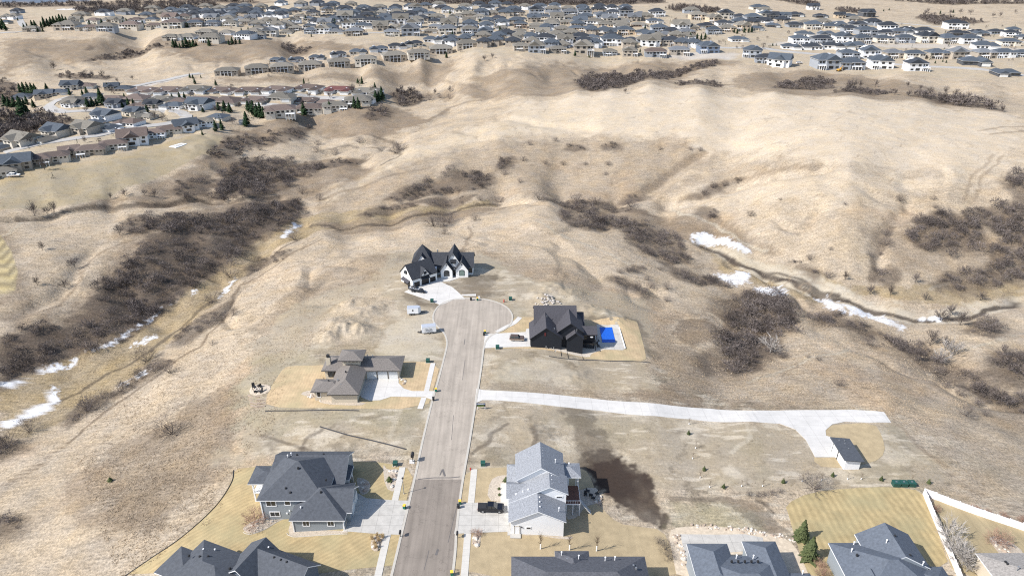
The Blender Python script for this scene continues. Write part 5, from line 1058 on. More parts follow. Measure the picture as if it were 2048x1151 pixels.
# ================================================================ the cul-de-sac: street, yards, houses
def asphalt_mat(name, col, crack):
    m = M(name, col, .95, .10, .22); n = m.node_tree; b = n.nodes['Principled BSDF']; link = b.inputs['Base Color'].links[0].from_socket
    tc = n.nodes.new('ShaderNodeTexCoord')
    mp = n.nodes.new('ShaderNodeMapping'); mp.inputs['Scale'].default_value = (1.1, .05, 1); n.links.new(tc.outputs['Object'], mp.inputs[0])
    z = n.nodes.new('ShaderNodeTexNoise'); z.inputs['Scale'].default_value = 1; z.inputs['Detail'].default_value = 5; n.links.new(mp.outputs[0], z.inputs['Vector'])
    r = n.nodes.new('ShaderNodeMapRange'); n.links.new(z.outputs[0], r.inputs[0]); r.inputs[1].default_value = .3; r.inputs[2].default_value = .7; r.inputs[3].default_value = .84; r.inputs[4].default_value = 1.12
    mx = n.nodes.new('ShaderNodeMix'); mx.data_type = 'RGBA'; mx.blend_type = 'MULTIPLY'; mx.inputs[0].default_value = 1; n.links.new(link, mx.inputs[6]); n.links.new(r.outputs[0], mx.inputs[7])
    v = n.nodes.new('ShaderNodeTexVoronoi'); v.feature = 'DISTANCE_TO_EDGE'; v.inputs['Scale'].default_value = .12
    wz = n.nodes.new('ShaderNodeTexNoise'); wz.inputs['Scale'].default_value = .35; wz.inputs['Detail'].default_value = 5; n.links.new(tc.outputs['Object'], wz.inputs['Vector'])
    ad = n.nodes.new('ShaderNodeMix'); ad.data_type = 'VECTOR'; ad.inputs[0].default_value = .75; n.links.new(tc.outputs['Object'], ad.inputs[4])
    sc = n.nodes.new('ShaderNodeVectorMath'); sc.operation = 'MULTIPLY_ADD'; n.links.new(wz.outputs['Color'], sc.inputs[0]); sc.inputs[1].default_value = (7, 7, 7); n.links.new(tc.outputs['Object'], sc.inputs[2])
    n.links.new(sc.outputs[0], v.inputs['Vector'])
    lt = n.nodes.new('ShaderNodeMapRange'); n.links.new(v.outputs[0], lt.inputs[0]); lt.inputs[1].default_value = .003; lt.inputs[2].default_value = .012; lt.inputs[3].default_value = 1-crack; lt.inputs[4].default_value = 1
    m2 = n.nodes.new('ShaderNodeMix'); m2.data_type = 'RGBA'; m2.blend_type = 'MULTIPLY'; m2.inputs[0].default_value = 1; n.links.new(mx.outputs[2], m2.inputs[6]); n.links.new(lt.outputs[0], m2.inputs[7])
    n.links.new(m2.outputs[2], b.inputs['Base Color']); return m
def stripe_lawn(name, col, per, ang, amt):
    m = M(name, col, .95, .2, .35, .05, bscale=6); n = m.node_tree; b = n.nodes['Principled BSDF']; link = b.inputs['Base Color'].links[0].from_socket
    tc = n.nodes.new('ShaderNodeTexCoord'); mp = n.nodes.new('ShaderNodeMapping'); mp.inputs['Rotation'].default_value = (0, 0, ang); n.links.new(tc.outputs['Object'], mp.inputs[0])
    wv = n.nodes.new('ShaderNodeTexWave'); wv.bands_direction = 'X'; wv.inputs['Scale'].default_value = 6.283/per/20; wv.inputs['Distortion'].default_value = 5; wv.inputs['Detail'].default_value = 4; wv.inputs['Detail Scale'].default_value = .6
    n.links.new(mp.outputs[0], wv.inputs['Vector'])
    r = n.nodes.new('ShaderNodeMapRange'); n.links.new(wv.outputs[0], r.inputs[0]); r.inputs[3].default_value = 1-amt; r.inputs[4].default_value = 1+amt*.6
    mx = n.nodes.new('ShaderNodeMix'); mx.data_type = 'RGBA'; mx.blend_type = 'MULTIPLY'; mx.inputs[0].default_value = 1; n.links.new(link, mx.inputs[6]); n.links.new(r.outputs[0], mx.inputs[7])
    big = n.nodes.new('ShaderNodeTexNoise'); big.inputs['Scale'].default_value = .11; big.inputs['Detail'].default_value = 4; n.links.new(tc.outputs['Object'], big.inputs['Vector'])
    br = n.nodes.new('ShaderNodeMapRange'); n.links.new(big.outputs[0], br.inputs[0]); br.inputs[1].default_value = .45; br.inputs[2].default_value = .68; br.inputs[4].default_value = .55
    m3 = n.nodes.new('ShaderNodeMix'); m3.data_type = 'RGBA'; n.links.new(br.outputs[0], m3.inputs[0]); n.links.new(mx.outputs[2], m3.inputs[6]); m3.inputs[7].default_value = (.29, .265, .155, 1)
    n.links.new(m3.outputs[2], b.inputs['Base Color']); return m
def make_site():
    ma = asphalt_mat('old tan asphalt', (.35, .305, .255), .16); mb_ = asphalt_mat('worn grey asphalt', (.225, .193, .163), .2)
    ls = stripe_lawn('striped dormant lawn', (.365, .285, .15), 1.6, 0, .13); ld = stripe_lawn('diagonally mown lawn', (.375, .288, .155), 1.1, R(52), .09)
    lr = stripe_lawn('curved sod', (.44, .33, .20), .9, 0, .05)
    Lf = _pp('783 1151 800 1080 817 1010 833 940 848 870 864 805 880 748 891 705 894 685 889 668 877 655 868 645 866 634 870 622 880 610 897 602 920 598 945 597 975 600 1002 608 1019 620 1025 635 1020 650 1004 662 984 670 972 682 967 700 962 740 954 790 946 840 938 890 929 940 921 990 913 1060 905 1151')
    Pw = [Vector((-26.5, 60))]+[Vector(W(a, b)) for a, b in Lf]+[Vector((-13.9, 60))]
    road = smooth_loop(Pw, 1)
    split = 128.6
    def cut(P, lo):
        out = []
        for i in range(len(P)):
            a, b = P[i], P[(i+1) % len(P)]; ia = (a.y < split) == lo
            if ia: out.append(a)
            if ia != ((b.y < split) == lo): out.append(a.lerp(b, (split-a.y)/(b.y-a.y)))
        return out
    sheet('road', cut(road, False), ma, .10, 2.5, kind='structure', thick=.5); sheet('road', cut(road, True), mb_, .10, 2.5, kind='structure', thick=.5)
    edge = [p for p in road if p.y > 61]; edge = edge[edge.index(min(edge, key=lambda p: (p.y, p.x))):]+edge[:edge.index(min(edge, key=lambda p: (p.y, p.x)))]
    ke = pathline([Vector((-26.5, 60))]+[Vector(W(a, b)) for a, b in Lf]+[Vector((-13.9, 60))], 1.5)
    inner = [p for p in ke]
    sheet('kerb', strip(ke, .55), mat_curb, .17, 1.0, kind='structure', thick=.4)
    tar = M('tar patch', (.13, .12, .115), .9, .1, 2)
    for s, w in (('836 958 868 955 900 955 920 953', .28), ('885 938 890 952', .5), ('880 950 884 940', .3), ('872 1110 876 1098', .5), ('914 1010 896 1085', .12), ('903 880 907 830', .12), ('925 760 930 720', .12), ('928 690 930 678', .2), ('848 1140 858 1100', .12)):
        P = [Vector(W(a, b)) for a, b in _pp(s)]; sheet('road_patch', strip(P, w), tar, .118, 1.5, kind='structure', thick=.02)
    S_ = lambda name, s, m, off, sm=1, d=1.6, kind='structure', th=.12: sheet(name, g2(s), m, off, d, smooth=sm, kind=kind, thick=th)
    # lawns
    S_('lawn', '469 938 500 934 560 928 700 922 770 924 830 940 812 1001 800 1069 783 1151 240 1158 300 1118 350 1084 402 1040 440 1000 462 965', ld, .05)
    S_('lawn', '926 938 1018 934 1100 930 1168 934 1186 962 1192 1000 1205 1018 1235 1046 1280 1053 1325 1058 1345 1100 1375 1160 903 1160 912 1066 920 1000', mat_lawn, .05)
    S_('lawn', '1578 1030 1570 1008 1620 984 1700 975 1790 973 1846 982 1862 1020 1908 1160 1615 1160 1602 1110 1588 1068', ls, .05)
    S_('lawn', '1850 992 1950 1018 2048 1052 2120 1078 2120 1160 1912 1160 1880 1070', mat_lawn3, .05)
    S_('lawn', '579 731.5 567 736 552 758 534 787 531 814 640 817 854 818 868 775 881 726 810 722 700 725 643 731', lr, .06)
    S_('lawn', '1024 634 1079 634 1166 640 1271 641 1276 647 1290 700 1293 723 1250 722 1180 717 1100 700 1061 697 968 697 970 669 976 664 1006 652', lr, .06)
    S_('lawn', '1648 872 1648 856 1670 848 1748 845 1764 870 1772 905 1745 926 1650 937 1622 917', mat_lawn, .05)
    # gravel and beds
    S_('planting_bed', '1061 693 1083 693 1110 700 1140 708 1180 715 1181 709 1190 704 1216 697 1245 701 1250 697 1236 690 1190 690 1120 688', M('pale pea gravel', (.52, .46, .385), .95, .2, 3), .10)
    S_('planting_bed', '973 1000 980 960 998 950 1020 950 1020 1003 1010 1004', mat_gravel, .09)
    S_('planting_bed', '775 940 765 925 770 975 790 985 800 950 797 936', mat_gravel, .09); S_('planting_bed', '716 975 712 955 725 955 742 965 738 985 722 990', mat_gravel, .09)
    S_('planting_bed', '575 1068 583 1036 600 1040 600 1060 690 1060 698 1066 640 1070 590 1073', mat_gravel, .09); S_('planting_bed', '485 1060 490 1050 530 1030 560 1034 585 1032 560 1040 530 1058 500 1068', mat_gravel, .09)
    S_('planting_bed', '740 1095 745 1070 768 1070 762 1095 752 1104', mat_gravel, .09); S_('planting_bed', '945 1092 945 1066 962 1064 960 1094', mat_gravel, .09)
    S_('planting_bed', '1130 1000 1165 975 1200 975 1198 1005 1170 1012 1155 1035 1130 1040', mat_gravel, .09)
    S_('planting_bed', '1022 1069 1126 1073 1148 1072 1138 1080 1060 1068', mat_gravel, .085)
    S_('planting_bed', '1336 1062 1360 1052 1450 1052 1560 1070 1590 1090 1605 1120 1622 1160 1355 1160 1345 1110', M('sandy garden soil', (.50, .42, .32), .95, .2, 1.2), .085)
    S_('planting_bed', '1985 1090 1975 1075 1995 1070 2040 1095 2048 1110 2010 1120', mat_gravel, .09)
    S_('planting_bed', '641 795 600 790 608 782 632 780 640 800 736 804 720 812 640 808', mat_gravel, .09)
    S_('patio', '1360 1068 1490 1068 1525 1075 1530 1100 1400 1110 1385 1130 1372 1120', mat_conc2, .13, 0); S_('patio', '497 785 503 772 520 768 540 770 542 780 528 789 510 791', mat_gravel, .13)
    # paving
    S_('driveway', '688 1062 699 1020 712 984 733 996 784 1000 818 1001 808 1035 800 1069 740 1066', mat_conc2, .13, 0); S_('driveway', '922 1005 948 1005 1018 1004 1020 1062 1038 1062 1038 1070 1015 1070 1015 1063 908 1067', mat_conc2, .13, 0)
    S_('driveway', '733 741 798 744 797 766 808 777 825 782 871 782 867 800 851 794 782 793 761 800 739 801 722 794 718 785 722 765', mat_conc, .13, 0); S_('driveway', '970 669 991 667 1051 664 1053 657.5 1064 656 1066 693.4 967 696', mat_conc, .13, 0)
    S_('driveway', '808.8 583.7 845 596 882 610 906 600 931 598 916 584 904.3 574 881.4 563.6 866 556 836 564 825 576', mat_conc, .13, 0)
    S_('driveway', '953 777 968 780 1010 782 1100 788 1180 796 1300 806 1420 817 1500 821 1600 820 1700 819 1768 824 1782 845 1740 845 1690 843 1665 848 1651 860 1652 871 1663 874 1676 896 1686 914 1630 914 1612 880 1590 858 1560 847 1500 843 1380 838 1290 831 1200 821 1120 813 1040 804 985 800 965 800 949 807', mat_conc, .13, 0)
    S_('driveway', '600 1130 625 1138 660 1170 560 1170', mat_conc2, .13, 0)
    S_('path', '924 591 952 592 952 588 923 589', mat_conc, .12, 0, 1); S_('path', '868 558 902 551 914 549 918 556 900 562 881 564', mat_conc, .125, 0, 1)
    for s, w, m in (('805 934 790 1001', 1.5, mat_walk), ('775 1068 754 1160', 1.5, mat_walk), ('948.5 938 942 1005', 1.5, mat_walk), ('935.5 1066 928 1160', 1.5, mat_walk), ('866 726 853 782', 1.45, mat_conc), ('848 795 840 817', 1.45, mat_conc)):
        sheet('pavement', strip(pathline([G(a, b) for a, b in _pp(s)], 2), w), m, .115, 1.5, kind='structure')
    sheet('path', strip(pathline([G(a, b) for a, b in _pp('1040 634.5 1028 646 1010 655 994 664')], 1), 1.6), mat_conc, .12, 1.5, kind='structure')
    S_('path', '1001 966 1018 966 1018 1004 1001 1004', mat_walk, .12, 0, 1)
    S_('pool_deck', '1193 649 1237 649 1250 698 1244 700 1209.5 699 1196 691 1188 672', mat_conc2, .14, 0)
    o = S_('pool', '1199 655 1224 655 1231 684.5 1204.4 685', mat_pool, .26, 0, 1, 'thing', .3); tag(o, 'blue rectangular pool cover in the concrete deck beside the black house', 'pool')
    # black landscape edging and erosion socks
    def tube(name, s, r, m, label, cat, w=None):
        P = pathline([G(a, b) for a, b in _pp(s)], .8); mb = MB(); P3 = [Vector((p.x, p.y, H1(p.x, p.y)+r*.5)) for p in P]
        for a, b in zip(P3, P3[1:]): mb.cyl(a, b, r, r, 6)
        return tag(mb.build(name, m), label, cat)
    fab = M('black filter sock', (.05, .05, .055), .8, .3, 2)
    tube('filter_sock', '640 853 690 868 750 882 812 898', .17, fab, 'black erosion sock lying diagonally on the empty lot left of the street', 'filter sock')
    tube('filter_sock', '530 822 600 821 680 820 718 821', .15, fab, 'black erosion sock along the lower edge of the prairie house lawn', 'filter sock')
    tube('filter_sock', '1098 712 1130 717 1180 720 1230 722 1300 725', .14, fab, 'thin black erosion sock below the pool lawn', 'filter sock')
    tube('lawn_edging', '467 940 464 962 440 1001 404 1039 351 1083 300 1117 245 1155', .13, mat_edge, 'dark curved edging between the mown lawn and the wild grass', 'edging')
    tube('bed_edging', '574 1066 586 1073 640 1070 695 1067', .1, mat_curb, 'grey bed edging along the blue grey garage', 'edging'); tube('bed_edging', '487 1064 500 1068 530 1058 560 1040 583 1034', .1, mat_curb, 'grey bed edging around the dogwood shrub', 'edging')
    tube('downspout_hose', '1121 695 1123 712', .09, mat_edge, 'left black drain hose in front of the black house', 'hose'); tube('downspout_hose', '1134 703 1137 716', .09, mat_edge, 'middle black drain hose in front of the black house', 'hose'); tube('downspout_hose', '1162 706 1168 719 1175 720', .09, mat_edge, 'right black drain hose in front of the black house', 'hose')
    # pool yard wall
    mb = MB(); a = G(1237, 649); b = G(1250, 698); mb.rbox(((a.x+b.x)/2, (a.y+b.y)/2, min(a.z, b.z)-.3), .25, (b-a).length, .75, math.atan2(-(b.x-a.x), b.y-a.y)); mb.rbox(((a.x+b.x)/2, (a.y+b.y)/2, min(a.z, b.z)+.45), .35, (b-a).length, .08, math.atan2(-(b.x-a.x), b.y-a.y), 1)
    tag(mb.build('pool_wall', [mat_curb, mat_trim]), 'low concrete wall with white cap on the right of the pool deck', 'wall')

# ---------------------------------------------------------------- house building kit (world coordinates, then settled on the root)
def settle(root, loc):
    loc = Vector(loc); t = Matrix.Translation(-loc); seen = set()
    for c in root.children_recursive:
        if c.type == 'MESH' and c.data.name not in seen: c.data.transform(t); seen.add(c.data.name)
    root.location = loc
def gab(wm, rm, ax, a0, ar, a1, b0, b1, zb, zl, zp, zr, ov=.45, th=.22, ends=(1, 1), wi=0):
    """gabled wing: ridge along axis ax; a across (low wall, ridge, high wall), b along; z base, left eave, peak, right eave"""
    P = (lambda a, b, z: (a, b, z)) if ax == 'y' else (lambda a, b, z: (b, a, z))
    prof = [(a0, zb), (a1, zb), (a1, zr-.03), (ar, zp-.03), (a0, zl-.03)]
    if wm is not None: wm.hexa([P(a, b0, z) for a, z in prof], [P(a, b1, z) for a, z in prof], wi)
    c0, c1 = b0-ov*ends[0], b1+ov*ends[1]
    for ae, ze in ((a0, zl), (a1, zr)):
        s = (zp-ze)/abs(ar-ae); sg = 1 if ae > ar else -1; e = ae+sg*ov; z0 = ze-s*ov
        lo = [(e, z0), (ar, zp)]; n = len(rm.v)
        q = [P(e, c0, z0), P(e, c1, z0), P(ar, c1, zp), P(ar, c0, zp)]; u = [(x, y, z+th) for x, y, z in q]
        rm.face(u, 0); rm.face(q[::-1], 1)
        for i in (0, 1, 3): rm.face([q[i], q[(i+1) % 4], u[(i+1) % 4], u[i]], 1)
def hipw(wm, rm, x0, x1, y0, y1, zb, z, pitch=.5, ov=.45, ends='hh', axis=None, wi=0):
    if wm is not None: wm.box(x0, x1, y0, y1, zb, z-.02, wi)
    hip(rm, x0, x1, y0, y1, z, pitch, ov, .22, 0, ends, axis)
def vents(root, pts, m=None, s=.4, h=.35, name='roof_vent'):
    for i, p in enumerate(pts): MB().rbox((p[0], p[1], p[2]-.15), s, s, h+.15, 0, 0, .8).build(name, m or mat_edge, root)
def pipes(root, pts, m=None):
    for p in pts: MB().cyl((p[0], p[1], p[2]-.2), (p[0], p[1], p[2]+.75), .09, .09, 6).cyl((p[0], p[1], p[2]+.7), (p[0], p[1], p[2]+.85), .17, .17, 6).build('vent_pipe', m or mat_metal, root)
def house_white_gabled():
    r = empty('gabled_house', (0, 0, 0)); wm, rm = MB(), MB()
    gab(wm, rm, 'y', -.3, 5.6, 11.2, 111.7, 117.5, -3, 3.9, 6.7, 3.9, .5)
    gab(wm, rm, 'y', -.35, 8.3, 12.0, 117.2, 122.2, -3.5, 3.95, 8.4, 6.5, .45)
    gab(wm, rm, 'y', 1.2, 6.6, 11.6, 121.8, 130.2, -3.5, 6.3, 9.7, 6.6, .45, ends=(1, .6))
    hipw(wm, rm, -.8, 4.5, 121, 129.5, -2, 3.6, .5, .45, 'hh', 'y')
    gab(wm, rm, 'x', 118.2, 120.5, 123, -1.0, 4.5, -1, 4.2, 5.9, 4.2, .3)
    hipw(None, rm, 9.5, 15.6, 124.2, 128.4, 0, 4.9, .42, .35, 'hh', 'x')
    wm.box(11, 13.2, 124.4, 128, -3.5, 4.8)
    wm.build('wall', mat_white, r); rm.build('roof', [mat_grey, mat_trim], r)
    for i in range(7): vents(r, [(6.95, 122.8+i*1.0-(.3 if i < 3 else 0), 9.68-.2)], mat_trim, .32, .16)
    vents(r, [(8.75, 118.2, 8.2), (8.8, 119.5, 8.2), (8.85, 120.8, 8.2), (6.0, 112.9, 6.7), (6.0, 114.3, 6.7), (6.0, 115.7, 6.7), (.9, 118.6, 4.9), (2.4, 118.6, 5.7), (3.6, 118.6, 6.3), (11.4, 128.1, 5.5), (12.4, 128.1, 5.5), (13.4, 128.1, 5.5)], mat_trim, .32, .16)
    pipes(r, [(10.0, 125.6, 8.0), (10.2, 113.6, 4.9)], mat_trim)
    win(r, 3.6, 111.7, 1.5, .9, .5, mull=0); win(r, 10.5, 117.2, 5.2, 1.2, .4, mull=0)
    win(r, 2.9, 121.8, 4.0, .9, 1.5, mull=0, name='dormer_window') if 0 else None
    d = MB().box(.6, 1.6, 111.62, 111.8, .1, 2.2).build('door', mat_trim, r); MB().box(.45, .6, 111.58, 111.75, .1, 2.35).box(1.6, 1.75, 111.58, 111.75, .1, 2.35).box(.45, 1.75, 111.58, 111.75, 2.2, 2.35).build('frame', mat_curb, d)
    MB().box(2.0, 2.18, 111.5, 111.72, 1.9, 2.2).build('wall_lamp', mat_edge, r); MB().box(-.4, 1.9, 110.4, 111.7, -.3, .16).build('step', mat_conc2, r)
    for x0, x1, y0, y1 in ((-.36, 0, 112.4, 115.0), (-.36, 0, 115.4, 117.0)): MB().box(x0, x1-.2, y0, y1, 0, 2.4).build('garage_door', mat_door, r)
    mb = MB(); mb.box(12.0, 15.4, 118.6, 124.4, 1.75, 2.0); mb.build('deck', mat_wood, r)
    for x in (12.3, 13.8, 15.3): MB().box(x-.08, x+.08, 118.6, 118.76, -3.5, 1.75).build('deck_post', mat_trim, r)
    for y in (121.4, 124.2): MB().box(15.22, 15.38, y-.08, y+.08, -3.5, 1.75).build('deck_post', mat_trim, r)
    mb = MB(); mb.box(12, 15.4, 118.6, 118.66, 2.85, 2.95); mb.box(15.34, 15.4, 118.6, 128, 2.85, 2.95)
    for x in np.arange(12.1, 15.4, .55): mb.box(x-.025, x+.025, 118.61, 118.65, 2, 2.85)
    for y in np.arange(118.7, 128, .55): mb.box(15.35, 15.39, y-.025, y+.025, 2, 2.85)
    mb.box(15.2, 15.4, 128.1, 128.3, -3.5, 4.8); mb.box(15.2, 15.4, 124.3, 124.5, -3.5, 4.8); mb.box(12.0, 15.4, 118.56, 118.6, 1.7, 2.0)
    mb.build('railing', mat_trim, r)
    mb = MB()
    for i in range(9): mb.box(13.4, 14.6, 117.9-i*.02-.28*0+(-.3*i)*0, 118.5, -2+i*.42, -1.9+i*.42)
    mb = MB()
    for i in range(9): y = 118.5-.28*i; mb.box(15.5+.28*i, 15.8+.28*i, 119.0, 120.2, 1.7-.4*i, 1.78-.4*i)
    mb.build('stairs', mat_walk, r)
    MB().box(13.22, 13.3, 126, 127, 2.1, 4.2).build('patio_door', mat_glass, r)
    tag(r, 'white gabled house with light grey shingles and a raised deck by the pickup', 'house'); settle(r, (5, 118, 0))
def house_blue():
    r = empty('hipped_house', (0, 0, 0)); wm, rm = MB(), MB()
    hipw(wm, rm, -55.9, -41.6, 117, 131, -3, 5.2, .62, .6, 'hh', 'x')
    gab(wm, rm, 'x', 122.5, 129.0, 133, -55.2, -38.8, -2.5, 4.0, 7.0, 4.6, .5)
    hipw(wm, rm, -47.9, -36.9, 113, 123.6, -2, 3.3, .62, .6, 'hh', 'y')
    gab(wm, rm, 'x', 115.2, 118.8, 122.4, -44, -35.8, -1, 3.5, 6.2, 3.5, .6, ends=(0, 1))
    hipw(None, rm, -60.2, -54.5, 122.8, 128.2, 0, 4.2, .35, .4, 'hg', 'x')
    hipw(None, rm, -41, -38.0, 124.6, 128.6, 0, 3.9, .3, .4, 'gg', 'y')
    wm.build('wall', mat_bluesid, r); rm.build('roof', [mat_slate, mat_trim], r)
    mb = MB()
    for x, y in ((-59.8, 123.2), (-59.8, 127.8), (-57.4, 123.2)): mb.box(x-.16, x+.16, y-.16, y+.16, -3, 4.1)
    mb.box(-59.9, -55.8, 123.0, 128, .9, 1.15); mb.box(-59.9, -59.84, 123, 128, 2.0, 2.1); mb.box(-59.9, -55.9, 123, 123.06, 2, 2.1)
    for x in np.arange(-59.7, -56, .5): mb.box(x-.03, x+.03, 123.01, 123.05, 1.1, 2)
    mb.build('porch', mat_trim, r)
    for x0, x1 in ((-56.0, -55.75), (-36.95, -36.7), (-48.0, -47.8)):
        y = 116.9 if x0 < -50 else 112.9; MB().box(x0, x1, y-.03, y+.2, -2.2, 5.0 if x0 < -50 else 3.2).build('corner_trim', mat_trim, r)
    for x, z, w, h in ((-53.6, 3.0, 2.0, 1.5), (-49.9, 3.3, 1.1, 1.2), (-53.2, -.1, 2.0, 1.2)): win(r, x, 117, z, w, h, trimw=.18, mull=1 if w > 1.5 else 0)
    for x in (-45.0, -39.6): win(r, x, 113, 1.1, 1.3, 1.2, trimw=.18)
    for x in (-44.6, -40.2): pass
    for y0, y1 in ((113.6, 116.2), (116.9, 119.5), (120.0, 122.3)): MB().box(-35.85 if y0 > 115.1 else -36.95, -35.7 if y0 > 115.1 else -36.8, y0, y1, .1, 2.5).build('garage_door', mat_door, r)
    mb = MB()
    for x, y in ((-38.1, 124.9), (-38.1, 128.2)):
        MB().box(x-.25, x+.25, y-.25, y+.25, -.5, 1.3).build('stone_pier', mat_stone, r); MB().box(x-.14, x+.14, y-.14, y+.14, 1.3, 3.9).build('porch_column', mat_trim, r)
    MB().box(-36.7, -36.6, 113.0, 122.8, -.3, .9).build('stone_base', mat_stone, r)
    vents(r, [(-48.3, 122.4, 9.0), (-50.4, 118.7, 6.4), (-49.2, 117.9, 5.9), (-50.6, 129.0, 7.1), (-44.4, 129.2, 7.1), (-42.3, 117.5, 6.4), (-42, 121.2, 6.6)]); pipes(r, [(-52.6, 128.4, 6.9), (-51.9, 128.9, 7.1), (-46.2, 114.6, 4.2)], mat_trim)
    for x, z in ((-50.6, .6), (-49.9, 1.4), (-49.2, .7), (-48.6, 1.2)): MB().box(x, x+.3, 116.85, 117.05, z, z+.35).build('meter_box', mat_trim, r)
    MB().cyl((-36.8, 112.9, 3), (-36.8, 112.7, .1), .07, .07, 6).cyl((-36.8, 112.7, .1), (-37.4, 111.6, -.1), .07, .07, 6).build('downspout', mat_trim, r)
    tag(r, 'blue grey sided house with dark hip roofs left of the street', 'house'); settle(r, (-47, 122, -.5))
def house_prairie():
    r = empty('prairie_house', (0, 0, 0)); wm, rm = MB(), MB()
    hipw(wm, rm, -54.6, -33.0, 170.8, 177.4, -2, 3.5, .42, .8, 'hh', 'x')
    hipw(wm, rm, -50.2, -43.0, 159.2, 173, -2.5, 3.52, .5, .8, 'hh', 'y')
    hipw(wm, rm, -55.2, -48, 160.8, 165.6, -2.5, 3.2, .42, .8, 'hh', 'x')
    wm.box(-49.2, -44.2, 171.4, 175, 3, 6.6)
    wm.build('wall', mat_tansid, r); rm.build('roof', [mat_taupe, mat_edge], r)
    rt = MB(); hip(rt, -49.2, -44.2, 171.2, 175.2, 7.0, .4, 1.1, .22, 0, 'hh'); rt.build('tower_roof', [mat_taupe, mat_edge], r)
    MB().box(-49.25, -44.15, 171.33, 171.45, 5.6, 6.5).build('clerestory_window', mat_glass, r)
    for i in range(5): MB().box(-48.9+i*1.08, -48.65+i*1.08, 171.2, 171.35, 5.6, 6.5).build('window_pier', mat_tansid, r)
    c = MB().box(-54.2, -53.0, 172.0, 173.2, -2, 6.4).build('chimney', mat_tansid, r); MB().box(-54.0, -53.2, 172.2, 173.0, 6.4, 7.3).build('chimney_cap', mat_edge, c)
    for i, (a, b) in enumerate(((-42.4, -39.6), (-39.2, -36.4), (-36.0, -33.4))): MB().box(a, b, 170.66, 170.85, 0, 2.6).build('garage_door', mat_door, r)
    for x in (-39.4, -36.2): MB().cyl((x, 170.6, .1), (x, 170.6, 3.3), .06, .06, 6).build('downspout', mat_edge, r)
    win(r, -52.6, 170.8, .9, 2.0, 1.9, frame=mat_edge); win(r, -54.0, 160.8, .9, .9, 1.7, mull=0, frame=mat_trim)
    win(r, -51.6, 160.8, -1.4, 1.5, .7, frame=mat_edge); MB().box(-50.0, -48.8, 159.1, 159.3, -1.6, -.7).build('basement_window', mat_glass, r)
    MB().box(-55, -50.2, 165.6, 170.8, -.6, -.2).build('deck', mat_walk, r)
    mb = MB()
    for a, b in (((-55, 165.7), (-55, 170.7)),):
        mb.box(-55.04, -54.96, 165.7, 170.7, .75, .83)
        for y in np.arange(165.8, 170.8, .45): mb.box(-55.03, -54.97, y-.02, y+.02, -.2, .75)
    mb.build('railing', mat_edge, r)
    vents(r, [(-47.2, 166.2, 5.6), (-51.6, 163.6, 4.3)]); vents(r, [(-48.9, 163.4, 4.7), (-47.6, 161.4, 4.5)], mat_metal); pipes(r, [(-42.6, 174.6, 5.1), (-41, 174.5, 5.1)])
    tag(r, 'tan prairie style house with taupe hip roofs and a small roof tower', 'house'); settle(r, (-46, 168, 0))
    b = empty('bench', (0, 0, 0)); MB().box(-52.6, -50.4, 167.2, 168.1, -.2, .25).build('seat', mat_pot, b); MB().box(-52.6, -50.4, 168.0, 168.2, .2, .8).build('backrest', mat_pot, b)
    tag(b, 'rust brown outdoor sofa on the prairie house deck', 'sofa'); settle(b, (-51.5, 167.6, -.2))
mat_pot = M('rust fabric', (.30, .13, .08), .8, .1)
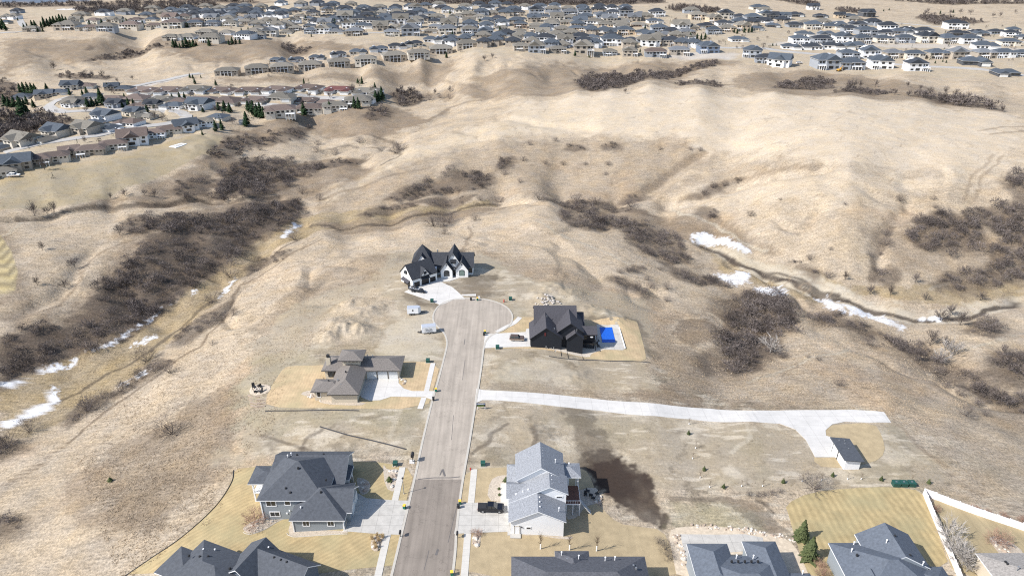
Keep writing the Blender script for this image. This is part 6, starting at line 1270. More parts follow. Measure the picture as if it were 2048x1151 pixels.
def house_black():
    r = empty('black_house', (0, 0, 0)); wm, rm = MB(), MB()
    gab(wm, rm, 'y', 5.9, 10.7, 15.6, 188.6, 198.5, -3, 3.2, 6.9, 3.2, .4, ends=(1, 0))
    gab(wm, rm, 'x', 193.0, 200.6, 206, 7.4, 20.6, -3, 3.3, 8.2, 4.4, .4)
    gab(wm, rm, 'y', 13.6, 18.4, 22.4, 190.2, 201.5, -3, 3.9, 7.6, 4.5, .4, ends=(1, 0))
    gab(wm, rm, 'y', 17.3, 19.8, 22.3, 188.2, 191.6, -4, 3.2, 5.3, 3.2, .35, ends=(1, 0))
    gab(wm, rm, 'x', 196.8, 201.2, 205, 19, 23.2, -3, 3.0, 5.4, 3.4, .35)
    gab(None, rm, 'x', 190.9, 193.3, 194.6, 20, 26.8, -3, 3.2, 4.7, 4.0, .3)
    wm.box(22.0, 26.5, 192.0, 194.4, -3.2, 3.4)
    wm.build('wall', mat_blksid, r); rm.build('roof', [mat_char, mat_blktrim], r)
    MB().box(10.15, 10.65, 188.5, 188.62, 4.1, 5.3).build('gable_vent', M('dark red louvre', (.10, .02, .02), .6), r)
    MB().box(22.3, 26.9, 190.9, 192.2, -.3, 0).box(26.7, 26.9, 190.9, 191.1, -3, 3.3).build('balcony', mat_blktrim, r)
    mb = MB(); mb.box(22.3, 26.9, 190.9, 190.96, .95, 1.03)
    for x in np.arange(22.4, 26.9, .4): mb.box(x-.02, x+.02, 190.91, 190.95, 0, .95)
    mb.build('railing', mat_blktrim, r); MB().box(24.8, 25.7, 190.8, 190.9, 2.1, 2.5).build('floodlight', mat_trim, r)
    mb = MB()
    for i in range(14):
        a = i*.42; mb.cyl((27.6+.1*math.cos(a), 193+.1*math.sin(a), -2.6+i*.2), (27.6+.95*math.cos(a), 193+.95*math.sin(a), -2.6+i*.2), .1, .12, 4)
    mb.cyl((27.6, 193, -3), (27.6, 193, 1.2), .08, .08, 6); mb.build('spiral_stair', mat_blktrim, r)
    win(r, 23.2, 192, .9, 1.2, 1.6, mull=0, frame=mat_blktrim); win(r, 25.0, 192, -2.4, 2.2, 1.7, frame=mat_blktrim)
    MB().box(21.3, 21.6, 196.6, 196.8, 1.2, 3.6).box(22.0, 22.3, 196.6, 196.8, 1.2, 3.6).build('window', mat_glassg, r)
    for y0 in (189.4, 193.4): MB().box(5.8, 5.92, y0, y0+3.2, 0, 2.5).build('garage_door', mat_bdoor, r)
    for x, z, h in ((10.6, -.6, 1.0), (12.2, -.9, .7), (11.0, -.6, .5), (13.0, -1.2, 1.2)): MB().box(x, x+.32, 188.35, 188.6, z, z+h).build('meter_box', mat_metal, r)
    pipes(r, [(11.2, 195.5, 6.7), (13.3, 190.4, 5.0), (20.3, 189.3, 5.2)])
    tag(r, 'black sided house with charcoal gables beside the blue pool', 'house'); settle(r, (14, 195, 0))
    a = empty('air_conditioner', (0, 0, 0)); MB().box(13.0, 13.9, 187.2, 188.0, -1.7, -.8).build('body', mat_wplastic, a); MB().cyl((13.45, 187.6, -.8), (13.45, 187.6, -.75), .32, .32, 12).build('fan_grille', mat_edge, a)
    tag(a, 'white air conditioner box at the foot of the black wall', 'air conditioner'); settle(a, (13.45, 187.6, -1.7))
def arched(root, x, y, z, w, h, m, ax=None):
    n = 8; P = [(-w/2, 0), (w/2, 0), (w/2, h-w*.3)]+[(w/2*math.cos(t), h-w*.3+w*.3*math.sin(t)) for t in np.linspace(0, math.pi, n)[1:-1]]+[(-w/2, h-w*.3)]
    def ring(k, d): return [(x+a*k, y-d, z+b*k-(k-1)*.1) for a, b in P]
    f = MB().hexa(ring(1, -.1), ring(1, .05)).build('window', m, root)
    MB().hexa(ring(1.14, -.1), ring(1.14, .025)).build('frame', mat_blktrim, f); return f
def house_grand():
    r = empty('manor_house', (0, 0, 0)); wm, rm = MB(), MB()
    gab(wm, rm, 'x', 240.6, 245.4, 250.5, -30.5, -14.9, -2.5, 3.5, 7.2, 3.5, .45)
    gab(wm, rm, 'y', -26.8, -24.65, -22.5, 237.6, 244, -1.5, 3.4, 6.6, 3.4, .35, ends=(1, 0)); gab(wm, rm, 'y', -21.2, -18.9, -16.6, 238.0, 244, -1.5, 3.4, 6.6, 3.4, .35, ends=(1, 0))
    gab(wm, rm, 'y', -25.0, -22.2, -19.6, 240.3, 248.5, 0, 5.0, 9.4, 5.0, .4, ends=(1, 0))
    hipw(wm, rm, -37.8, -30.6, 241.6, 248.8, -2, 5.4, 1.45, .35, 'hh', 'y'); gab(wm, rm, 'y', -35.9, -34.2, -32.5, 241.2, 245, 0, 5.6, 8.0, 5.6, .25, ends=(1, 0))
    wm.box(-31.6, -28.5, 236.5, 242, -1, 3.6); wm.box(-40.6, -37, 241, 247, -3, .6)
    # garage wing turned 42 degrees
    w2, r2 = MB(), MB(); gab(w2, r2, 'x', 0, 4.2, 8.4, 0, 10.6, -2.5, 3.9, 8.0, 3.9, .35, ends=(1, .2)); gab(w2, r2, 'y', 3.4, 5.4, 7.4, -.12, 4.6, 2, 3.8, 6.6, 3.8, .3, ends=(1, 0))
    Mt = Matrix.Translation((-36.4, 228.9, 0)) @ Matrix.Rotation(R(38), 4, 'Z')
    for src, dst in ((w2, wm), (r2, rm)):
        k = len(dst.v); dst.v += [tuple(Mt @ Vector(v)) for v in src.v]; dst.f += [tuple(k+i for i in f) for f in src.f]; dst.m += src.m
    wm.build('wall', mat_whiteb, r); rm.build('roof', [mat_black, mat_blktrim], r)
    def turned(mb, name, m, par=None): mb.v = [tuple(Mt @ Vector(v)) for v in mb.v]; return mb.build(name, m, par or r)
    for a, b, h in ((.7, 3.0, 2.3), (3.9, 6.9, 2.9), (7.5, 9.9, 2.3)): turned(MB().box(a, b, -.22 if a == 3.9 else -.08, .1, .02, h), 'garage_door', mat_bdoor)
    turned(MB().hexa([(3.7, -.15, 2.95), (7.1, -.15, 2.95), (7.1, -.9, 2.75), (3.7, -.9, 2.75)], [(3.7, -.15, 3.5), (7.1, -.15, 3.5), (7.1, -.9, 2.85), (3.7, -.9, 2.85)]), 'awning', mat_blktrim)
    turned(MB().box(4.9, 5.9, -.2, .1, 4.2, 5.3), 'window', mat_glass); turned(MB().hexa([(4.8, -.12, 5.2), (6, -.12, 5.2), (6, -.6, 4.9), (4.8, -.6, 4.9)], [(4.8, -.12, 5.5), (6, -.12, 5.5), (6, -.6, 5.0), (4.8, -.6, 5.0)]), 'awning', mat_blktrim)
    turned(MB().box(-.1, .1, 2.0, 6.2, -1.2, 1.9), 'shop_door', mat_bdoor)
    turned(MB().hexa([(-.1, 1.6, 2.0), (-.1, 6.6, 2.0), (-1.2, 6.6, 1.8), (-1.2, 1.6, 1.8)], [(-.1, 1.6, 2.7), (-.1, 6.6, 2.7), (-1.2, 6.6, 1.95), (-1.2, 1.6, 1.95)]), 'awning', mat_char)
    turned(MB().box(-.12, .1, 3.6, 4.7, 4.5, 5.7), 'window', mat_glass); turned(MB().hexa([(-.1, 3.4, 5.3), (-.1, 4.9, 5.3), (-.8, 4.9, 4.9), (-.8, 3.4, 4.9)], [(-.1, 3.4, 6.0), (-.1, 4.9, 6.0), (-.8, 4.9, 5.05), (-.8, 3.4, 5.05)]), 'awning', mat_blktrim)
    arched(r, -24.65, 237.6, .9, 1.9, 2.2, mat_glass); arched(r, -18.9, 238.0, .9, 1.9, 2.2, mat_glassg)
    MB().box(-26.85, -22.45, 237.5, 237.7, -.8, .5).build('stone_base', mat_stone2, r); MB().box(-21.25, -16.55, 237.9, 238.1, -.8, .5).build('stone_base', mat_stone2, r)
    win(r, -22.2, 240.3, 5.0, 1.8, 1.3, mull=0, frame=mat_blktrim); MB().hexa([(-23.3, 240.25, 6.2), (-21.1, 240.25, 6.2), (-21.1, 239.5, 5.7), (-23.3, 239.5, 5.7)], [(-23.3, 240.25, 6.8), (-21.1, 240.25, 6.8), (-21.1, 239.5, 5.85), (-23.3, 239.5, 5.85)]).build('awning', mat_blktrim, r)
    win(r, -28.2, 240.6, 1.0, 1.1, 1.7, mull=0, frame=mat_blktrim); win(r, -15.8, 240.6, 1.0, 1.1, 1.7, mull=0, frame=mat_blktrim)
    MB().box(-22.4, -21.3, 240.2, 240.4, 0, 2.4).build('door', mat_bdoor, r)
    for x, y, z in ((-24.65, 237.6, 5.2), (-18.9, 238.0, 5.2), (-22.2, 240.3, 8.0)): MB().box(x-.16, x+.16, y-.06, y+.1, z, z+.6).build('gable_vent', mat_blktrim, r)
    MB().box(-28.8, -28.4, 245.9, 246.4, 6.5, 8.1).build('chimney', mat_metal, r)
    mb = MB(); mb.box(-40.5, -37.1, 241.1, 246.9, .6, .75); mb.build('roof_terrace', mat_curb, r)
    mb = MB(); mb.box(-40.6, -37, 241.0, 241.06, 1.5, 1.6); mb.box(-40.6, -40.54, 241, 247, 1.5, 1.6); mb.box(-40.6, -37, 246.94, 247, 1.5, 1.6)
    for x in (-40.57, -39.4, -38.2, -37.03):
        for y in (241.03, 246.97): mb.box(x-.05, x+.05, y-.05, y+.05, .7, 1.5)
    mb.build('railing', mat_blktrim, r)
    tag(r, 'grand white brick house with steep black gables at the head of the street', 'house'); settle(r, (-27, 242, 0))
mat_stone2 = M('pale limestone', (.62, .60, .56), .8, .12, 3)
def small_garage():
    r = empty('detached_garage', (0, 0, 0)); z = H1(83, 138)
    wm = MB().hexa([(82.6, 134.9, z-1), (86.4, 134.9, z-1), (86.4, 142.6, z-1), (82.6, 142.6, z-1)], [(82.6, 134.9, z+3.3), (86.4, 134.9, z+2.9), (86.4, 142.6, z+2.9), (82.6, 142.6, z+3.3)]); wm.build('wall', mat_white, r)
    MB().hexa([(81.9, 134.3, z+3.35), (87.0, 134.3, z+2.85), (87.0, 143.2, z+2.85), (81.9, 143.2, z+3.35)], [(81.9, 134.3, z+3.6), (87.0, 134.3, z+3.1), (87.0, 143.2, z+3.1), (81.9, 143.2, z+3.6)]).build('roof', mat_slate, r)
    for y0 in (136.0, 139.4): MB().box(82.5, 82.65, y0, y0+2.6, z, z+2.5).build('garage_door', mat_door, r)
    for y in (138.9, 141.9): MB().box(82.45, 82.6, y-.1, y+.1, z, z+3.1).build('door_post', mat_edge, r)
    vents(r, [(83.7, 141.9, z+3.4), (84.8, 140.9, z+3.3), (85.2, 142.0, z+3.3), (84.9, 138.9, z+3.3)], mat_metal, .25, .25)
    tag(r, 'small white detached garage with dark roof at the end of the long driveway', 'garage'); settle(r, (84.5, 138.7, z))
def bottom_houses():
    # dark roofed house cut by the lower left edge
    r = empty('hipped_house', (0, 0, 0)); wm, rm = MB(), MB()
    def tr(src, dst, Mt):
        k = len(dst.v); dst.v += [tuple(Mt @ Vector(v)) for v in src.v]; dst.f += [tuple(k+i for i in f) for f in src.f]; dst.m += src.m
    Mt = Matrix.Translation((-54, 95, 0)) @ Matrix.Rotation(R(-22), 4, 'Z'); a, b = MB(), MB()
    gab(a, b, 'x', 1.2, 6.6, 9.6, 1, 12.5, -2, 3.9, 7.2, 4.6, .5); gab(a, b, 'y', -3.2, 0.6, 4.0, 1, 9.0, -2, 4.6, 7.4, 4.6, .5); hipw(a, b, -13, 2, -6, 6.0, -2, 4.3, .5, .5, 'hh', 'x')
    hipw(a, b, -16.5, -9, -3, 3.2, -2, 3.8, .45, .5, 'hh', 'y'); gab(a, b, 'x', -4, 0, 4, 1, 13.4, -2, 3.6, 5.7, 3.6, .5); tr(a, wm, Mt); tr(b, rm, Mt)
    wm.build('wall', M('slate blue siding', (.13, .155, .19), .6, .05, .6, lines=[(.2, 2, .25, .025)]), r); rm.build('roof', [mat_slate, mat_trim], r)
    gd = MB().box(13.3, 13.5, -2.6, 2.6, 0, 2.5); gd.v = [tuple(Mt @ Vector(v)) for v in gd.v]; gd.build('garage_door', mat_door, r)
    for p in ((-9, 1.2, 6.6), (-7.5, 1.9, 6.6), (-1.5, 1.2, 6.5), (5.2, 6.2, 7.1), (6.8, 6.2, 7.1), (8.2, 6.2, 7.1), (-11.5, .8, 6.2)): q = Mt @ Vector(p); vents(r, [tuple(q)], None, .35, .3)
    for p in ((-10.5, 3.5, 5.0), (-8.4, 4.4, 4.9), (2.0, 8.3, 5.8)): q = Mt @ Vector(p); pipes(r, [tuple(q)], mat_trim)
    tag(r, 'dark roofed house cut by the bottom edge left of the street', 'house'); settle(r, (-54, 97, 0))
    # broad hip roof bottom centre
    r = empty('hipped_house', (0, 0, 0)); wm, rm = MB(), MB()
    hipw(wm, rm, .4, 26.4, 89, 101.4, -2, 4.0, .5, .55, 'hh', 'x'); hipw(wm, rm, 9.2, 15.2, 96, 102.8, -2, 4.05, .5, .5, 'hh', 'y'); hipw(wm, rm, -2.2, 8, 86, 96, -2, 3.9, .5, .5, 'hh', 'x')
    wm.build('wall', mat_bluesid, r); rm.build('roof', [mat_charb, mat_trim], r); pipes(r, [(10, 101.6, 4.8), (13.3, 100.0, 5.6), (18.6, 99.9, 5.2), (20.6, 100.2, 5.0)], mat_trim); vents(r, [(11, 100.3, 4.9), (24.0, 98.4, 5.2), (24.4, 97.6, 5.4)], mat_metal)
    tag(r, 'long charcoal hip roof house cut by the bottom edge beside the wrapped saplings', 'house'); settle(r, (13, 96, 0))
    # U-shaped roof with pool terrace
    r = empty('hipped_house', (0, 0, 0)); wm, rm = MB(), MB()
    hipw(wm, rm, 36.6, 44.0, 92, 104.6, -2.5, 4.2, .55, .5, 'hh', 'y'); hipw(wm, rm, 48.2, 54.2, 92, 105.2, -2.5, 4.22, .55, .5, 'hh', 'y'); hipw(wm, rm, 37, 54, 88, 101.4, -2.5, 4.18, .45, .5, 'hh', 'x'); hipw(wm, rm, 50, 58.6, 88, 97.6, -2.5, 3.6, .45, .5, 'hh', 'x')
    wm.build('wall', mat_bluesid, r); rm.build('roof', [mat_slateb, mat_trim], r); pipes(r, [(45.0, 100.6, 5.0), (48.2, 100.2, 5.4), (57.3, 97.5, 4.2)], mat_trim)
    vents(r, [(43.4+i*1.3, 98.7, 6.1) for i in range(5)])
    tag(r, 'slate hip roof house with two rear wings around a pool terrace at the bottom edge', 'house'); settle(r, (46, 97, -.5))
    # steep slate house by the white fence
    r = empty('hipped_house', (0, 0, 0)); wm, rm = MB(), MB()
    hipw(wm, rm, 66.0, 82.6, 90, 104.8, -2.5, 4.2, .5, .5, 'hh', 'x'); gab(wm, rm, 'y', 72.0, 77.0, 82.2, 98, 106.6, -2.5, 5.0, 8.0, 5.0, .5, ends=(0, .6)); hipw(wm, rm, 78, 85.4, 90, 98.8, -2.5, 4.1, .5, .5, 'hh', 'x')
    gab(wm, rm, 'y', 66.5, 69.6, 72.4, 88.6, 96, -2.5, 4.4, 6.6, 4.4, .5)
    wm.build('wall', mat_bluesid, r); rm.build('roof', [mat_slateb, mat_trim], r); pipes(r, [(70.3, 104.4, 4.6), (68.4, 101.6, 5.7), (75.4, 102.4, 7.3), (80.6, 97.8, 6.3)], mat_trim); vents(r, [(77.6, 103.6, 7.8), (68.8, 100.2, 6.2), (78.6, 99.2, 7.2)])
    tag(r, 'slate blue roofed house between the spruces and the white fence', 'house'); settle(r, (75, 98, -.5))
    r = empty('hipped_house', (0, 0, 0)); wm, rm = MB(), MB()
    hipw(wm, rm, 95.4, 112, 90, 102.6, -2.5, 3.6, .32, .5, 'hh', 'x'); wm.build('wall', mat_tansid, r); rm.build('roof', [mat_taupeb, mat_trim], r)
    pipes(r, [(103.5, 99.2, 4.9), (99.2, 97.4, 5.4)], mat_metal); vents(r, [(98.6, 99.8, 4.7), (98.6, 99.2, 4.8)])
    tag(r, 'taupe grey roof house in the bottom right corner', 'house'); settle(r, (103, 97, -1))
mat_charb = M('charcoal blend shingles', (.085, .088, .10), .85, .3, 2.2, .02, bscale=9)
mat_slateb = M('slate blue shingles', (.10, .115, .14), .85, .22, 1.8, .02, bscale=9)
mat_taupeb = M('weathered grey shingles', (.27, .25, .23), .85, .35, 2.6, .02, bscale=9)
def white_fence():
    r = empty('vinyl_fence', (0, 0, 0)); mb0 = None; c = W(1845, 991, -2.3); a = W(1901, 1151, -1.2); b = W(2120, 1088, -2.3)
    for P, Q in ((c, b), (c, (a[0]-1.0, a[1]-8))):
        P = Vector(P); Q = Vector(Q); L = (Q-P).length; n = max(1, int(L/2.4)); d = (Q-P)/n; rz = math.atan2(d.y, d.x)
        for i in range(n):
            m = P+d*(i+.5); z = H1(m.x, m.y); MB().rbox((m.x, m.y, z-.1), d.length-.1, .07, 2.0, rz).rbox((m.x, m.y, z+1.86), d.length-.1, .12, .12, rz).build('panel', mat_trimw, r)
            q = P+d*i; MB().rbox((q.x, q.y, H1(q.x, q.y)-.3), .15, .15, 2.4, rz).rbox((q.x, q.y, H1(q.x, q.y)+2.1), .2, .2, .06, rz).build('post', mat_trimw, r)
    tag(r, 'white vinyl privacy fence with a sharp corner at lower right', 'fence'); settle(r, (c[0], c[1], H1(*c)))
mat_trimw = M('pale vinyl', (.74, .71, .70), .5, .04, .6)
# ---------------------------------------------------------------- vehicles and small things
def on(px, py, dz=0): p = G(px, py); return Vector((p.x, p.y, p.z+dz))
def wheel(r, x, y, rad=.38, w=.26):
    t = MB().cyl((x, y-w/2, rad), (x, y+w/2, rad), rad, rad, 16).build('wheel', mat_rubber, r)
    MB().cyl((x, y-w/2-.01, rad), (x, y+w/2+.01, rad), rad*.6, rad*.6, 12).build('rim', mat_metal, t)
def loft(mb, prof, w, m=0, inset=.06):
    n = len(prof); mb.hexa([(x, -w/2, z) for x, z in prof], [(x, w/2, z) for x, z in prof], m)
def vehicle(kind, paint, label):
    r = empty('pickup_truck' if kind == 'pickup' else 'suv', (0, 0, 0)); mb = MB(); L = 5.9 if kind == 'pickup' else 4.7
    w = 2.0 if kind == 'pickup' else 1.8; h = .62; t = 1.22 if kind == 'pickup' else 1.12; hl = L/2
    body = [(-hl, h), (-hl+.1, .42), (hl-.1, .42), (hl, .65), (hl-.03, t-.12), (hl-.35, t), (hl-1.5, t+.04), (-hl+.02, t+.02)]
    def ring(k, ys): return [(x, ys*k, z) for x, z in body]
    mb.hexa(ring(w/2, -1), ring(w/2, 1)); mb.build('body', paint, r)
    if kind == 'pickup': g = [(-.95, t), (hl-1.45, t+.02), (hl-2.25, 1.88), (-.75, 1.92)]; MB().box(-hl+.15, -1.0, -w/2+.12, w/2-.12, t+.03, t+.07).build('bed_cover', mat_edge, r)
    else: g = [(-hl+.1, t), (hl-1.35, t+.02), (hl-1.95, 1.70), (-hl+.4, 1.74)]
    mb = MB(); a = w/2-.05; b = w/2-.24
    mb.hexa([(g[0][0], -a, g[0][1]), (g[1][0], -a, g[1][1]), (g[1][0], a, g[1][1]), (g[0][0], a, g[0][1])], [(g[3][0], -b, g[3][1]), (g[2][0], -b, g[2][1]), (g[2][0], b, g[2][1]), (g[3][0], b, g[3][1])])
    mb.build('window', mat_glass, r)
    mb = MB(); mb.hexa([(g[3][0], -b-.02, g[3][1]-.02), (g[2][0], -b-.02, g[2][1]-.02), (g[2][0], b+.02, g[2][1]-.02), (g[3][0], b+.02, g[3][1]-.02)], [(g[3][0]+.05, -b+.03, g[3][1]+.07), (g[2][0]-.05, -b+.03, g[2][1]+.07), (g[2][0]-.05, b-.03, g[2][1]+.07), (g[3][0]+.05, b-.03, g[3][1]+.07)])
    for xx in ((g[0][0]+g[3][0])/2+.1, (g[0][0]+g[1][0])/2-.1):
        for s in (-1, 1): mb.hexa([(xx-.06, s*a, t), (xx+.06, s*a, t), (xx+.06, s*(a+.03), t), (xx-.06, s*(a+.03), t)], [(xx-.06, s*b, g[3][1]), (xx+.06, s*b, g[3][1]), (xx+.06, s*(b+.03), g[3][1]), (xx-.06, s*(b+.03), g[3][1])])
    mb.build('cab_roof', paint, r)
    for x in (-hl+1.15, hl-1.0):
        for s in (-1, 1): wheel(r, x, s*(w/2-.12), .42 if kind == 'pickup' else .36)
    for s in (-1, 1):
        MB().box(hl-.08, hl+.03, s*(w/2-.25)-.2, s*(w/2-.25)+.2, .82, 1.05).build('headlight', mat_trim, r); MB().box(-hl-.03, -hl+.05, s*(w/2-.15)-.12, s*(w/2-.15)+.12, .8, 1.1).build('tail_light', mat_red, r)
        MB().box(g[1][0]-.55, g[1][0]-.35, s*(w/2+.12)-.12, s*(w/2+.12)+.12, t+.02, t+.25).build('mirror', mat_edge, r)
    MB().box(hl-.05, hl+.08, -w/2+.05, w/2-.05, .42, .62).build('bumper', mat_metal, r)
    if kind != 'pickup':
        MB().box(-hl+.1, hl-.1, -w/2-.02, w/2+.02, .45, .72).build('lower_trim', mat_tanpaint, r)
    return tag(r, label, 'pickup truck' if kind == 'pickup' else 'car')
mat_red = M('red lens', (.35, .01, .015), .3, .05); mat_tanpaint = M('tan paint', (.42, .33, .25), .35, .03); mat_blkpaint = M('black car paint', (.008, .009, .014), .18, .05, spec=.6)
mat_brnpaint = M('brown car paint', (.10, .072, .06), .3, .05)
def cargo_trailer(px, py, rz, L, label, side=-1, vnose=True, mark=False):
    r = empty('cargo_trailer', on(px, py, .05), rz); w = 2.2; z0, z1 = .5, 2.55; n = .9 if vnose else 0
    P = [(-L/2, -w/2), (L/2, -w/2), (L/2+n, 0), (L/2, w/2), (-L/2, w/2)] if vnose else [(-L/2, -w/2), (L/2, -w/2), (L/2, w/2), (-L/2, w/2)]
    MB().hexa([(x, y, z0) for x, y in P], [(x, y, z1) for x, y in P]).build('body', mat_trim, r)
    MB().hexa([(x*1.01, y*1.02, z1) for x, y in P], [(x*.97, y*.9, z1+.12) for x, y in P]).build('roof', mat_silver, r)
    for x in (-.55, .35):
        for s in (-1, 1): wheel(r, x-.3, s*(w/2+.06), .34, .2)
    for s in (-1, 1): MB().box(-1.35, .6, s*(w/2+.08)-.12, s*(w/2+.08)+.12, .68, .76).build('fender', mat_metal, r)
    MB().hexa([(L/2, -.5, .42), (L/2, .5, .42), (L/2+n+1.5, .06, .42), (L/2+n+1.5, -.06, .42)], [(L/2, -.5, .52), (L/2, .5, .52), (L/2+n+1.5, .06, .52), (L/2+n+1.5, -.06, .52)]).cyl((L/2+n+1.1, 0, 0), (L/2+n+1.1, 0, .9), .05, .05, 6).build('tongue', mat_edge, r)
    MB().rbox((L/2+n*.3+.1, 0, .5), .5, 1.0, .35, 0).build('toolbox', mat_edge, r) if mark else None
    fy = -w/2 if side < 0 else w/2; sgn = 1 if side < 0 else -1
    if not mark: MB().box(-.2, .25, fy-.03*1, fy+.02, 1.5, 2.1).build('window', mat_glass, r)
    else:
        MB().box(sgn*-1.75 if sgn > 0 else 1.2, sgn*-1.2 if sgn > 0 else 1.75, fy-.03, fy+.03, .7, 2.3).build('door', mat_wplastic, r)
        # dark swooping lettering of the logo on the side
        mb = MB(); rg = random.Random(2); x = -.9*sgn
        for i in range(7):
            h = rg.uniform(.5, .85); zc = 1.6+.12*math.sin(i*2); q = .2
            mb.hexa([(x-q*.6, fy-.03, zc-h/2), (x-q*.2, fy-.03, zc-h/2), (x-q*.2, fy+.03, zc-h/2), (x-q*.6, fy+.03, zc-h/2)], [(x+q*.3, fy-.03, zc+h/2), (x+q*.8, fy-.03, zc+h/2), (x+q*.8, fy+.03, zc+h/2), (x+q*.3, fy+.03, zc+h/2)]); x += .3*sgn
        mb.box(-1.0, 1.1, fy-.028, fy+.02, 1.02, 1.14); mb.build('logo', mat_edge, r)
    tag(r, label, 'trailer')
mat_silver = M('silver roof', (.5, .52, .56), .35, .05, metal=.3)
def boat():
    r = empty('boat', on(833, 583, .1), R(-25)); mb = MB(); secs = [(-3.0, .95, .75, .55), (-1.5, 1.05, .6, .5), (0, 1.08, .55, .48), (1.4, .95, .6, .5), (2.4, .6, .85, .62), (3.1, .08, 1.1, .95)]
    R_ = []
    for x, w, zk, zc in secs: R_.append([(x, -w, 1.35+(.12 if x > 2 else 0)), (x, -w*.8, zc+.2), (x, 0, zc-.05+.1), (x, w*.8, zc+.2), (x, w, 1.35+(.12 if x > 2 else 0))])
    for a, b in zip(R_, R_[1:]):
        for i in range(4): mb.face([a[i], b[i], b[i+1], a[i+1]])
        mb.face([a[0], a[4], b[4], b[0]])
    mb.face(R_[0]); mb.build('hull', M('dark hull paint', (.035, .04, .05), .3, .1), r)
    MB().box(-2.6, 1.4, -.75, .75, 1.36, 1.42).build('cockpit_floor', mat_silver, r); MB().hexa([(.5, -.7, 1.4), (.9, -.7, 1.4), (.9, .7, 1.4), (.5, .7, 1.4)], [(.2, -.6, 1.95), (.3, -.6, 1.95), (.3, .6, 1.95), (.2, .6, 1.95)]).build('windshield', mat_glass, r)
    for x, y in ((-.4, -.4), (-.4, .4), (-1.5, -.4), (-1.5, .4)): MB().box(x-.22, x+.22, y-.22, y+.22, 1.42, 1.65).box(x-.25, x-.15, y-.22, y+.22, 1.6, 2.0).build('seat', mat_edge, r)
    MB().rbox((-3.2, 0, 1.0), .5, .45, 1.05, 0, 0, .8).build('outboard_motor', mat_blkpaint, r); tag(r, 'dark fishing boat on its trailer beside the grand garage', 'boat')
    t = empty('boat_trailer', on(833, 583, .1), R(-25)); MB().box(-2.6, 2.6, -.75, -.65, .35, .47).box(-2.6, 2.6, .65, .75, .35, .47).box(-1, -.9, -.9, .9, .3, .4).hexa([(2.6, -.75, .38), (2.6, .75, .38), (4.2, .05, .38), (4.2, -.05, .38)], [(2.6, -.75, .47), (2.6, .75, .47), (4.2, .05, .47), (4.2, -.05, .47)]).build('frame', mat_edge, t)
    for s in (-1, 1): wheel(t, -1.2, s*1.05, .32, .2); wheel(t, -.4, s*1.05, .32, .2)
    tag(t, 'black boat trailer under the fishing boat', 'trailer')
def bins(lst):
    def proto(lidmat, bodymat):
        r = empty('trash_bin', (0, 0, -700)); MB().rbox((0, 0, .08), .5, .55, .95, 0, 0, 1.18).build('body', bodymat, r); MB().rbox((0, .02, 1.03), .66, .74, .1, 0, 0, .9).build('lid', lidmat, r)
        for s in (-1, 1): MB().cyl((s*.24, .3, .12), (s*.32, .3, .12), .12, .12, 8).build('wheel', mat_rubber, r)
        return r
    A, B = proto(mat_yellow, mat_green), proto(mat_edge, mat_edge)
    for px, py, k, lab in lst: place(A if k else B, on(px, py, .12), random.Random(px).uniform(-.3, .3), (1, 1, 1), lab, 'trash bin', 'bins along the kerb')
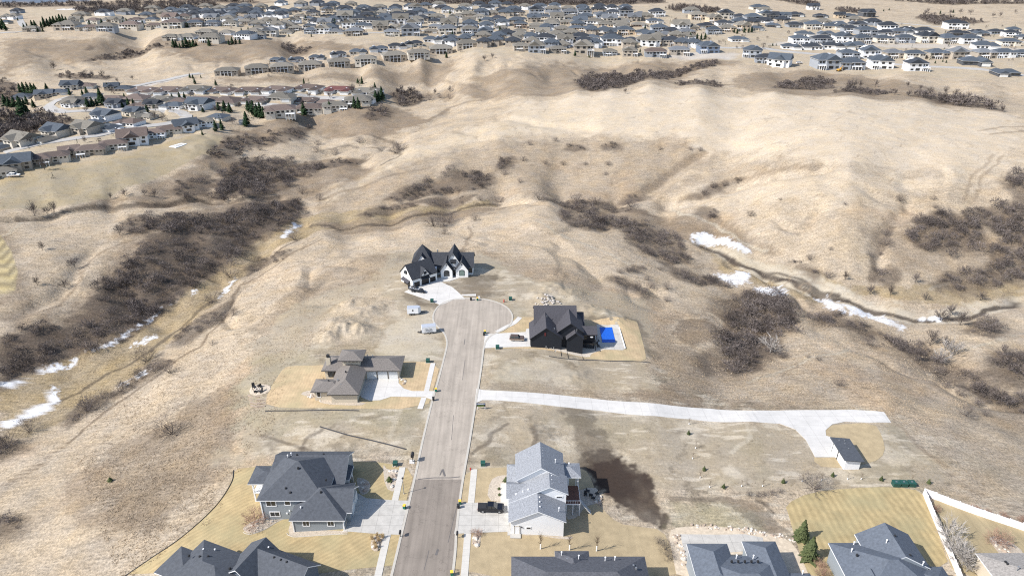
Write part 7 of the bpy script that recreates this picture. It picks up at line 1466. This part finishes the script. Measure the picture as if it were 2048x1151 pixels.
def small_things():
    v = vehicle('pickup', mat_blkpaint, 'black pickup truck parked on the white house driveway'); v.location = on(982, 1020, .13); v.rotation_euler.z = R(-2)
    v = vehicle('suv', mat_brnpaint, 'brown and tan suv parked on the black house driveway'); v.location = on(1034, 680, .13); v.rotation_euler.z = R(-3)
    cargo_trailer(826, 627, R(6), 3.7, 'upper white cargo trailer with a dark side window on the dirt'); cargo_trailer(858, 664, R(192), 4.6, 'lower white cargo trailer with dark side lettering near the street', 1, False, True)
    boat()
    bins([(1004-62, 601, 0, 'black bin at the head of the cul de sac'), (955, 601, 1, 'green bin with yellow lid at the head of the cul de sac'), (970, 667, 1, 'green bin with yellow lid at the black house driveway'), (968, 671, 0, 'black bin at the black house driveway'),
          (872, 783, 1, 'green bin with yellow lid at the prairie house driveway'), (867, 801, 0, 'black bin at the lower corner of the prairie driveway'), (809, 1017, 1, 'green bin with yellow lid at the blue grey house driveway'),
          (920, 1008, 1, 'green bin with yellow lid at the pickup driveway'), (917, 1016, 0, 'black bin at the pickup driveway'), (904, 1150, 1, 'green bin with yellow lid at the bottom picture edge')])
    # transformers
    T = empty('transformer', (0, 0, -700)); MB().box(-.55, .55, -.5, .5, .1, 1.0).build('cabinet', mat_dgreen, T); MB().hexa([(-.6, -.58, 1.0), (.6, -.58, 1.0), (.6, .55, 1.0), (-.6, .55, 1.0)], [(-.55, -.45, 1.12), (.55, -.45, 1.12), (.55, .5, 1.25), (-.55, .5, 1.25)]).build('lid', mat_dgreen, T); MB().box(-.7, .7, -.65, .65, 0, .12).build('base', mat_curb, T)
    for px, py, lb in ((791, 930, 'green transformer box above the rock bed by the sidewalk'), (966, 930, 'green transformer box on the lawn edge right of the street'), (856, 724, 'green transformer box at the top of the prairie lawn'), (864, 604, 'green transformer box at the grand house driveway'), (995, 697, 'green transformer box below the black house driveway'), (1021, 600, 'green transformer box right of the cul de sac')):
        place(T, on(px, py), 0, (1, 1, 1), lb, 'transformer', 'green utility boxes')
    Q = empty('utility_vault', (0, 0, -700)); MB().box(-.8, .8, -.7, .7, 0, 1.0).build('cabinet', mat_dgreen, Q); MB().box(-.85, .85, -.75, .75, 1.0, 1.12).build('lid', mat_dgreen, Q); MB().box(-.2, .2, -.1, .2, 1.12, 1.18).build('hatch', mat_metal, Q)
    for px, lb in ((1791, 'leftmost'), (1806, 'middle'), (1822, 'rightmost')): place(Q, on(px, 970), R(-3), (1, 1, 1), f'{lb} of three dark green utility vaults behind the striped lawn', 'utility box', 'three green vaults')
    # mailboxes
    Mx = empty('mailbox', (0, 0, -700)); MB().box(-.06, .06, -.06, .06, 0, 1.15).build('post', mat_edge, Mx); MB().box(-.22, .22, -.4, .4, 1.1, 1.5).cyl((0, -.4, 1.5), (0, .4, 1.5), .2, .2, 10).build('box', mat_edge, Mx)
    for px, py, lb, s in ((826, 923, 'large black mailbox on a white pad at the left kerb', 1.6), (801, 1073, 'black mailbox at the left kerb below the wide driveway', 1), (915, 1075, 'black mailbox at the right kerb below the pickup', 1)): place(Mx, on(px, py, .1), 0, (s, s, s), lb, 'mailbox')
    sheet('mailbox_pad', g2('819 919 828 919 829 927 819 927'), mat_conc, .16, 1, kind='structure')
    # street lamp
    p = on(808, 987); L = empty('street_lamp', p); MB().cyl((0, 0, 0), (0, 0, 4.6), .09, .05, 8).build('pole', mat_metal, L); MB().cyl((0, 0, 4.55), (0, 0, 4.8), .1, .22, 10).cyl((0, 0, 4.8), (0, 0, 5.05), .26, .1, 10).build('lamp_head', mat_edge, L); MB().cyl((0, 0, 0), (0, 0, .3), .18, .16, 8).build('base', mat_curb, L)
    tag(L, 'slim street lamp on the verge above the wide driveway', 'street lamp')
    # lot sign
    p = on(962, 818); s = empty('lot_sign', p); MB().box(-1.25, 1.25, -.05, .05, 1.0, 2.1).build('board', mat_edge, s); MB().box(-1.2, 1.2, -.07, -.055, 1.72, 2.05).build('blue_band', M('navy and white print', (.25, .3, .42), .5), s)
    MB().box(-.95, .9, -.07, -.055, 1.2, 1.34).build('green_line', M('lime print', (.25, .42, .08), .5), s); MB().box(-.8, .7, -.085, -.07, 1.85, 1.95).build('white_line', mat_trim, s)
    for x in (-1.0, 1.1): MB().box(x-.06, x+.06, -.03, .08, 0, 1.0).build('post', mat_trim, s)
    tag(s, 'dark lot sale sign with green line at the long driveway corner', 'sign')
    # small sign by bins, hydrants
    s = empty('lot_sign', on(958, 598)); MB().box(-.4, .4, -.03, .03, .6, 1.2).build('board', mat_trim, s); MB().box(-.04, .04, 0, .06, 0, .7).build('post', mat_trim, s); tag(s, 'little white yard sign at the head of the cul de sac', 'sign')
    Hy = empty('hydrant', (0, 0, -700)); MB().cyl((0, 0, 0), (0, 0, .6), .14, .12, 8).cyl((0, 0, .6), (0, 0, .75), .15, .05, 8).build('body', mat_red2, Hy); MB().cyl((-.22, 0, .45), (.22, 0, .45), .07, .07, 6).build('outlet', mat_red2, Hy)
    place(Hy, on(1008, 604), 0, (1.3, 1.3, 1.6), 'red hydrant on the dirt right of the cul de sac', 'hydrant'); place(Hy, on(941, 939), 0, (1, 1, 1), 'red hydrant at the top of the right sidewalk', 'hydrant')
    # chairs round the fire pit, patio chairs
    Ch = empty('garden_chair', (0, 0, -700)); MB().box(-.35, .35, -.35, .35, .32, .42).build('seat', mat_edge, Ch); MB().hexa([(-.35, .28, .4), (.35, .28, .4), (.35, .38, .4), (-.35, .38, .4)], [(-.3, .5, 1.1), (.3, .5, 1.1), (.3, .58, 1.1), (-.3, .58, 1.1)]).build('backrest', mat_edge, Ch)
    for x, y in ((-.3, -.3), (.3, -.3), (-.3, .3), (.3, .3)): MB().box(x-.05, x+.05, y-.05, y+.05, 0, .33).build('leg', mat_edge, Ch)
    for i, (px, py) in enumerate(((508, 776), (512, 785), (519, 774), (522, 785))): place(Ch, on(px, py, .15), i*1.7+.5, (1.3, 1.3, 1.3), f'black chair by the fire pit terrace, {nth(i, 4)} of four', 'chair', 'chairs round the fire pit')
    f = on(515, 780, .15); mb = MB(); 
    for i in range(12): a = i*.5236; mb.rbox((.55*math.cos(a), .55*math.sin(a), 0), .3, .26, .4, a)
    o = mb.build('fire_pit', mat_rock); o.location = f; tag(o, 'round stone fire pit among the black chairs', 'fire pit')
    for i, (px, py) in enumerate(((1171, 990), (1176, 983), (1182, 991), (1186, 997), (1194, 988))): place(Ch, on(px, py, .1), i*1.3, (1, 1, .9), f'dark patio chair beside the brown deck, {nth(i, 5)} of five', 'chair', 'patio chairs by the deck')
    # terrace walls left of the prairie house
    for i, s in enumerate(('497 792 512 794 533 792', '499 800 515 801 533 799', '501 806 515 808 532 806', '502 812 515 814 530 812')):
        mb = MB(); P = [on(a, b) for a, b in _pp(s)]
        for a, b in zip(P, P[1:]): mb.rbox(((a.x+b.x)/2, (a.y+b.y)/2, min(a.z, b.z)-.3), (b-a).length, .35, .9, math.atan2(b.y-a.y, b.x-a.x))
        tag(mb.build('terrace_wall', mat_rock2), f'low stone terrace wall left of the prairie lawn, {["top", "second", "third", "bottom"][i]} of four', 'wall', 'stone terrace walls')
    # rocks
    def rockproto(seed, m):
        bm = bmesh.new(); bmesh.ops.create_icosphere(bm, subdivisions=2, radius=.5); rg = random.Random(seed)
        for v in bm.verts: v.co *= rg.uniform(.75, 1.2); v.co.z *= .7
        me = bpy.data.meshes.new('boulder'); bm.to_mesh(me); bm.free(); o = linkmesh('boulder', me, m); o.location = (0, 0, -700); return o
    K = [rockproto(i, mat_rock if i % 2 else mat_rock2) for i in range(4)]; KW = [rockproto(9+i, mat_white2) for i in range(3)]; rg = random.Random(12)
    def scatter(K, n, poly, lo, hi, label, group, cat='rock', cx=None):
        P = world_poly(poly); A = np.array(P); c = 0; t = 0
        while c < n and t < 4000:
            t += 1; x = rg.uniform(A[:, 0].min(), A[:, 0].max()); y = rg.uniform(A[:, 1].min(), A[:, 1].max())
            if poly_sd(np.array([x]), np.array([y]), P)[0] > 0: continue
            s = rg.uniform(lo, hi); place(K[c % len(K)], (x, y, H1(x, y)+s*.15), rg.uniform(0, 6), (s, s*rg.uniform(.7, 1.1), s), label, cat, group); c += 1
    scatter(KW, 55, '1072 598 1082 592 1100 592 1112 600 1125 608 1090 612 1080 622 1070 615', .35, 1.15, 'pale broken concrete chunk in the rubble heap behind the black house', 'rubble heap behind the black house')
    scatter(K, 26, '1345 1070 1358 1062 1375 1130 1362 1130', .4, .9, 'boulder in the garden left of the pool terrace', 'boulders left of the pool terrace')
    scatter(K, 70, '1366 1050 1400 1048 1470 1052 1540 1062 1580 1072 1592 1084 1560 1076 1480 1064 1400 1056', .35, .8, 'grey stone in the rock strip behind the pool terrace', 'rock strip behind the pool terrace')
    scatter(K, 16, '768 930 796 932 794 960 784 975 772 960', .5, 1.2, 'boulder in the rock bed beside the left sidewalk', 'rock bed by the sidewalk'); scatter(K, 12, '714 960 738 962 738 984 724 986', .5, 1.1, 'boulder at the blue grey house entry', 'rocks at the blue grey entry')
    scatter(K, 14, '488 1058 520 1040 560 1036 540 1052 505 1066', .3, .7, 'stone in the dogwood bed', 'stones in the dogwood bed'); scatter(K, 10, '948 1072 960 1072 958 1092 946 1092', .5, 1.1, 'stone in the small bed under the pickup driveway', 'stones below the pickup driveway')
    scatter(K, 14, '610 788 635 790 642 802 620 798', .5, 1.2, 'boulder at the west end of the prairie house', 'boulders at the prairie house'); scatter(K, 10, '797 752 808 756 812 766 802 768', .5, 1.0, 'rock beside the prairie garage', 'rocks beside the prairie garage')
    scatter(K, 18, '1980 1080 1992 1072 2030 1092 2020 1108 1990 1098', .4, 1.0, 'rock in the round bed at bottom right', 'rocks in the bottom right bed'); scatter(K, 10, '742 1095 748 1075 762 1080 756 1100', .5, 1.0, 'rock in the ornamental grass bed', 'rocks in the grass bed')
    scatter(K, 12, '1190 1000 1200 990 1205 1005 1195 1012', .5, .9, 'rock behind the patio chairs', 'rocks behind the patio chairs')
    for k in K+KW:
        if k.name not in USED: bpy.data.objects.remove(k)
    # soil and grass mounds on the empty lot
    # ornamental grasses
    OG = shrub_proto('ornamental_grass', bare_template(201, 40, 8, .45, 0, .02), mat_grassy, 'blades', 3); it = [(744, 1078), (749, 1088), (755, 1074), (758, 1082), (766, 1075), (752, 1096)]
    for i, (px, py) in enumerate(sorted(it)): place(OG, on(px, py), i, (1.3, 1.3, 1.6), f'clump of blond ornamental grass, {nth(i, 6)} in the bed below the wide driveway', 'grass clump', 'grass clumps below the driveway')
    J = conifer_proto(88, mat_spruce2, 'juniper_shrub', 200)
    for px, py, lb, s in ((779, 962, 'round green juniper in the rock bed by the sidewalk', 1.7), (1012, 962, 'dark green shrub at the white house entry bed', 1.5), (998, 978, 'upper small dark shrub along the entry walk', .8), (999, 990, 'lower small dark shrub along the entry walk', .8), (221, 962, 'dark round cedar on the open left slope', 1.5)): place(J, on(px, py), s, (s*1.8, s*1.8, s), lb, 'shrub')
    # meadow bits
    pl = empty('swing_set', on(107, 357)); MB().cyl((0, 0, 0), (0, 0, 3.5), .1, .08, 6).cyl((-1.5, 0, .4), (1.5, 0, .4), .1, .1, 6).cyl((-.8, -.6, 0), (0, 0, 2.2), .06, .06, 5).cyl((.9, .6, 0), (0, 0, 2.2), .06, .06, 5).build('frame', mat_edge, pl); tag(pl, 'dark metal play post on the mown field', 'play post')
    sheet('sports_court', g2('338 294 362 287 374 288 352 296'), mat_trim, .35, 3, kind='structure', thick=.5); sheet('court_surface', g2('342 294 361 289 370 289 351 295'), mat_conc2, .45, 3, kind='structure', thick=.1)
    s = empty('garden_shed', on(486, 249)); MB().box(-2, 2, -1.6, 1.6, 0, 2.3).build('wall', mat_bluesid, s); rm = MB(); hip(rm, -2, 2, -1.6, 1.6, 2.3, .7, .3, .15, 0, 'gg', 'x'); rm.build('roof', [mat_slate, mat_trim], s); tag(s, 'small grey garden shed beside the lone spruce', 'shed')
    e = empty('excavator', on(1678, 143), R(30)); MB().box(-2, 2, -1.5, -.8, 0, .9).box(-2, 2, .8, 1.5, 0, .9).build('track', mat_edge, e); MB().box(-1.9, 1.3, -1.3, 1.3, 1.0, 2.2).box(.2, 1.5, -1.3, -.2, 2.2, 3.2).build('cab', mat_yel2, e)
    MB().cyl((1.3, .3, 1.8), (4.2, .3, 4.6), .28, .2, 6).cyl((4.2, .3, 4.6), (5.8, .3, 1.8), .2, .15, 6).build('arm', mat_yel2, e); MB().rbox((5.9, .3, .8), 1, 1.2, 1.1).build('bucket', mat_edge, e); tag(e, 'yellow excavator on the dirt below the big white house', 'excavator')
    C0 = vehicle('suv', mat_trim, 'x'); C0.name = 'parked_car'; C0.location = (0, 0, -700)
    for i, (px, py, a, lb) in enumerate(((233, 262, 5, 'white car on a driveway inside the left street loop'), (1036, 78, 20, 'white car on the street at top middle'), (1208, 80, -10, 'white car between the top middle homes'), (1598, 128, 10, 'white van like car beside the unfinished home'), (30, 354, 10, 'white car behind the first house at left'), (690, 205, 60, 'white car in the twin garages court'))):
        place(C0, on(px, py, .3), R(a), (1.15, 1.15, 1.15), lb, 'car')
mat_red2 = M('red enamel', (.5, .03, .02), .5); mat_white2 = M('broken concrete', (.46, .42, .38), .9, .15, 3, .04); mat_yel2 = M('machine yellow', (.5, .27, .05), .5, .1)
make_ground(); make_site()
house_white_gabled(); house_blue(); house_prairie(); house_black(); house_grand(); small_garage(); bottom_houses(); white_fence(); 
make_thickets(); make_grass(); make_far_gardens(); make_far_streets(); make_estate(); make_trees(); small_things()
for o in [o for o in bpy.data.objects if o.parent is None and o.location.z < -450]:
    for c in list(o.children_recursive): bpy.data.objects.remove(c)
    bpy.data.objects.remove(o)
